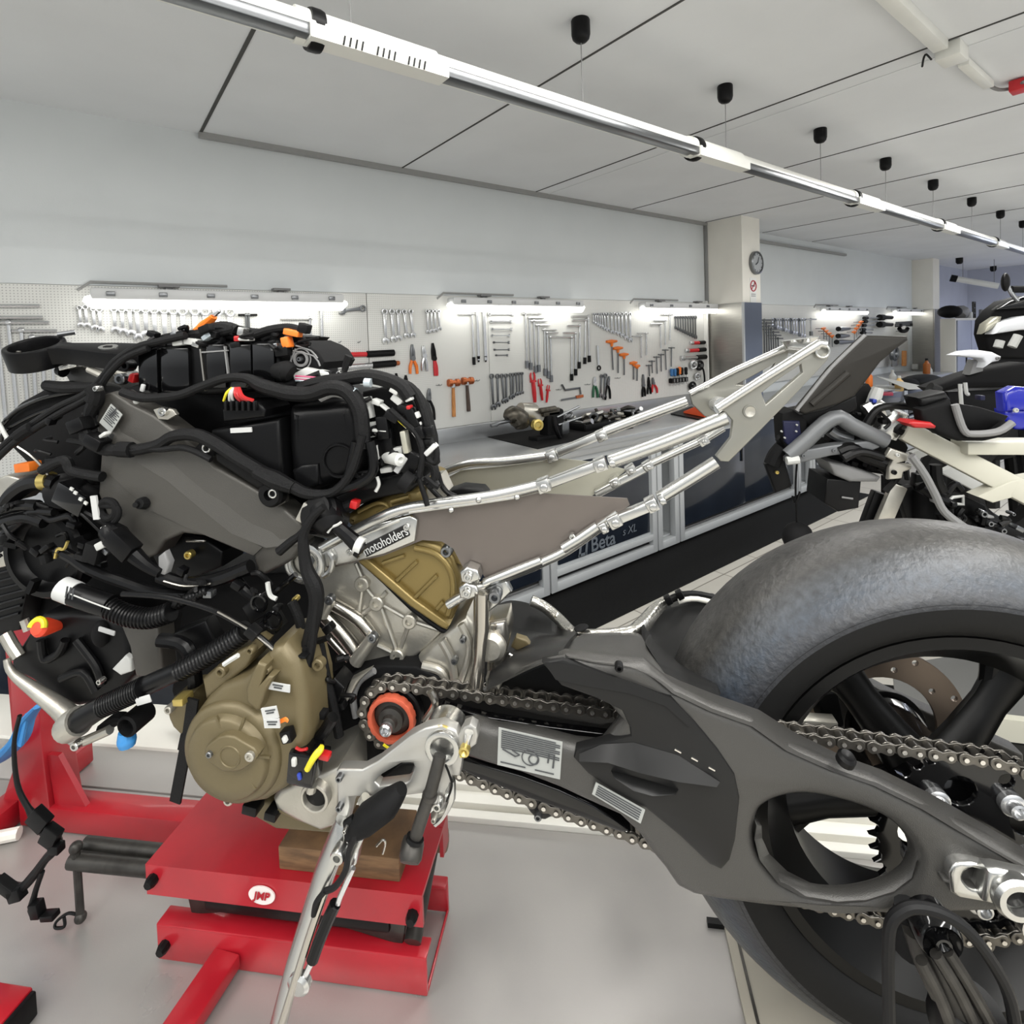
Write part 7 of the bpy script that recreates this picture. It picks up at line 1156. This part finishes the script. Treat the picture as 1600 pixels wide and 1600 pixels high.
for l, r_ in (([(1462, 726), (1464, 750), (1472, 768)], .02), ([(1480, 770), (1492, 756), (1502, 766)], .012), ([(1470, 800), (1500, 850), (1560, 870)], .02), ([(1440, 760), (1462, 776), (1490, 790)], .018)): hz2('black_hose', l, D2-.08, r_, 'hoseb')
for l in ([(1245, 722), (1243, 760), (1244, 800), (1245, 826)], [(1238, 775), (1243, 786), (1250, 768)]): hz2('hanging_cord', l, D2-.04, .004, 'black', n=5)
b = MB(); b.sph(P(1246, 838, D2-.04), .075, sc=(.9, .7, .75)); wgt = b.build('hanging_bundle', 'blackm', b2)
rn2 = random.Random(11)
for i in range(46):
    x = rn2.uniform(1226, 1440); y = rn2.uniform(642, 690) if x < 1300 else rn2.uniform(640, 740)
    if x < 1260: x = rn2.uniform(1218, 1256)
    if i % 3: hz2('small_cable', [(x, y), (x+rn2.uniform(-16, 16), y+rn2.uniform(4, 16)), (x+rn2.uniform(-24, 24), y+rn2.uniform(14, 32))], D2+rn2.uniform(-.06, .02), rn2.uniform(.006, .014), ('hoseb', 'tape', 'black')[i % 3], n=6)
    else: rbox('small_connector', x, y, D2+rn2.uniform(-.05, .02), rn2.uniform(5, 13), rn2.uniform(4, 9), .04, rn2.uniform(-40, 40), ('black', 'blackm', 'grey', 'plast', 'navy')[i % 5], b2, bev=.003)
for i in range(34):
    x = rn2.uniform(1448, 1600); y = 780+(x-1448)*.28+rn2.uniform(-6, 44)
    if i % 2: hz2('small_cable', [(x, y), (x+rn2.uniform(-14, 14), y+rn2.uniform(2, 12)), (x+rn2.uniform(-24, 24), y+rn2.uniform(8, 26))], D2+rn2.uniform(-.14, -.08), rn2.uniform(.006, .013), ('hoseb', 'black')[i % 4//2], n=6)
    else: rbox('small_connector', x, y, D2-.09, rn2.uniform(4, 14), rn2.uniform(3, 9), .04, rn2.uniform(-40, 40), ('black', 'chromed', 'plast', 'grey')[i//2 % 4], b2, bev=.003)
# its stand
t = thing('support_stand', 'black and silver stand legs holding the second motorcycle', 'stand', P(1400, 840, D2+.1))
gz = lambda x, y, d: P(x, y, d)
b = MB(); b.bar(P(1404, 758, D2), P(1368, 842, D2), .055, .03, BD); b.build('silver_leg', 'alud', t, bev=.004); 
for a, e, w_ in (((1378, 770), (1352, 840), .07), ((1410, 760), (1440, 850), .06), ((1440, 740), (1430, 850), .06), ((1450, 780), (1448, 860), .09)): MB().bar(P(*a, D2+.06), P(*e, D2+.06), w_, .04, BD).build('black_leg', 'black', t, bev=.005)
b = MB(); b.tube(pp([(1404, 850), (1420, 832), (1440, 850)], D2+.15), .05, 10); b.build('caster', 'blackm', t); MB().bar(P(1340, 850, D2+.05), P(1620, 905, D2+.05), .10, .08, BD).build('foot_rail', 'black', t)
# white lift in the right part
t = thing('white_lift', 'cream white folding lift beams at the right edge', 'lift', P(1560, 860, 2.6))
MB().bar(P(1414, 673, 2.25), P(1640, 790, 2.15), .075, .05, BD).build('lift_beam', 'creamw', t, bev=.006); MB().bar(P(1498, 697, 2.2), P(1640, 697, 2.2), .045, .10, BD).build('lift_beam', 'creamw', t, bev=.005); MB().bar(P(1440, 700, 2.45), P(1470, 690, 2.45), .03, .03, BD).build('lift_strut', 'clamp', t); MB().bar(P(1425, 712, 2.45), P(1465, 696, 2.45), .03, .03, BD).build('lift_strut', 'clamp', t)
b = MB(); b.plate([bl([(1527, 776), (1580, 752), (1640, 742), (1640, 762), (1552, 786)], 2.15)], BF(2.15), .06, .004); b.build('lift_plate', 'creamw', t); b = MB(); b.plate([bl([(1470, 738), (1502, 722), (1545, 748), (1545, 766), (1525, 768), (1476, 742)], 2.6)], BF(2.6), .03, .003); b.build('step_plate', 'clamp', t); hose('lift_rod', [(1560, 764), (1576, 742)], 2.2, .015, 'clamp', t, sm=0)
pl = [onp(x, y, UP, .30) for x, y in ((1395, 1040), (1640, 1000), (1760, 1150), (1400, 1108))]
b = MB(); b.add(pl+[q-UP*.05 for q in pl], [(0, 1, 2, 3), (4, 7, 6, 5), (0, 4, 5, 1), (1, 5, 6, 2), (2, 6, 7, 3), (3, 7, 4, 0)]); b.build('platform', mat('lift_platform_grey', (120, 120, 118), .45, .4), t)
b = MB(); b.bar(pl[3]-UP*.02, pl[2]-UP*.02, .03, .075); b.build('platform_edge', 'creamw', t); b = MB(); b.bar(pl[3]-UP*.14, pl[2]-UP*.14, .5, .16); b.build('platform_base', 'black', t)
# black seat pan and red brick on the beams
t = thing('black_seat_pan', 'black seat pan lying on the white lift beams', 'seat', P(1510, 690, 2.1)); sl('pan_shell', [(1438, 640), (1486, 624), (1494, 640), (1508, 676), (1520, 680), (1560, 676), (1580, 660), (1590, 664), (1576, 682), (1540, 690), (1500, 690), (1470, 680), (1442, 660)], 2.1, .05, 'blackm', t, bev=.015); hose('pan_rim', [(1492, 632), (1506, 672), (1524, 678), (1560, 674), (1582, 660)], 2.09, .012, 'grey', t); sl('pan_cushion', [(1436, 622), (1480, 612), (1490, 626), (1442, 640)], 2.12, .10, 'black', t, bev=.02); sl('pan_inside', [(1494, 630), (1530, 636), (1576, 650), (1560, 672), (1520, 676), (1508, 670)], 2.16, .04, 'black', t)
o = sl('red_tail_lamp', [(1420, 662), (1426, 658), (1456, 660), (1464, 666), (1462, 670), (1430, 669)], 2.08, .08, 'redp', None, bev=.008); tag(o, 'red tail lamp lying at the end of the white beam', 'lamp')
# ------------------------------------------------------------------ motorcycles further back
D3 = 3.5; white3 = mat('white_fairing', (222, 224, 228), .3); blue3 = mat('blue_fairing', (24, 34, 160), .25, coat=.4); M.update(white3=white3, blue3=blue3)
t = thing('adventure_motorcycle', 'tall black and white motorcycle with clear windscreen at the right edge', 'motorcycle', onp(1590, 700, UP, 0))
def s3(name, pix, m, d=D3, th=.09, bev=.02, parent=None): return sl(name, pix, d, th, m, parent or t, bev=bev)
s3('black_cowl', [(1540, 500), (1552, 484), (1570, 470), (1600, 462), (1640, 470), (1640, 560), (1560, 560), (1545, 545), (1538, 522)], 'blackm', D3+.05); s3('headlamp', [(1537, 522), (1542, 506), (1560, 494), (1568, 494), (1564, 506), (1550, 516)], 'shieldi', D3-.01, .06); s3('white_side_panel', [(1556, 522), (1566, 504), (1600, 494), (1640, 490), (1640, 512), (1595, 516)], 'white3', D3-.05); s3('windscreen', [(1556, 484), (1580, 470), (1612, 460), (1640, 462), (1640, 480)], 'blackg', D3, .05)
for a, e in (((1559, 543), (1563, 532)), ((1581, 542), (1591, 524))): hose('fork_tube', [a, e], D3-.08, .022, 'clamp', t, sm=0)
b = MB(); b.sph(P(1571, 441, D3), .052, sc=(.6, .4, 1)); mr = b.build('mirror', 'black', t); hose('mirror_stem', [(1575, 448), (1583, 462), (1590, 470)], D3, .012, 'chrome', mr); hose('handlebar', [(1580, 452), (1600, 452), (1640, 450)], D3, .02, 'black', t)
s3('front_body', [(1545, 545), (1640, 550), (1640, 640), (1580, 640), (1550, 600)], 'black', D3+.1); hose('lower_fork', [(1570, 600), (1580, 700), (1590, 800)], D3+.2, .04, 'black', t)
b = MB(); b.torus(onp(1590, 760, BD, D3+.25), BD, .28, .07, 36, 10); b.build('front_wheel', 'tyres', t)
t = thing('white_beak_motorcycle', 'dark motorcycle with white pointed beak panel in front of the locker', 'motorcycle', onp(1530, 700, UP, 0)); D4 = 3.1
b = [(1494, 555), (1510, 549), (1530, 547), (1552, 550), (1566, 557), (1562, 564), (1552, 566), (1538, 575), (1541, 566), (1536, 560), (1515, 558)]; sl('white_beak', b, D4-.08, .08, 'white3', t, bev=.012); bolt(1559, 560, D4-.085, 3, 'grey', t)
sl('dark_tank', [(1450, 606), (1500, 588), (1538, 576), (1600, 566), (1640, 570), (1640, 606), (1560, 606), (1500, 608), (1464, 616)], D4, .10, 'blackm', t, bev=.03); sl('lever_guard', [(1515, 586), (1524, 562), (1540, 562), (1536, 580)], D4-.02, .06, 'grey', t); sl('dark_body', [(1480, 612), (1600, 606), (1640, 700), (1560, 720), (1500, 690)], D4+.1, .2, 'black', t)
for l in ([(1500, 600), (1502, 630), (1504, 640), (1520, 648)], [(1508, 598), (1510, 614), (1514, 616)]): hose('wire_frame', l, D4-.1, .009, 'clamp', t, n=6)
hose('bar_grip', [(1452, 606), (1466, 612)], D4-.06, .03, 'black', t, sm=0); hose('lower_leg', [(1540, 700), (1540, 790)], D4+.2, .06, 'black', t); b = MB(); b.torus(onp(1540, 760, BD, D4+.25), BD, .28, .07, 36, 10); b.build('front_wheel', 'tyres', t)
t = thing('blue_motorcycle', 'bright blue motorcycle fairing at the right edge below the beak', 'motorcycle', onp(1600, 740, UP, 0)); D5 = 2.75
sl('blue_fairing', [(1570, 614), (1590, 604), (1640, 608), (1640, 640), (1572, 644)], D5, .06, 'blue3', t, bev=.02); sl('blue_lower', [(1568, 640), (1640, 640), (1640, 676), (1588, 672), (1570, 652)], D5+.02, .06, 'blue3', t, bev=.02); bolt(1587, 641, D5-.01, 4, 'clamp', t); b = MB(); b.torus(P(1610, 760, D5+.1), BD, .28, .07, 36, 10); b.build('front_wheel', 'tyres', t); hose('fork_leg', [(1600, 670), (1610, 760)], D5+.05, .04, 'black', t, sm=0); rbox('blue_knob', 1531, 621, D5, 7, 8, .04, 0, 'navy', t)
